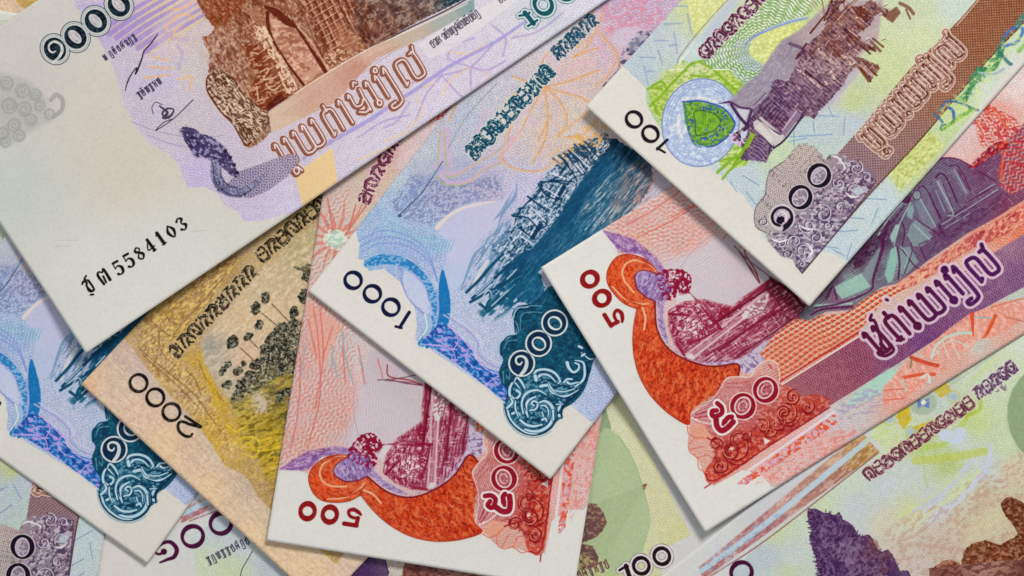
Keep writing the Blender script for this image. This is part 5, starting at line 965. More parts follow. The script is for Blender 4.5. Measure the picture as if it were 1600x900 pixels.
    for p, w, col in [([(560, 200), (500, 150), (420, 118), (350, 140), (320, 200), (340, 270), (400, 340)], 3, (238, 176, 130)), ([(540, 190), (470, 130), (380, 98), (300, 130)], 2.4, (200, 70, 44)), ([(250, 300), (330, 380), (430, 420), (500, 420)], 2.6, (238, 170, 130)), ([(460, 450), (480, 520), (470, 600)], 3, (240, 180, 140)), ([(560, 200), (550, 180), (470, 110), (370, 78), (280, 98), (222, 180), (214, 262), (250, 336), (330, 416), (420, 456)], 1.8, (172, 50, 34)), ([(420, 456), (400, 560), (392, 680), (404, 800), (440, 924), (520, 1060), (640, 1180), (760, 1250)], 1.8, (176, 60, 44)), ([(548, 410), (550, 520), (566, 610), (620, 710), (710, 782), (840, 836), (960, 856), (1122, 840), (1128, 920)], 2.6, (120, 26, 40)), ([(404, 230), (420, 310), (480, 370), (548, 406)], 2.6, (130, 40, 60)), ([(404, 240), (430, 195), (500, 192), (560, 214)], 2, (150, 50, 60)), ([(280, 260), (300, 330), (370, 400), (480, 440)], 2, (190, 60, 30)), ([(420, 480), (440, 600), (430, 700)], 2, (200, 70, 40))]:
        c.line(p, w, col, .9)
    # ---- lace of orange dots
    c.z(1240, 320, 1600 / 360)
    lace = [(-230, 1030), (-130, 900), (0, 800), (150, 770), (300, 760), (380, 740), (450, 660), (560, 600), (700, 560), (790, 580), (600, 700), (480, 850), (490, 900), (300, 1000), (0, 1160), (-150, 1260), (-160, 1130)]
    ml = c.poly(lace, (226, 206, 194), .8, smooth=False, feather=1)
    X, Y = c.XY(ml[1]); a = math.radians(32); u = X * math.cos(a) - Y * math.sin(a); w = X * math.sin(a) + Y * math.cos(a)
    u2 = u + 5 * (noise(X, Y, 30) - .5); w2 = w + 5 * (noise(X, Y, 30, seed=5) - .5)
    row = np.floor(w2 / 7.4); uu = (u2 / 8.6 + .5 * (row % 2)) % 1 - .5; ww = (w2 / 7.4) % 1 - .5
    d = np.hypot(uu * 8.6, ww * 7.4)
    c.ink((ml[0] * sstep(3.4, 2.4, d), ml[1]), (222, 84, 42), .95); c.ink((ml[0] * sstep(1.0, .5, np.abs(d - 3.9)) , ml[1]), (226, 150, 124), .6)
    uu3 = ((u2 + 4.3) / 8.6 + .5 * (row % 2)) % 1 - .5; d3 = np.hypot(uu3 * 8.6 + .6, ww * 7.4 - 1.2)
    c.ink((ml[0] * sstep(1.9, 1.1, d3), ml[1]), (104, 66, 60), .85); c.ink((ml[0] * sstep(1.5, .8, np.hypot(uu * 8.6 - 1, ww * 7.4 - 1)), ml[1]), (150, 40, 30), .6)
    lo_ = c.m_poly([(-230, 1030), (0, 880), (300, 900), (480, 850), (490, 900), (300, 1000), (0, 1160), (-150, 1260)], feather=4); c.ink(lo_, (224, 120, 84), .3)
    c.part('orange_lace', ml, cell=4)
    # ---- stone temple drawing right of the green corner
    c.z(1219, 156, 783 / 381.0)
    te = c.grad([(60, 700), (90, 650), (300, 400), (470, 200), (520, 184), (560, 188), (600, 205), (622, 216), (660, 190), (720, 140), (800, 60), (820, 300), (770, 330), (700, 375), (600, 430), (470, 520), (400, 575), (380, 590), (330, 600), (270, 640), (225, 675), (150, 680), (90, 710)],
                [(110, 670, (116, 126, 128)), (160, 590, (100, 84, 104)), (250, 500, (88, 66, 92)), (320, 420, (92, 84, 100)), (300, 540, (104, 104, 116)), (230, 590, (138, 176, 164)), (370, 520, (132, 176, 166)), (340, 440, (80, 50, 84)), (420, 330, (104, 110, 124)), (440, 430, (112, 112, 130)), (470, 300, (116, 112, 132)), (540, 240, (112, 98, 124)), (560, 320, (110, 96, 124)), (600, 260, (118, 90, 122)), (620, 360, (112, 78, 112)), (520, 430, (108, 70, 108)), (460, 480, (108, 78, 112)), (680, 280, (122, 86, 116)), (700, 230, (128, 80, 112)), (650, 230, (116, 62, 100)), (420, 540, (114, 90, 116)), (180, 650, (130, 100, 124)), (760, 240, (150, 80, 100)), (720, 340, (140, 70, 96))], .97, feather=1)
    c.part('temple_ruin_vignette', te, cell=4)
    c.hatch(te, (82, 36, 82), .42, 33, 3.7, .34, wob=.3, wc=26); c.marks(te, 500, 8, 1.1, [(84, 40, 82), (150, 176, 176), (96, 60, 98)], [33, -52], 6, .5, 12)
    pu = (88, 26, 72); lt = (158, 190, 182)
    for P_, col in [([(168, 604), (262, 556), (292, 600), (200, 640)], (150, 190, 174)), ([(110, 658), (235, 650), (232, 657), (108, 668)], (156, 198, 184)), ([(348, 590), (336, 560), (356, 480), (378, 466), (376, 520), (362, 580)], (140, 186, 172)), ([(262, 560), (300, 500), (322, 470), (330, 490), (300, 570), (285, 585)], (124, 140, 144)), ([(385, 480), (415, 470), (445, 520), (410, 556), (386, 560)], (124, 146, 148)), ([(420, 400), (440, 385), (492, 440), (455, 470), (425, 470), (405, 440)], (126, 144, 148)), ([(352, 440), (372, 400), (384, 400), (378, 430), (362, 462)], (156, 190, 184)), ([(410, 350), (425, 335), (432, 352), (424, 385), (408, 375)], (130, 160, 162)),
                    ([(440, 290), (455, 282), (472, 300), (514, 392), (498, 402)], (110, 100, 124)), ([(432, 330), (446, 310), (500, 408), (470, 430)], (120, 124, 140)), ([(500, 262), (514, 250), (560, 350), (545, 362)], (124, 118, 138)), ([(545, 225), (560, 220), (610, 300), (596, 312)], (118, 108, 134)), ([(480, 300), (494, 280), (548, 366), (524, 380)], (104, 84, 116)), ([(250, 480), (300, 440), (270, 530), (235, 545)], (84, 46, 78))]:
        c.poly(P_, col, .85, feather=.6)
    for p, w in [([(320, 440), (330, 470), (300, 570), (290, 612), (200, 652), (110, 668)], [5, 6, 4, 3, 3.4, 3]), ([(100, 690), (140, 672), (232, 664)], 3.4), ([(150, 640), (170, 600), (182, 640)], 3), ([(376, 470), (384, 520), (380, 575)], 3), ([(392, 480), (430, 530), (456, 546)], 2), ([(386, 380), (400, 420), (392, 470)], 2.2), ([(408, 440), (425, 480), (400, 556)], 1.6), ([(440, 385), (510, 432)], 1.8), ([(445, 465), (500, 440)], 1.6),
                 ([(436, 300), (452, 278), (474, 292), (514, 380)], 2.2), ([(500, 250), (516, 236), (536, 252), (570, 330)], 2.6), ([(545, 214), (566, 210), (590, 240), (612, 290)], 1.8), ([(478, 300), (520, 384)], 1.6), ([(524, 270), (556, 348)], 1.4), ([(572, 224), (606, 286)], 1.3), ([(410, 330), (470, 212), (520, 188), (570, 190), (620, 216)], 2.4), ([(620, 216), (664, 186), (700, 160), (730, 150)], [3, 6, 7, 5]), ([(512, 404), (600, 352), (700, 292)], 2.4), ([(520, 392), (600, 342)], 1.4), ([(600, 330), (680, 282)], 1.8), ([(450, 476), (470, 516)], 2), ([(510, 404), (530, 436)], 2), ([(640, 230), (690, 260)], 1.5), ([(300, 400), (350, 400), (400, 340)], 2.4), ([(330, 450), (350, 390)], 5)]:
        c.line(p, w, pu, .8)
    for p, w in [([(306, 450), (350, 380), (402, 322)], 2.6), ([(366, 468), (384, 400), (420, 330)], 2), ([(430, 400), (482, 450)], 1.8), ([(446, 310), (500, 406)], 1.8), ([(506, 262), (556, 362), (540, 372)], 1.8), ([(560, 222), (600, 300)], 1.4), ([(520, 400), (610, 345), (700, 288)], 1.8), ([(530, 412), (640, 345)], 1.2), ([(464, 218), (440, 260), (424, 300)], 1.3), ([(500, 290), (530, 360)], 1.2), ([(388, 470), (410, 500), (400, 540)], 1.6), ([(640, 300), (690, 270)], 1.2)]:
        c.line(p, w, lt, .75)
    c.poly(ellipse(404, 318, 16, 14), pu, .8); c.poly(ellipse(440, 306, 12, 14), (130, 148, 154), .85); c.line(ellipse(440, 306, 13, 15), 1.4, pu, .8, closed=True)
    c.tex(c.m_poly([(470, 500), (600, 420), (740, 320), (760, 280), (640, 330), (520, 400)], feather=3), (80, 36, 84), .5, 9, 2.4, ang=33, lo=.5, hi=.6)
    c.tex(c.m_poly([(300, 500), (200, 560), (140, 650), (90, 700), (300, 430), (350, 400)], feather=4), (60, 26, 54), .7, 7, 3, ang=48, lo=.45, hi=.58)
    c.z(1240, 320, 1600 / 360)
    # coral slope under the drawing
    sl = c.grad([(700, 556), (900, 430), (1250, 200), (1420, 110), (1600, 0), (1700, -60), (1760, 60), (1600, 140), (1480, 210), (1250, 300), (1000, 470), (860, 550), (790, 580)], [(800, 540, (224, 150, 120)), (1100, 330, (214, 130, 110)), (1300, 200, (180, 60, 70)), (1400, 200, (216, 120, 100)), (1500, 60, (170, 50, 60)), (1600, 60, (216, 90, 80)), (1550, 160, (226, 150, 120)), (1650, 120, (230, 150, 110))], .92, feather=2)
    c.tex(sl, (176, 44, 52), .6, 8, 3, ang=32, lo=.52, hi=.62); c.tex(sl, (240, 190, 160), .6, 6, 3, ang=60, lo=.56, hi=.64, seed=3)
    # red cartouche at the far right
    c.z(1270, 140, 1600 / 330)
    rc = c.m_poly([(1140, 200), (1270, 80), (1350, 120), (1520, 210), (1640, 310), (1700, 700), (1500, 800), (1430, 740), (1400, 640), (1440, 500), (1380, 430), (1270, 430), (1240, 280)], feather=1.2)
    c.guil(rc, (216, 80, 60), .95, -30, 6, 2.0, 12, .42); c.guil(rc, (200, 210, 212), .5, 50, 7, 2, 14, .25); c.tex(rc, (200, 40, 50), .7, 6, 5, lo=.56, hi=.63)
    c.lines([[(1240, 240), (1290, 340), (1280, 400)], [(1220, 150), (1280, 100), (1400, 170), (1500, 240)], [(1430, 700), (1440, 540), (1460, 460)], [(1150, 200), (1220, 170)], [(1300, 130), (1330, 180), (1400, 200), (1480, 300)]], 3.4, (222, 96, 66), .8)
    c.marks(c.m_poly([(1180, 590), (1320, 450), (1400, 390), (1480, 390), (1470, 440), (1340, 520), (1220, 610)], feather=1), 160, 6, 1.8, [(150, 30, 60), (170, 30, 44), (120, 30, 70), (214, 110, 90)], [40, 70], 22, .9, 21); c.marks(c.m_poly(ellipse(1440, 420, 46, 36, 30)), 50, 5, 2, [(190, 30, 36), (150, 20, 40), (226, 110, 84)], [30, 90], 30, .9, 22)
    # ---- rose-violet band
    c.z()
    band = [(1225, 598), (1350, 520), (1600, 366), (1900, 180), (1950, 262), (1537, 482), (1475, 522), (1397, 572), (1292, 637), (1100, 762), (1112, 752), (1180, 640)]
    mbd = c.grad(band, [(1250, 630, (160, 92, 104)), (1300, 600, (158, 84, 98)), (1350, 560, (150, 74, 100)), (1400, 560, (130, 70, 116)), (1440, 530, (112, 62, 122)), (1500, 470, (124, 78, 126)), (1600, 430, (126, 84, 132)), (1580, 380, (150, 110, 140)), (1180, 700, (216, 104, 82)), (1120, 740, (214, 100, 76)), (1230, 680, (206, 110, 92))], .98)
    c.part('rose_band', mbd, cell=4)
    mb2 = c.m_poly([(1240, 595), (1350, 524), (1600, 368), (1900, 184), (1946, 258), (1537, 478), (1475, 518), (1397, 568), (1300, 628), (1270, 610)])
    X, Y = c.XY(mb2[1]); u = X * math.cos(a) - Y * math.sin(a); w = X * math.sin(a) + Y * math.cos(a)
    v = np.cos(u * 2 * np.pi / 4.6 + 1.2 * np.sin(w * .9)) * np.cos(w * 2 * np.pi / 4.4) + .5 * (noise(X, Y, 4) - .5)
    c.ink((mb2[0] * sstep(.3, .6, v), mb2[1]), (96, 24, 60), .6); c.ink((mb2[0] * sstep(.3, .6, -v), mb2[1]), (214, 170, 180), .4)
    c.line([(1222, 601), (1350, 521), (1400, 490)], 1.8, (236, 224, 220), .95); c.line([(1218, 597), (1346, 516)], 3, (190, 44, 50), .85)
    c.line([(1100, 762), (1292, 638)], 2.2, (176, 36, 44), .8)
    # value lettering on the band
    c.z()
    st = value_words(c, ['mo', 'po', 'ro', 'yo', 'ro', 'ya', 'lo'], 1380, 553, 35.5, 43, 17.4, -.10)
    U1 = union([c.m_line(b, 6.4) for b in st] + [c.m_line(b, 5) for b in [[(1362, 492), (1360, 500), (1368, 504), (1378, 540), (1372, 552), (1384, 556), (1396, 548), (1392, 538)], [(1402, 532), (1412, 530)], [(1385, 468), (1387, 469)]]])
    c.ink(dilate(U1, 4.2, c), (206, 180, 194), .95); c.ink(U1, (94, 22, 62))
    X, Y = c.XY(U1[1]); c.ink((U1[0] * sstep(1400, 1520, X), U1[1]), (78, 36, 106), .7)
    c.part('khmer_value_lettering', U1, cell=2.5)
    # ---- emblem with khmer ៥០០
    c.z(1060, 540, 1600 / 360)
    sh = c.grad([(90, 470), (200, 400), (270, 330), (330, 230), (400, 215), (500, 215), (540, 150), (600, 120), (660, 110), (690, 160), (700, 260), (780, 290), (860, 350), (980, 340), (1040, 430), (640, 690), (420, 850), (230, 960), (180, 880), (250, 760), (240, 660), (180, 560), (100, 520)], [(200, 470, (200, 142, 142)), (350, 290, (206, 146, 138)), (600, 170, (212, 164, 154)), (500, 480, (188, 96, 104)), (300, 560, (188, 104, 108)), (650, 420, (196, 92, 86)), (400, 680, (204, 66, 46)), (750, 480, (200, 64, 46)), (950, 430, (190, 62, 50)), (300, 800, (208, 74, 52)), (600, 600, (204, 62, 44)), (850, 440, (196, 62, 46)), (480, 740, (206, 66, 46)), (250, 740, (200, 70, 54)), (620, 500, (196, 74, 60))], .97, smooth=True)
    c.part('red_emblem', sh, cell=3)
    c.tex(sh, (226, 190, 180), .4, 4, 3, lo=.54, hi=.62); 
    for p, w, col in [([(90, 470), (200, 400), (270, 330), (330, 232), (400, 216), (500, 216), (540, 150), (600, 110), (670, 108), (700, 180), (700, 262)], 1.8, (222, 200, 196)), ([(95, 500), (160, 530), (220, 540)], 3, (228, 216, 212)), ([(330, 260), (420, 260), (480, 250)], 1.6, (190, 90, 100)), ([(320, 290), (440, 290)], 1.6, (190, 90, 100)), ([(630, 130), (650, 160)], 2.4, (190, 60, 70)), ([(120, 480), (220, 450)], 2.2, (170, 50, 70)), ([(110, 500), (200, 490)], 2.2, (170, 50, 70))]:
        c.line(p, w, col, .9)
    c.hatch(c.m_poly([(100, 480), (330, 240), (520, 220), (600, 130), (690, 130), (700, 260), (560, 400), (420, 560), (240, 640)], feather=1), (176, 70, 84), .5, 20, 3.8, .34, wob=1.2, wc=30)
    dr = (140, 18, 30)
    for (x, y, r, a0, tn, w) in [(750, 480, 84, 60, 1.1, 4), (740, 470, 50, 250, 1, 4), (390, 720, 100, 20, 1.1, 4), (370, 740, 54, 200, -1.1, 4), (590, 560, 56, 120, 1, 3.6), (900, 430, 44, 30, 1.1, 4), (800, 360, 50, 200, -1, 4), (290, 840, 50, 0, 1.1, 3.6), (260, 680, 44, 100, -1, 3.6), (640, 600, 40, 0, 1, 3), (470, 620, 40, 60, 1, 3), (430, 640, 70, 10, .7, 3), (680, 540, 70, 170, .6, 3)]:
        c.line(spiral(x, y, r * .2, r, a0, tn), w * 1.1, dr, .9); c.line(spiral(x, y, r * .45, r * 1.25, a0 + 70, tn * .6), w * .7, dr, .8, taper=2); c.line(spiral(x - 4, y - 5, r * .2, r, a0, tn), w * .45, (236, 146, 112), .85)
    c.tex(c.m_poly([(640, 440), (1040, 430), (640, 690), (420, 850), (230, 900), (240, 680), (420, 600)], feather=2), (150, 24, 36), .5, 6, 5, lo=.56, hi=.64, seed=6)
    c.poly([(590, 640), (640, 660), (600, 690)], (226, 214, 206), .95); c.poly(ellipse(370, 716, 16, 10), (226, 200, 180), .9)
    c.poly([(60, 560), (180, 540), (220, 640), (120, 660)], (226, 150, 120), .7, feather=1)
    for p in [[(60, 560), (70, 610), (110, 640), (70, 690), (80, 740), (130, 780), (140, 850), (190, 880)], [(110, 640), (180, 640)], [(130, 780), (200, 760), (240, 790)], [(80, 720), (170, 700)]]: c.line(p, 2, (214, 110, 90), .75)
    c.lines([[(200, 640), (300, 700)], [(180, 885), (260, 930), (640, 690), (1050, 430)]], 2.4, (170, 30, 40), .9)
    ns = []
    for x, y in [(448, 420), (606, 308)]:
        c.poly(ellipse(x, y, 97, 99), (222, 206, 200), .95); ns.append(c.poly(ellipse(x, y, 89, 91), (156, 24, 44))); c.poly(ellipse(x - 2, y - 2, 56, 68, -30), (224, 208, 204)); q = c.poly(ellipse(x - 2, y - 2, 47, 58, -30), (188, 104, 112)); c.line(ellipse(x - 2, y - 2, 26, 34, -30), 1.6, (222, 196, 194), .9, closed=True); c.tex(q, (156, 40, 60), .7, 3, 3, lo=.52, hi=.58)
    five = [[(270, 400), (300, 430), (300, 470), (260, 490), (235, 485), (235, 455), (265, 450)], [(260, 500), (268, 560), (300, 590), (340, 570), (380, 530)], [(320, 530), (345, 500), (370, 495)], [(310, 545), (318, 520)]]
    fm = [c.m_line(p, w) for p, w in zip(five, [7.5, 9, 8, 6])]; U = union(fm); c.ink(dilate(U, 3.2, c), (228, 216, 212)); c.ink(U, (160, 26, 48)); ns.append(U)
    c.part('khmer_numeral', ns, cell=2)
    # orange trail below the band
    tr = c.m_poly([(400, 960), (560, 840), (760, 700), (940, 570), (1080, 470), (1110, 530), (960, 640), (740, 790), (600, 880), (480, 960)], rag=2)
    c.tex(tr, (232, 84, 50), .95, 6, 5, lo=.42, hi=.5, seed=4); c.tex(tr, (200, 160, 190), .7, 6, 5, lo=.58, hi=.64, seed=6)
    c.line([(420, 910), (760, 680), (1080, 460)], 4, (214, 208, 216), .85)
    c.tex(c.m_poly([(520, 960), (980, 640), (1200, 560), (1260, 600), (900, 900)], feather=3), (226, 130, 120), .7, 8, 3, ang=20, lo=.5, hi=.6, seed=8)
    # pleated flowers along the lower border
    c.tile(3, 2)
    c.poly([(560, 640), (760, 500), (800, 520), (780, 600), (640, 700), (480, 740)], (160, 206, 188), .8, feather=3)
    c.tex(c.m_poly([(430, 750), (560, 650), (720, 600), (700, 760), (560, 820), (440, 830)], feather=3), (160, 140, 180), .6, 9, 3, ang=10, lo=.5, hi=.6, seed=9)
    for P_ in [[(720, 620), (830, 500), (900, 420), (1060, 480), (1130, 500), (1000, 560), (960, 620), (860, 680), (720, 750)], [(1110, 270), (1260, 160), (1420, 110), (1600, 80), (1700, 100), (1560, 220), (1420, 300), (1300, 330), (1250, 400), (1120, 380), (1020, 460), (960, 400)]]:
        m = c.poly(P_, (226, 142, 122), .85, feather=1); c.tex(m, (238, 190, 176), .6, 6, 3, ang=-50, lo=.52, hi=.62)
    for p, w, col in [([(895, 435), (980, 465), (1060, 485)], 6, (214, 66, 40)), ([(840, 560), (960, 540), (1040, 540)], 5, (226, 80, 50)), ([(1275, 165), (1282, 300)], [7, 2.5], (222, 70, 36)), ([(1420, 175), (1370, 280), (1345, 310)], [6, 5, 2], (226, 80, 40)), ([(1290, 180), (1400, 190)], 2.4, (140, 170, 160)), ([(1400, 120), (1500, 90), (1620, 60)], 3, (226, 120, 90)), ([(720, 640), (850, 630)], 2, (220, 100, 90)), ([(730, 700), (850, 690)], 2, (220, 100, 90)), ([(840, 560), (860, 650)], 2.4, (160, 190, 170)), ([(900, 440), (890, 500)], 2.4, (100, 120, 90)), ([(1040, 420), (1140, 330), (1260, 370)], 2, (180, 200, 190)), ([(1140, 320), (1200, 440)], 2, (216, 196, 186)), ([(1090, 330), (1130, 440)], 2, (216, 196, 186)), ([(1020, 440), (1060, 350), (1160, 290), (1270, 280)], 4, (176, 206, 194)), ([(960, 560), (1000, 540), (1010, 590)], 4, (196, 210, 200)), ([(1480, 180), (1600, 210)], 2.2, (200, 110, 90))]:
        c.line(p, w, col, .9)
    # ---- figures 500
    c.z(900, 380, 1600 / 360); rd = (150, 30, 34); ns = []
    T = [(95, 250), (178, 382)]
    for x, y in T: ns.append(c.line(ellipse(x, y, 49, 52, -58), [6.4, 9.0, 6.4, 9.0, 6.4], rd, closed=True))
    tt = local(262, 512, 122, 10)
    # the 5 as in the photograph: its stem end points down-left, bowl to the right
    ns += [c.line([(196, 498), (242, 572)], 7, rd, smooth=False), c.line([(240, 570), (288, 545)], 6.6, rd, smooth=False), c.line([(284, 548), (262, 498), (282, 466), (312, 484), (320, 520), (318, 545)], [5, 5, 5.5, 6.5, 6, 4], rd)]
    c.part('corner_numeral', ns, cell=1.5)
    # ---- what only the lower note shows: flower and heading
    c.use(fr2); c.z()
    for k in range(15):
        a_ = math.radians(-150 + k * 24); r1, r2 = 12, 62 + 14 * math.sin(k * 2.1)
        c.line([(525 + r1 * math.cos(a_), 374 + r1 * math.sin(a_)), (525 + r2 * .6 * math.cos(a_ + .1), 374 + r2 * .6 * math.sin(a_ + .1)), (525 + r2 * math.cos(a_), 374 + r2 * math.sin(a_))], [7, 4, 1.5], (222, 100, 84), .55)
    c.poly(ellipse(525, 374, 16, 15), (166, 204, 184), .8, feather=2); c.tex(c.m_poly(ellipse(525, 374, 20, 18)), (214, 224, 206), .8, 5, 4, lo=.5, hi=.58)
    c.lines([[(540, 366), (566, 330), (584, 305)], [(545, 360), (556, 320)], [(520, 360), (512, 310)]], 2.6, (210, 110, 90), .8)
    mu = muol(c, (566, 318), (625, 200), 20, (96, 36, 66), (222, 190, 186), 6, seed=8, lum=.5); c.part('khmer_bank_lettering', mu, cell=2)
    c.guil(c.m_poly([(440, 650), (470, 480), (490, 440), (540, 500), (560, 640), (540, 700), (440, 720)], feather=3), (218, 128, 118), .42, 78, 6.5, 1.6, 26, .3)
    fan = c.m_poly([(478, 470), (535, 510), (500, 580), (486, 540)], feather=1); c.ink(fan, (224, 160, 140), .7)
    c.lines([[(490, 480), (497, 530), (500, 620), (480, 700)], [(500, 480), (505, 560), (492, 640)], [(482, 500), (495, 560)], [(520, 510), (504, 560)], [(470, 560), (466, 640), (455, 700)], [(535, 540), (540, 600)], [(560, 540), (570, 600)], [(590, 560), (598, 590)]], 2.2, (218, 110, 100), .8)
    c.lines([[(535, 520), (540, 560), (552, 600)], [(520, 560), (528, 590)], [(478, 540), (470, 590)], [(560, 560), (568, 580)], [(520, 540), (518, 580)]], 2.6, (140, 160, 170), .7)
    c.lines([[(605, 570), (608, 588), (640, 594), (660, 602)]], 2.2, (160, 44, 60), .9); c.line([(555, 600), (552, 640), (560, 680)], 1.4, (176, 150, 170), .8)
    c.use(fr); c.z()
    c.tex(full, (250, 248, 236), .05, 3, 3, lo=.5, hi=.7, seed=14); c.tex(full, (120, 120, 112), .04, 3.4, 2.6, lo=.52, hi=.7, seed=15)
    return c

def design_two_thousand():
    """ochre note with palm trees"""
    fr = Frame(128, 600, 48.1, 1050, 512); c = Canvas(fr, (222, 190, 156)); full = fullmask(c)
    c.gradm(full, [(130, 600, (222, 180, 140)), (190, 540, (196, 172, 158)), (230, 580, (196, 176, 168)), (180, 610, (206, 182, 158)), (215, 650, (214, 184, 156)), (300, 640, (198, 178, 166)), (330, 760, (224, 190, 152)), (340, 690, (196, 178, 160)), (390, 750, (194, 172, 150)), (410, 800, (208, 186, 158)), (400, 830, (226, 192, 152)), (470, 890, (224, 194, 156)),
                   (540, 870, (216, 190, 166)), (300, 690, (208, 180, 150)), (500, 900, (220, 190, 150)), (260, 690, (224, 190, 150))])
    c.tex(full, (230, 206, 172), .28, 14, 3, ang=-42, lo=.54, hi=.66, seed=3); c.tex(full, (186, 154, 142), .24, 16, 3, ang=-42, lo=.56, hi=.68, seed=5)
    c.z(130, 400, 4)
    body = [(230, 500), (330, 420), (600, 100), (900, -300), (1500, -900), (2600, -1200), (2600, 300), (1600, 1900), (1290, 1640), (1240, 1620), (1180, 1560), (1100, 1480), (1060, 1400), (1000, 1340), (900, 1300), (820, 1180), (700, 1010), (560, 880), (400, 700), (300, 560)]
    mb = c.grad(body, [(300, 500, (190, 160, 120)), (420, 440, (196, 160, 100)), (520, 360, (186, 148, 60)), (560, 400, (190, 150, 56)), (650, 300, (192, 152, 70)), (700, 250, (176, 136, 70)), (850, 100, (160, 120, 66)), (420, 560, (170, 136, 96)), (480, 480, (200, 164, 90)), (560, 560, (206, 166, 80)), (500, 650, (204, 166, 120)), (640, 720, (206, 170, 110)), (700, 640, (196, 150, 40)), (760, 780, (206, 166, 50)), (640, 850, (204, 172, 130)),
                       (740, 900, (202, 176, 150)), (860, 880, (196, 150, 40)), (800, 1000, (200, 156, 40)), (850, 1080, (204, 156, 30)), (960, 1100, (206, 160, 30)), (940, 1190, (206, 170, 90)), (1010, 1130, (200, 160, 60)), (1080, 1180, (206, 164, 40)), (1180, 1170, (212, 164, 30)), (1200, 1050, (160, 120, 20)), (1160, 1240, (190, 150, 40)), (1120, 1320, (190, 154, 80)), (1180, 1400, (170, 140, 90)), (1100, 1260, (180, 150, 100)),
                       (1000, 700, (196, 176, 150)), (850, 600, (166, 156, 144)), (800, 540, (170, 160, 146)), (900, 420, (200, 176, 142)), (1000, 330, (206, 178, 140)), (1150, 100, (196, 174, 140)), (1300, 100, (180, 160, 120)), (1330, 0, (178, 158, 118)), (1350, -100, (176, 152, 100)), (1380, -200, (160, 130, 80)), (1200, 300, (200, 176, 140)), (850, 740, (184, 168, 148)), (950, 620, (190, 170, 150)), (900, 250, (176, 160, 140)), (1250, 600, (120, 110, 84)), (1150, 760, (140, 120, 40)), (1280, 850, (150, 120, 30))], feather=1.5, p=3.2)
    c.part('ochre_underprint', mb, cell=8)
    c.marks(mb, 900, 11, 1.3, [(216, 182, 80), (150, 110, 70), (226, 200, 140)], [50, -40, 20], 16, .5, 5, thr=.9)
    c.tint(mb, (172, 128, 84), (224, 200, 130), 48, 6, .24); c.tex(mb, (210, 176, 60), .25, 8, 5, ang=45, lo=.54, hi=.66, seed=6); c.tex(mb, (186, 140, 128), .42, 6, 4, ang=-20, lo=.54, hi=.64, seed=7)
    low = c.m_poly([(330, 430), (620, 100), (900, -200), (960, 0), (760, 330), (560, 620), (760, 780), (860, 1000), (980, 1250), (700, 1000), (400, 680)], feather=4)
    c.tex(low, (232, 200, 110), .7, 6, 3, ang=45, lo=.55, hi=.64, seed=8); c.tex(low, (150, 104, 60), .6, 7, 2.6, ang=50, lo=.55, hi=.64, seed=9)
    c.line([(700, 1180), (760, 1000), (790, 840), (740, 700), (700, 620)], 6, (206, 160, 30), 0)
    for p in [[(340, 560), (430, 640), (560, 740), (700, 860), (850, 1060)], [(360, 600), (460, 690), (600, 810), (740, 950)], [(420, 400), (520, 480), (600, 500)], [(560, 480), (640, 380), (740, 270), (860, 130)], [(480, 420), (470, 540), (520, 640)], [(600, 420), (540, 400), (500, 340)], [(720, 640), (760, 740), (820, 820), (880, 900)], [(640, 700), (700, 760), (740, 860)]]:
        c.line(p, [2, 3.4, 2], (140, 100, 62), .62)
    c.line([(720, 560), (740, 640), (800, 780), (850, 920)], [3, 8, 10, 8], (212, 166, 30), .7)
    # river bank and pale haze
    sky = c.grad([(730, 560), (760, 480), (860, 360), (1000, 200), (1160, 20), (1300, -140), (1500, -260), (1400, 200), (1350, 500), (1000, 900), (900, 880), (820, 760), (750, 660)], [(800, 560, (160, 154, 144)), (900, 420, (206, 184, 152)), (980, 350, (210, 182, 144)), (830, 660, (178, 166, 150)), (880, 800, (186, 170, 148)), (1100, 200, (190, 172, 140)), (1160, 100, (196, 176, 140)), (1100, 350, (214, 184, 148)), (1200, 300, (206, 180, 146)), (1000, 620, (212, 176, 146)), (1300, -60, (180, 164, 124))], .85, feather=5)
    c.tex(sky, (220, 200, 168), .5, 16, 4, ang=40, lo=.54, hi=.66, seed=12)
    # olive fields
    ol = c.grad([(920, 880), (1100, 700), (1320, 560), (1500, 500), (1600, 800), (1400, 1300), (1240, 1560), (1100, 1250), (1000, 1150), (960, 1000)], [(1000, 880, (150, 136, 66)), (1150, 740, (140, 124, 60)), (1200, 860, (104, 92, 50)), (1250, 1000, (130, 110, 34)), (1060, 1000, (190, 156, 40)), (1180, 1130, (196, 158, 30)), (1100, 900, (200, 190, 170)), (1150, 1000, (150, 122, 24)), (1250, 1150, (200, 164, 40)), (1200, 1300, (200, 160, 40)), (1180, 1420, (176, 140, 70))], .85, feather=5)
    c.tex(ol, (90, 80, 30), .6, 10, 4, ang=20, lo=.53, hi=.64, seed=13); c.tex(ol, (220, 186, 70), .45, 9, 4, ang=30, lo=.54, hi=.64, seed=15)
    c.tex(c.m_poly([(1060, 850), (1130, 820), (1180, 880), (1160, 970), (1080, 970)], feather=4), (196, 180, 156), .9, 8, 6, ang=60, lo=.38, hi=.56)
    for p in [[(950, 1160), (1000, 1120), (1080, 1120), (1110, 1170), (1080, 1240), (1020, 1220)], [(1000, 1180), (1040, 1150), (1070, 1190)], [(900, 1040), (960, 1080), (1000, 1060)], [(1080, 1200), (1180, 1190), (1260, 1160)], [(1100, 1140), (1180, 1120)]]: c.line(p, 3, (226, 190, 40), .8)
    # palms and foliage
    dk = (58, 60, 50)
    tr = []
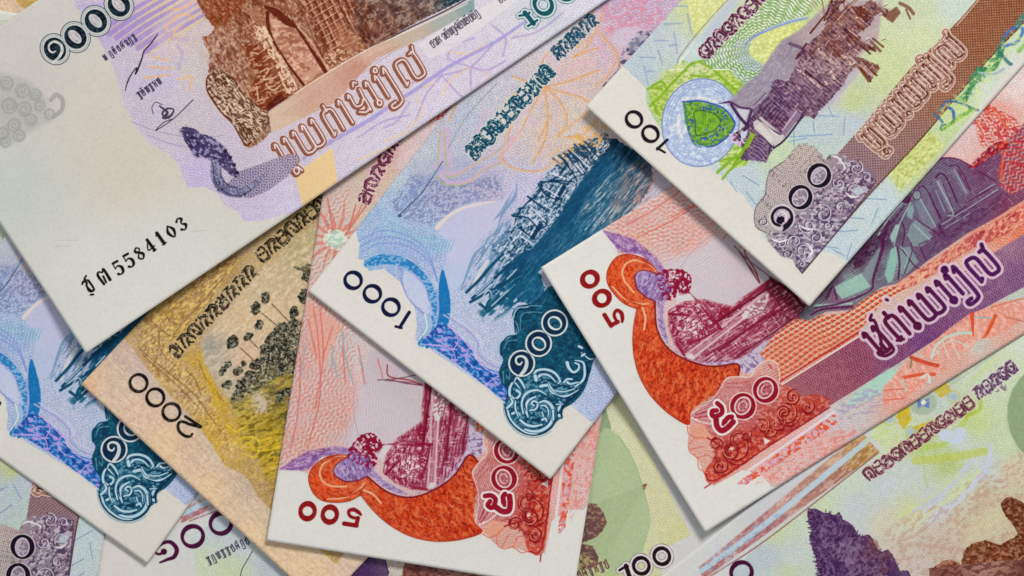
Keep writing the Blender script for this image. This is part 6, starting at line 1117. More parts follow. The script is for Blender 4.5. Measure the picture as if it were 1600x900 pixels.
    for x, y, r in [(1130, 245, 40), (1070, 310, 44), (1095, 415, 32), (930, 520, 50), (1030, 490, 34), (905, 665, 26), (870, 705, 30), (965, 700, 32), (1000, 660, 20), (900, 790, 34), (985, 790, 36), (1390, 100, 44), (1370, 230, 50), (1310, 330, 42), (1300, 410, 46), (1230, 450, 60), (1180, 520, 70), (1250, 560, 60), (1130, 570, 46), (1210, 620, 60), (1300, 500, 50), (1240, 680, 50), (1080, 660, 46), (1040, 740, 50), (1140, 620, 40), (1320, 600, 46), (1010, 770, 40), (960, 840, 26), (940, 880, 20), (1230, 860, 40), (1270, 830, 36), (1390, 40, 20), (1340, 680, 50)]:
        m = c.poly(ellipse(x, y, r, r * (.7 + .3 * (x * 7 % 10) / 10), 30 + x % 60), dk, .88, rag=3.2); tr.append(m)
        c.tex(m, (140, 136, 116), .6, 4.6, 3.6, lo=.54, hi=.62, seed=int(x)); c.tex(m, (30, 34, 26), .7, 5, 4, lo=.54, hi=.62, seed=int(y))
    c.part('palm_grove', tr, cell=4)
    fol = c.m_poly([(1060, 700), (1130, 560), (1200, 440), (1320, 380), (1400, 400), (1360, 700), (1240, 720), (1120, 800), (960, 900), (930, 860)], feather=4)
    c.tex(fol, (44, 46, 38), .8, 7, 5, ang=-30, lo=.46, hi=.58, seed=18); c.tex(fol, (172, 158, 130), .75, 6, 4, ang=-30, lo=.57, hi=.65, seed=19)
    c.marks(fol, 700, 26 / 4, 1.8, [(36, 38, 30), (48, 50, 40), (180, 168, 140), (120, 116, 96)], [-30, 40, 80], 30, .8, 3)
    for m in tr: c.marks(m, 26, 5, 1.5, [(30, 32, 26), (36, 38, 30), (150, 146, 126)], [20, 80, -40], 30, .85, 4)
    for p in [[(1170, 280), (1290, 400)], [(1110, 340), (1210, 420)], [(980, 560), (1070, 640)], [(1030, 500), (1090, 560)], [(1380, 130), (1420, 170)]]: c.line(p, 1.7, (90, 76, 60), .85)
    for x, y in [(1370, 70), (1350, 60), (1400, 60)]: c.line([(x - 40, y - 10), (x, y), (x + 40, y + 24)], 4, (96, 90, 68), .8)
    # heading
    c.z(); mu = muol(c, (268, 553), (395, 415), 22, (42, 34, 26), (200, 178, 136), 9, seed=21, lum=.55); m2 = muol(c, (400, 400), (505, 305), 22, (44, 36, 26), (190, 168, 124), 7, seed=23, lum=.5)
    c.part('khmer_bank_lettering', [mu, m2], cell=2)
    # figures 2000
    bk = (34, 26, 22); ns = []
    for x, y in [(217, 597), (243.5, 619), (269, 641.5)]: ns.append(c.line(ellipse(x, y, 13.5, 13.2, -41), [3.8, 5.6, 3.8, 5.6, 3.8], bk, closed=True))
    ns += [c.line([(291, 648), (315, 663.5)], 4.6, bk, smooth=False), c.line([(314, 664), (298, 660), (286, 656), (280, 660), (281, 670), (290, 678), (299, 679), (302, 675)], [5, 5, 4.4, 4.4, 4.8, 4.8, 4, 3.5], bk)]
    c.part('corner_numeral', ns, cell=1.5)
    c.tex(full, (255, 240, 215), .16, 3, 3, lo=.5, hi=.7, seed=14); c.tex(full, (110, 100, 80), .12, 3.4, 2.6, lo=.52, hi=.7, seed=15)
    return c

def design_hundred_front():
    """pale green note front: violet trees, brown temple, heading in small knots"""
    fr = Frame(838, 1052, 38, 1125, 466); c = Canvas(fr, (205, 204, 198)); full = fullmask(c)
    frI = frK = Frame(-0.4, 908.7, 26.5, 1125, 466)
    cvt = lambda f, L: [(float(a), float(b), col) for (x, y, col) in L for a, b in [fr.back(f.to((x, y)))]]
    c.gradm(full, [(1110, 860, (204, 204, 202)), (1200, 790, (196, 196, 200)), (1000, 950, (208, 204, 198))])
    body = [(1190, 845), (1380, 702), (1352, 672), (1337, 664), (1480, 560), (1540, 510), (1900, 230)] + [tuple(fr.back((x, y))) for x, y in [(999, 40), (999, 417), (945, 417), (930, 455), (300, 455), (285, 400), (275, 300), (268, 180), (290, 100), (300, 70)]]
    st = [(1210, 830, (196, 206, 160)), (1280, 790, (196, 206, 166)), (1330, 750, (198, 208, 186)), (1200, 870, (176, 190, 200)), (1160, 895, (172, 186, 200)), (1240, 870, (190, 200, 200)), (1230, 895, (190, 200, 160)), (1350, 690, (196, 206, 190)), (1380, 680, (200, 210, 140)), (1400, 660, (198, 206, 170)), (1380, 760, (192, 198, 206)), (1340, 790, (188, 196, 202)), (1420, 740, (192, 200, 200)), (1330, 830, (192, 196, 200)),
          (1440, 700, (180, 196, 110)), (1480, 720, (176, 192, 96)), (1500, 690, (190, 200, 190)), (1520, 660, (190, 206, 120)), (1560, 600, (196, 208, 170)), (1500, 540, (196, 206, 190)), (1580, 560, (200, 208, 170)), (1590, 540, (206, 210, 190)), (1570, 690, (190, 206, 160)), (1500, 760, (198, 208, 170)), (1460, 790, (194, 196, 214)), (1540, 730, (190, 200, 200)), (1420, 800, (206, 204, 150)), (1380, 820, (206, 192, 168)), (1400, 860, (206, 188, 172)), (1430, 880, (204, 186, 178)), (1500, 830, (206, 188, 158)), (1480, 860, (196, 170, 150)), (1540, 780, (200, 170, 140)), (1580, 740, (206, 180, 150)), (1560, 800, (206, 200, 150)), (1530, 820, (206, 196, 150)), (1600, 780, (200, 190, 150)), (1600, 620, (190, 204, 160)), (1450, 620, (180, 190, 190))]
    st += cvt(frK, [(1000, 700, (212, 206, 154)), (1030, 800, (210, 200, 146)), (1060, 840, (206, 200, 130)), (980, 660, (214, 210, 160)), (1010, 850, (206, 204, 150)), (940, 900, (190, 196, 130)), (920, 860, (180, 190, 120)), (760, 895, (190, 140, 120)), (620, 890, (190, 176, 170))])
    st += cvt(frI, [(300, 830, (200, 206, 208)), (345, 820, (188, 198, 206)), (380, 850, (190, 200, 205)), (310, 880, (200, 208, 170)), (360, 890, (196, 206, 160)), (420, 880, (176, 184, 196)), (470, 899, (170, 180, 180)), (280, 880, (206, 204, 198)), (620, 890, (200, 186, 176)), (520, 899, (196, 186, 180))])
    mb = c.grad(body, st, feather=1, p=3.2); c.part('pale_green_underprint', mb, cell=8)
    c.tint(mb, (156, 174, 164), (224, 226, 216), 38, 5, .28)
    # striped border
    c.z()
    sp = c.grad([(1092, 886), (1346, 674), (1374, 706), (1106, 900), (1098, 906)], [(1120, 860, (200, 150, 146)), (1220, 780, (200, 156, 146)), (1300, 710, (206, 170, 140)), (1340, 680, (200, 156, 90)), (1200, 835, (172, 110, 116)), (1130, 880, (176, 100, 104)), (1280, 775, (176, 120, 104)), (1350, 715, (180, 136, 50)), (1310, 745, (170, 112, 90))], .95, feather=1)
    c.tex(sp, (214, 190, 176), .5, 9, 4, ang=38, lo=.54, hi=.64); c.tex(sp, (140, 80, 92), .35, 8, 4, ang=38, lo=.55, hi=.64, seed=2)
    c.line([(1096, 892), (1200, 815), (1300, 734), (1356, 688)], [8, 9, 9, 8], (178, 202, 214), .92); c.tex(c.m_poly([(1090, 885), (1200, 805), (1230, 800), (1100, 900)]), (130, 160, 190), .5, 6, 4)
    c.line([(1110, 900), (1200, 841), (1373, 707)], 2.4, (140, 84, 84), .7)
    c.part('striped_border', sp, cell=4)
    # flower of yellow petals with a blue heart
    for P_ in [[(1400, 650), (1420, 628), (1424, 655), (1412, 672)], [(1455, 600), (1476, 592), (1486, 610), (1470, 622), (1460, 612)], [(1425, 668), (1460, 655), (1456, 668), (1430, 680)], [(1402, 640), (1418, 632), (1422, 660), (1404, 664)]]: c.poly(P_, (204, 176, 40), .85, feather=1.2)
    c.poly(ellipse(1442, 630, 22, 18), (160, 176, 150), .9, feather=1); c.poly([(1433, 622), (1442, 626), (1452, 622), (1452, 638), (1442, 634), (1434, 640)], (90, 120, 200), .9, feather=.8); c.poly(ellipse(1443, 629, 4, 4), (226, 230, 190), .95)
    for x, y in [(1390, 655), (1490, 620), (1488, 590), (1425, 675)]: c.poly(ellipse(x, y, 8, 6), (146, 170, 200), .55, feather=1.2); c.line(ellipse(x, y, 10, 9), 1.8, (170, 176, 90), .7, closed=True)
    for p in [[(1345, 675), (1380, 665), (1400, 662)], [(1350, 690), (1400, 668)], [(1400, 668), (1402, 700)], [(1510, 600), (1560, 560)], [(1524, 590), (1555, 556)]]: c.line(p, 1.8, (190, 206, 120), .8)
    c.poly([(1500, 545), (1560, 500), (1560, 520), (1520, 560)], (196, 204, 216), .6, feather=2)
    c.line([(1557, 552), (1500, 592), (1400, 662)], 1.6, (170, 178, 160), .7)
    # green and lilac brush marks
    for p, w, col, a in [([(1430, 720), (1480, 715), (1540, 705)], 12, (186, 196, 90), .7), ([(1440, 700), (1480, 690), (1520, 640)], 8, (176, 196, 80), .6), ([(1510, 650), (1530, 640), (1532, 620)], 6, (170, 186, 60), .7), ([(1475, 680), (1495, 684), (1500, 676)], 18, (190, 200, 222), .85), ([(1425, 800), (1480, 760), (1520, 720)], [4, 10, 6], (190, 192, 216), .8), ([(1445, 822), (1500, 780), (1540, 730), (1548, 695)], [4, 7, 9, 6], (192, 196, 216), .8),
                         ([(1440, 810), (1500, 765), (1530, 735)], 5, (200, 212, 150), .7), ([(1400, 808), (1450, 780), (1500, 740)], 5, (196, 208, 140), .6), ([(1410, 730), (1440, 780), (1420, 800)], 3, (200, 208, 170), .5), ([(1440, 680), (1442, 720), (1448, 760)], 3, (170, 190, 120), .5), ([(1460, 690), (1462, 730)], 3, (170, 190, 120), .5)]:
        c.line(p, w, col, a)
    # brown haze and clouds
    c.tex(c.m_poly([(1380, 830), (1500, 760), (1600, 700), (1700, 640), (1700, 900), (1560, 1000), (1400, 960)], feather=8), (186, 140, 120), .45, 8, 5, ang=38, lo=.5, hi=.64, seed=6)
    cl = c.poly([(1505, 850), (1515, 820), (1545, 795), (1575, 790), (1580, 810), (1550, 830), (1520, 850)], (206, 200, 160), .6, feather=3, smooth=True)
    c.hatch(c.m_poly([(1390, 850), (1480, 800), (1600, 760), (1600, 860), (1500, 880), (1400, 920)], feather=6), (190, 156, 140), .4, -52, 4.4, .4)
    # violet trees
    T1 = [(1262, 793), (1275, 795), (1288, 802), (1296, 800), (1302, 806), (1312, 800), (1318, 812), (1326, 816), (1334, 822), (1340, 835), (1350, 838), (1356, 834), (1362, 840), (1370, 856), (1376, 862), (1388, 858), (1398, 872), (1405, 890), (1412, 905), (1440, 960), (1330, 1010), (1290, 950), (1282, 905), (1278, 890), (1274, 870), (1268, 856), (1264, 840), (1268, 828), (1262, 812)]
    vi = c.grad(T1, [(1290, 820, (84, 52, 96)), (1300, 890, (76, 44, 94)), (1320, 860, (110, 80, 118)), (1350, 890, (110, 76, 112)), (1380, 890, (104, 62, 84)), (1370, 860, (110, 70, 90)), (1400, 950, (90, 56, 84))], .98, rag=2)
    c.part('violet_tree_vignette', vi, cell=4)
    for P_ in [[(1300, 850), (1325, 838), (1345, 856), (1340, 880), (1315, 885)], [(1320, 892), (1350, 874), (1372, 880), (1380, 900), (1340, 910)], [(1275, 820), (1290, 815), (1296, 840), (1284, 850)]]: c.poly(P_, (128, 98, 132), .45, feather=3)
    c.tex(vi, (58, 30, 74), .6, 9, 4, ang=40, lo=.5, hi=.64, seed=3); c.tex(vi, (150, 122, 156), .5, 12, 5, ang=-60, lo=.58, hi=.68, seed=5)
    rj = random.Random(4)
    for k in range(40):
        t = rj.random(); x = 1266 + 16 * t; y = 812 + 90 * t; L = rj.uniform(3, 8); c.line([(x + 3, y), (x - L, y + rj.uniform(-2, 3))], [3, 1], (84, 52, 96), .9)
        t = rj.random(); x = 1290 + 118 * t; y = 804 + 92 * t ** 1.15; L = rj.uniform(3, 9); c.line([(x - 1, y + 5), (x + rj.uniform(0, 5), y - L)], [3.4, 1], (88, 56, 98), .9)
    c.marks(vi, 420, 9, 1.6, [(66, 36, 82), (58, 30, 70), (140, 112, 148), (120, 90, 130)], [40, 60, -30], 20, .7, 1)
    c.tex(c.m_poly([(1300, 850), (1330, 840), (1345, 860), (1320, 880)], feather=3), (140, 116, 146), .6, 9, 4, ang=60, lo=.45, hi=.6)
    c.poly([(1362, 840), (1372, 846), (1376, 862), (1366, 870), (1354, 850)], (120, 70, 70), .5, feather=2); 
    # brown temple trees
    bt = c.grad([(1563, 790), (1568, 780), (1580, 776), (1600, 786), (1640, 800), (1800, 700), (1700, 1000), (1450, 960), (1452, 895), (1460, 885), (1475, 876), (1488, 874), (1502, 882), (1506, 860), (1520, 848), (1540, 844), (1562, 852), (1580, 842), (1590, 836), (1584, 820), (1572, 808)], [(1580, 800, (118, 64, 40)), (1550, 870, (126, 62, 38)), (1480, 890, (160, 100, 76)), (1600, 860, (120, 60, 38)), (1600, 900, (110, 56, 36)), (1520, 890, (140, 76, 50))], .97, rag=2)
    c.tex(bt, (190, 140, 110), .6, 5, 4, lo=.55, hi=.63, seed=7); c.tex(bt, (80, 34, 20), .6, 6, 4, lo=.54, hi=.64, seed=8)
    c.marks(bt, 700, 6, 1.7, [(96, 44, 26), (84, 36, 20), (186, 134, 104), (168, 112, 84)], [40, -40, 90], 25, .8, 2)
    c.part('brown_temple_vignette', bt, cell=4)
    c.lines([[(1560, 900), (1600, 868)], [(1570, 905), (1610, 874)]], 1.6, (206, 160, 128), .8); c.line([(1567, 786), (1580, 778), (1600, 790)], 1.4, (170, 110, 84), .7)
    # green oval seen on two notes
    ov = c.poly(ellipse(1652, 650, 78, 84, 20), (136, 158, 118), .92, feather=1.2); c.part('green_oval', ov, cell=4)
    # heading
    mu = muol(c, (1352, 745), (1520, 625), 20, (104, 50, 64), (214, 186, 180), 12, seed=31, lum=.6); m2 = muol(c, (1524, 618), (1586, 570), 20, (96, 60, 90), (206, 196, 206), 5, seed=33, lum=.55)
    c.part('khmer_bank_lettering', [mu, m2], cell=2); c.tex(c.m_poly([(1540, 600), (1570, 596), (1574, 612), (1545, 616)], feather=1), (120, 90, 120), .7, 5, 4, lo=.5, hi=.58)
    # right-hand part, drawn from the note that shows it
    c.use(frK); c.z()
    c.poly([(935, 680), (960, 676), (985, 710), (1004, 760), (1014, 810), (1008, 840), (1000, 870), (960, 900), (900, 930), (880, 800)], (168, 186, 142), .95, feather=1, smooth=True)
    c.line([(966, 680), (990, 720), (1006, 768), (1015, 812), (1006, 850)], 2.4, (150, 170, 124), .6)
    for P_ in [[(905, 790), (930, 786), (943, 800), (948, 815), (942, 830), (930, 840), (905, 850)], [(905, 850), (925, 852), (935, 870), (932, 885), (905, 890)]]:
        m = c.poly(P_, (104, 66, 70), .9, rag=2); c.tex(m, (180, 150, 110), .6, 5, 4, lo=.55, hi=.63, seed=4)
    c.tex(c.m_poly([(900, 860), (950, 870), (960, 900), (900, 910)], feather=2), (196, 196, 120), .6, 6, 4, lo=.5, hi=.6)
    khmer_line(c, 905, 905, 22, 12, 6, 1.8, (110, 60, 70), seed=3)
    bk = (46, 18, 36); ws = [c.m_line([(968, 891), (976, 886), (981, 885)], 4), c.m_line([(978, 884), (986, 908)], 7), c.m_line(ellipse(1002, 884, 12.0, 12.6, 25), [5, 6.6, 5, 6.6, 5], closed=True), c.m_line(ellipse(1034, 869, 12.0, 12.6, 25), [5, 6.6, 5, 6.6, 5], closed=True)]
    U = union(ws); c.ink(dilate(U, 4.0, c), (110, 84, 104), .8); c.ink(dilate(U, 3.0, c), (216, 210, 208), 1); c.ink(U, bk); c.part('corner_numeral', U, cell=2)
    m = c.m_poly([(610, 870), (660, 880), (740, 885), (900, 905), (880, 960), (620, 960)], feather=2)
    # left-hand figures, drawn from the note that shows them
    c.use(frI)
    cc = (78, 22, 62); ns = []
    ns.append(c.line([(258, 862), (248, 866), (243, 861), (252, 850), (266, 847), (276, 858), (272, 870), (262, 874), (250, 879)], [5, 4, 3, 5, 6, 7, 6.5, 5, 3], cc)); ns.append(c.poly(ellipse(256, 862, 5, 5), cc))
    for x, y in [(301, 838), (345, 818)]: ns.append(c.line(ellipse(x, y, 16.5, 15.6, 27), [5.4, 8, 4.6, 8, 5.4], cc, closed=True)); c.tex(c.m_poly(ellipse(x, y, 11, 11)), (176, 190, 200), .6, 4, 3)
    c.part('khmer_numeral', ns, cell=2)
    a = khmer_line(c, 326, 881, 27, 10, 9, 1.6, (70, 56, 84), seed=12, gap=1.4); c.part('printed_caption', a, cell=2)
    c.line([(395, 860), (386, 876), (378, 890), (374, 910)], 1.4, (70, 60, 84), .9)
    pass
    c.tex(c.m_poly([(290, 770), (330, 750), (350, 790), (300, 815)], feather=3), (190, 200, 212), .6, 7, 4, ang=27, lo=.5, hi=.6)
    c.grad([(520, 950), (545, 900), (572, 862), (600, 866), (607, 890), (612, 950)], [(560, 880, (78, 50, 100)), (600, 880, (96, 70, 108))], .95, rag=1.5); c.line([(600, 868), (607, 896)], 2, (70, 40, 90))
    mt = c.grad([(632, 870), (700, 876), (900, 900), (900, 980), (640, 960), (634, 900)], [(650, 890, (140, 86, 80)), (720, 890, (170, 126, 110)), (800, 900, (110, 60, 54))], .9, rag=2); c.tex(mt, (90, 44, 40), .6, 8, 5)
    c.use(fr); c.z()
    c.tex(full, (250, 248, 236), .05, 3, 3, lo=.5, hi=.7, seed=14); c.tex(full, (120, 120, 112), .04, 3.4, 2.6, lo=.52, hi=.7, seed=15)
    return c

# ------------------------------------------------------------------ notes as thin draped sheets
T0 = time.time()
GX0, GY0, GST = -900.0, -900.0, 8.0
GNX, GNY = int(3400 / GST), int(2700 / GST)
TABLE = np.zeros((GNY, GNX), np.float32)
THICK = 0.5

def tsample(A, x, y):
    u = np.clip((x - GX0) / GST, 0, GNX - 1.001); v = np.clip((y - GY0) / GST, 0, GNY - 1.001)
    i = u.astype(int); j = v.astype(int); fu, fv = u - i, v - j
    return (A[j, i] * (1 - fu) + A[j, i + 1] * fu) * (1 - fv) + (A[j + 1, i] * (1 - fu) + A[j + 1, i + 1] * fu) * fv

def drape(fr, lift, stiff=260, seed=0):
    """height of the sheet on a grid of 10-unit cells: rests on what is below, stiff, free at its edges"""
    st = 10.0; nx, ny = int(round(fr.W / st)) + 1, int(round(fr.H / st)) + 1
    ss = np.linspace(0, fr.W, nx); tt = np.linspace(0, fr.H, ny); SS, TT = np.meshgrid(ss, tt)
    P = fr.back(np.stack([SS, TT], -1)); x, y = P[..., 0], P[..., 1]
    H = tsample(TABLE, x, y)
    for dx, dy in ((6, 0), (-6, 0), (0, 6), (0, -6)): H = np.maximum(H, tsample(TABLE, x + dx, y + dy))
    H = H + 1.1
    z = H.copy()
    def bl(z):
        p = np.pad(z, 1, mode='edge'); return (p[:-2, 1:-1] + p[2:, 1:-1] + p[1:-1, :-2] + p[1:-1, 2:] + 2 * z) / 6
    for k in range(stiff): z = np.maximum(H, bl(z) - .004)
    z0 = z.copy()
    for k in range(12): z = bl(z)
    z = z + max(0.0, float((z0 - z).max()) * .35) ; z = np.maximum(z, H)
    for k in range(3): z = bl(z)
    z = np.maximum(z, H)
    z = z + 2.6 * vnoise(SS / 230, TT / 190, seed) + (lift(SS, TT) if lift else 0)
    # record the new top surface
    j0, i0 = np.mgrid[0:GNY, 0:GNX]; X = GX0 + i0 * GST; Y = GY0 + j0 * GST
    S_ = fr.to(np.stack([X, Y], -1)); s, t = S_[..., 0], S_[..., 1]
    ins = (s >= -4) & (s <= fr.W + 4) & (t >= -4) & (t <= fr.H + 4)
    zi = grid_at(z, fr, s[ins], t[ins])
    TABLE[ins] = np.maximum(TABLE[ins], zi + .3)
    return z

def grid_at(z, fr, s, t):
    ny, nx = z.shape
    u = np.clip(s / fr.W * (nx - 1), 0, nx - 1.0001); v = np.clip(t / fr.H * (ny - 1), 0, ny - 1.0001)
    i = u.astype(int); j = v.astype(int); fu, fv = u - i, v - j
    return (z[j, i] * (1 - fu) + z[j, i + 1] * fu) * (1 - fv) + (z[j + 1, i] * (1 - fu) + z[j + 1, i + 1] * fu) * fv

INK_GAIN = 1.27     # paper print values -> albedo
def print_image(name, cv):
    a = np.clip(cv.a / 255.0, 0, 1)
    # inks of this printing are a little greyer and denser than pure hues, and the line screen leaves a fine grain
    L_ = (a @ np.array([.3, .59, .11], np.float32))[..., None]
    ink = np.clip((np.clip(.80 - L_, 0, 1) * 1.5 + (a.max(-1) - a.min(-1))[..., None] * 1.6), 0, 1)
    a = L_ + (a - L_) * (1 - .06 * ink)
    j, i = np.mgrid[0:a.shape[0], 0:a.shape[1]].astype(np.float32)
    g = vnoise(i / 3.3, j / 3.3, 11) * .6 + vnoise(i / 5.5 + j / 9, j / 4.6, 12) * .4 - .5
    a = a * (1 - ink * (.10 * (1 - L_))) * (1 + ink * .17 * g[..., None])
    a = np.clip(a, 0, 1)
    lin = np.where(a <= .04045, a / 12.92, ((a + .055) / 1.055) ** 2.4) * INK_GAIN
    lin = np.clip((lin - .016) * 1.03, .002, .92)
    s = np.where(lin <= .0031308, lin * 12.92, 1.055 * lin ** (1 / 2.4) - .055)
    h, w = s.shape[:2]; px = np.ones((h, w, 4), np.float32); px[..., :3] = s[::-1]
    img = bpy.data.images.new(name, w, h, alpha=False, float_buffer=False)
    img.colorspace_settings.name = 'sRGB'
    img.pixels.foreach_set(px.ravel()); img.update(); img.pack()
    return img

def print_material(name, cv):
    m = bpy.data.materials.new(name); m.use_nodes = True; nt = m.node_tree; N = nt.nodes; L = nt.links
    b = N["Principled BSDF"]; t = N.new("ShaderNodeTexImage"); t.image = print_image(name, cv); t.interpolation = 'Cubic'; t.extension = 'EXTEND'
    tc = N.new("ShaderNodeTexCoord")
    n1 = N.new("ShaderNodeTexNoise"); n1.inputs['Scale'].default_value = 2600; n1.inputs['Detail'].default_value = 3
    n2 = N.new("ShaderNodeTexNoise"); n2.inputs['Scale'].default_value = 160; n2.inputs['Detail'].default_value = 4
    L.new(tc.outputs['Object'], n1.inputs['Vector']); L.new(tc.outputs['Object'], n2.inputs['Vector'])
    mp = N.new("ShaderNodeMapRange"); mp.inputs[1].default_value = .3; mp.inputs[2].default_value = .7; mp.inputs[3].default_value = .985; mp.inputs[4].default_value = 1.015
    L.new(n2.outputs['Fac'], mp.inputs[0])
    mx = N.new("ShaderNodeMix"); mx.data_type = 'RGBA'; mx.blend_type = 'MULTIPLY'; mx.inputs[0].default_value = 1
    L.new(t.outputs['Color'], mx.inputs[6]); L.new(mp.outputs[0], mx.inputs[7]); L.new(mx.outputs[2], b.inputs['Base Color'])
    ad = N.new("ShaderNodeMath"); ad.operation = 'MULTIPLY_ADD'; ad.inputs[1].default_value = .8; L.new(n2.outputs['Fac'], ad.inputs[0]); L.new(n1.outputs['Fac'], ad.inputs[2])
    bp = N.new("ShaderNodeBump"); bp.inputs['Strength'].default_value = .12; bp.inputs['Distance'].default_value = .00006
    L.new(ad.outputs[0], bp.inputs['Height']); L.new(bp.outputs['Normal'], b.inputs['Normal'])
    b.inputs['Roughness'].default_value = .72; b.inputs['Specular IOR Level'].default_value = .14
    return m

def paper_material():
    m = bpy.data.materials.new("bare_paper"); m.use_nodes = True; nt = m.node_tree; b = nt.nodes["Principled BSDF"]
    n = nt.nodes.new("ShaderNodeTexNoise"); n.inputs['Scale'].default_value = 900
    r = nt.nodes.new("ShaderNodeValToRGB"); r.color_ramp.elements[0].color = (.58, .56, .50, 1); r.color_ramp.elements[1].color = (.74, .72, .66, 1)
    nt.links.new(n.outputs['Fac'], r.inputs['Fac']); nt.links.new(r.outputs['Color'], b.inputs['Base Color']); b.inputs['Roughness'].default_value = .85
    return m
PAPER = paper_material()

def place(fr, z):
    """placement of a note: the flat note frame, put at its own resting height"""
    zm = float(np.mean(z)); k = (CAM_H - zm) / (CAM_H - REF_Z)
    def w(s, t, zz):
        p = fr.back(np.stack([s, t], -1))
        return np.stack([(p[..., 0] - 800) * k * S, -(p[..., 1] - 450) * k * S, zz * S], -1)
    return w

def mesh_object(name, V, F, UV, mats, fm=None, parent=None):
    me = bpy.data.meshes.new(name); me.from_pydata(V.tolist(), [], F)
    uv = me.uv_layers.new(name="UVMap")
    li = np.empty(len(me.loops), np.int32); me.loops.foreach_get("vertex_index", li)
    uv.data.foreach_set("uv", UV[li].astype(np.float32).ravel())
    for m in mats: me.materials.append(m)
    if fm is not None: me.polygons.foreach_set("material_index", fm)
    me.polygons.foreach_set("use_smooth", [True] * len(me.polygons) if fm is None else [i == 0 for i in fm])
    o = bpy.data.objects.new(name, me); scene.collection.objects.link(o)
    if parent: o.parent = parent; o.matrix_parent_inverse = parent.matrix_world.inverted()
    return o

NOTES = []
def note(name, label, cv, mat, fr, lift=None, stiff=260, seed=0, group="banknotes spread in overlapping layers"):
    fr.W, fr.H = cv.W / R, cv.H / R
    z = drape(fr, lift, stiff, seed); w = place(fr, z)
    root = bpy.data.objects.new(name, None); scene.collection.objects.link(root)
    root.empty_display_size = .01
    o0 = w(np.array([0.]), np.array([0.]), np.array([float(z.min())]))[0]; root.location = o0; root.rotation_euler = (0, 0, math.radians(fr.theta))
    bpy.context.view_layer.update()
    root['label'] = label; root['category'] = 'banknote'; root['group'] = group
    # sheet
    q = 2; ny, nx = z.shape; nx2, ny2 = (nx - 1) * q + 1, (ny - 1) * q + 1
    SS, TT = np.meshgrid(np.linspace(0, fr.W, nx2), np.linspace(0, fr.H, ny2))
    Z = grid_at(z, fr, SS.ravel(), TT.ravel()).reshape(ny2, nx2)
    rg = np.random.RandomState(seed + 40)
    # tiny wear of the cut edge
    top = w(SS, TT, Z).reshape(-1, 3); bot = top.copy(); bot[:, 2] -= THICK * S
    uv = np.stack([SS / fr.W, 1 - TT / fr.H], -1).reshape(-1, 2)
    idx = np.arange(nx2 * ny2).reshape(ny2, nx2); n = nx2 * ny2
    a, b, c_, d = idx[:-1, :-1].ravel(), idx[:-1, 1:].ravel(), idx[1:, 1:].ravel(), idx[1:, :-1].ravel()
    F = np.stack([d, c_, b, a], -1); G = np.stack([a, b, c_, d], -1) + n
    ring = np.concatenate([idx[0, :], idx[1:, -1], idx[-1, -2::-1], idx[-2:0:-1, 0]]); rn = np.roll(ring, -1)
    E = np.stack([ring, rn, rn + n, ring + n], -1)
    faces = np.vstack([F, G, E]); fm = np.concatenate([np.zeros(len(F), np.int32), np.ones(len(G) + len(E), np.int32)])
    mesh_object('paper_sheet', np.vstack([top, bot]), faces.tolist(), np.vstack([uv, uv]), [mat, PAPER], fm, root)
    NOTES.append(dict(root=root, fr=fr, z=z, w=w, cv=cv, mat=mat))
    return root

def print_parts():
    """each printed motif is its own thin skin of ink on the sheet, a hair above it"""
    for n, N in enumerate(NOTES):
        fr, z, w, cv = N['fr'], N['z'], N['w'], N['cv']; above = [M['fr'] for M in NOTES[n + 1:]]
        for pi, (name, x0, y0, cell, B, label) in enumerate(cv.parts):
            J, I = np.nonzero(B)
            if len(J) == 0: continue
            s = x0 + (I + .5) * cell; t = y0 + (J + .5) * cell
            ok = (s > cell) & (s < fr.W - cell) & (t > cell) & (t < fr.H - cell)
            J, I, s, t = J[ok], I[ok], s[ok], t[ok]
            if len(J) == 0: continue
            p = fr.back(np.stack([s, t], -1)); vis = (p[:, 0] > 4) & (p[:, 0] < 1596) & (p[:, 1] > 4) & (p[:, 1] < 896)
            for f in above:
                q = f.to(p); vis &= ~((q[:, 0] > -3) & (q[:, 0] < f.W + 3) & (q[:, 1] > -3) & (q[:, 1] < f.H + 3))
            if vis.sum() * cell * cell < 60: continue
            ny, nx = B.shape; vid = -np.ones((ny + 1, nx + 1), np.int64)
            used = np.zeros((ny + 1, nx + 1), bool)
            for dj in (0, 1):
                for di in (0, 1): used[J + dj, I + di] = True
            vj, vi = np.nonzero(used); vid[vj, vi] = np.arange(len(vj))
            s, t = x0 + vi * cell, y0 + vj * cell
            s = np.clip(s, 0, fr.W); t = np.clip(t, 0, fr.H)
            # stay on the sheet's own facets: highest of the neighbouring samples
            Z = grid_at(z, fr, s, t) + .12 + .05 * (pi % 6)
            V = w(s, t, Z); uv = np.stack([s / fr.W, 1 - t / fr.H], -1)
            F = np.stack([vid[J + 1, I], vid[J + 1, I + 1], vid[J, I + 1], vid[J, I]], -1)
            o = mesh_object(name, V, F.tolist(), uv, [N['mat']], None, N['root'])
            if label: o['label'] = label

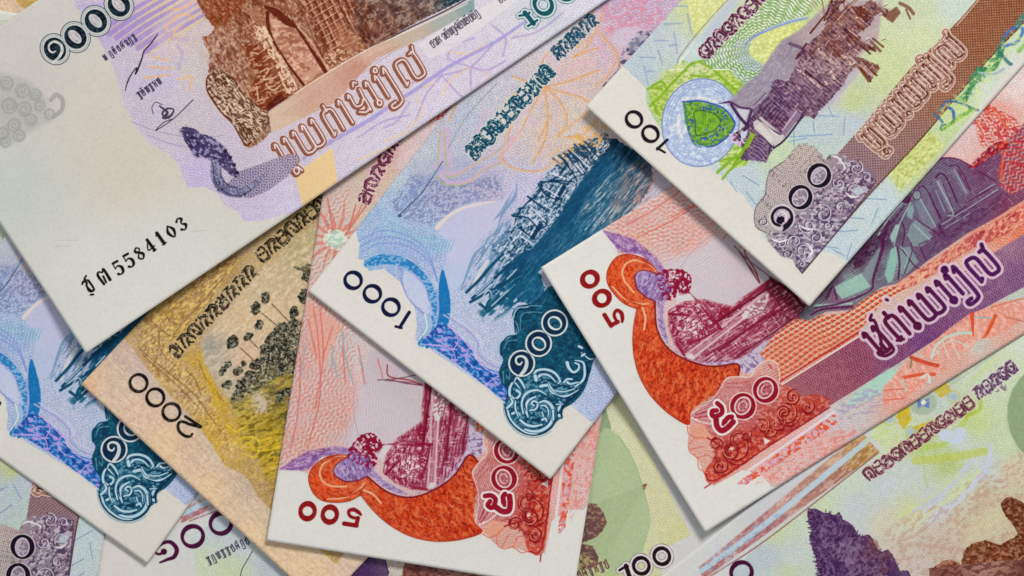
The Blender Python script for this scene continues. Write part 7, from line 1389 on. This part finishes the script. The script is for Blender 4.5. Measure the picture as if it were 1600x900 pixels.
# ------------------------------------------------------------------ the pile, bottom to top
# the table under everything
def table_top():
    m = bpy.data.materials.new("dark_table"); m.use_nodes = True; nt = m.node_tree; b = nt.nodes["Principled BSDF"]
    n = nt.nodes.new("ShaderNodeTexNoise"); n.inputs['Scale'].default_value = 60; n.inputs['Detail'].default_value = 6
    r = nt.nodes.new("ShaderNodeValToRGB"); r.color_ramp.elements[0].color = (.05, .035, .025, 1); r.color_ramp.elements[1].color = (.10, .07, .05, 1)
    nt.links.new(n.outputs['Fac'], r.inputs['Fac']); nt.links.new(r.outputs['Color'], b.inputs['Base Color']); b.inputs['Roughness'].default_value = .5
    me = bpy.data.meshes.new("table_top"); x, y, d = .45, .35, .02
    v = [(sx * x, sy * y, z) for z in (-.0002, -d) for sx, sy in ((-1, -1), (1, -1), (1, 1), (-1, 1))]
    me.from_pydata(v, [], [(0, 1, 2, 3), (7, 6, 5, 4), (0, 4, 5, 1), (1, 5, 6, 2), (2, 6, 7, 3), (3, 7, 4, 0)]); me.materials.append(m)
    o = bpy.data.objects.new("table_top", me); scene.collection.objects.link(o); o['kind'] = 'structure'
table_top()

C_tf, C_tb, C_hb, C_fh, C_tt, C_hf = design_thousand_front(), design_thousand_back(), design_hundred_back(), design_five_hundred(), design_two_thousand(), design_hundred_front()
print("painted in", round(time.time() - T0, 1))
M_tf, M_tb, M_hb, M_fh, M_tt, M_hf = [print_material(n, c) for n, c in (("thousand_front_print", C_tf), ("thousand_back_print", C_tb), ("hundred_back_print", C_hb), ("five_hundred_print", C_fh), ("two_thousand_print", C_tt), ("hundred_front_print", C_hf))]
corner = lambda s0, t0, r, h: (lambda s, t: h * np.exp(-((s - s0) ** 2 + (t - t0) ** 2) / r ** 2))
sedge = lambda r, h: (lambda s, t: h * np.exp(-s / r))
def tedge(T, r, h): return lambda s, t: h * np.exp(-np.abs(T - t) / r)
add = lambda *f: (lambda s, t: sum(g(s, t) for g in f))

note('banknote', 'peach note barely showing at the top left corner behind the pale thousand note', C_tt, M_tt, Frame(-150, -185, 30), seed=1)
note('banknote', 'lowest note along the bottom edge, violet figures beside the blue tip, green oval further right', C_hf, M_hf, Frame(-0.4, 908.7, 26.5), seed=2)
note('banknote', 'soft-focus hundred note at the bottom right with violet tree and brown temple engraving', C_hf, M_hf, Frame(838, 1052, 38), seed=3)
note('banknote', 'mauve hundred note upright in the bottom left corner under the blue note', C_hb, M_hb, Frame(-329, 961, 80.8), seed=5)
note('banknote', 'blue thousand note at the left edge, partly under the ochre note', C_tb, M_tb, Frame(-159, 603, 54.5), lift=corner(0, 478, 120, 4), seed=6)
note('banknote', 'ochre two thousand note with palm trees, peach margin and figures 2000', C_tt, M_tt, Frame(128, 600, 47.2), lift=sedge(60, 5), seed=7)
note('banknote', 'red five hundred note at the bottom centre, under the tip of the blue harbour note', C_fh, M_fh, Frame(417, 844, 80.8), lift=add(sedge(80, 5), corner(0, 486, 150, 5)), seed=8)
note('banknote', 'blue thousand note in the centre with harbour engraving and teal scroll emblem', C_tb, M_tb, Frame(482, 455, 52.2), lift=add(sedge(70, 4), corner(0, 478, 160, 6)), seed=9)
note('banknote', 'red five hundred note right of the centre, its corner over the blue harbour note', C_fh, M_fh, Frame(845, 418, 31.8), lift=add(sedge(60, 8), corner(0, 486, 160, 4)), seed=10)
note('banknote', 'green hundred note at the top right with leaf seal, monument and brown lettered band', C_hb, M_hb, Frame(915, 168, 48.2), lift=add(sedge(110, 16), corner(0, 466, 120, 4)), seed=11)
note('banknote', 'pale thousand note at the top left with serial number 5584103 and brown temple gate', C_tf, M_tf, Frame(-144, 138, 34.2), lift=add(tedge(500, 80, 10), corner(0, 500, 150, 6), lambda s, t: 5 * np.sin(s / 260.0 + t / 400.0)), seed=12)
print_parts()
print("script", round(time.time() - T0, 1), "max z", float(TABLE.max()))
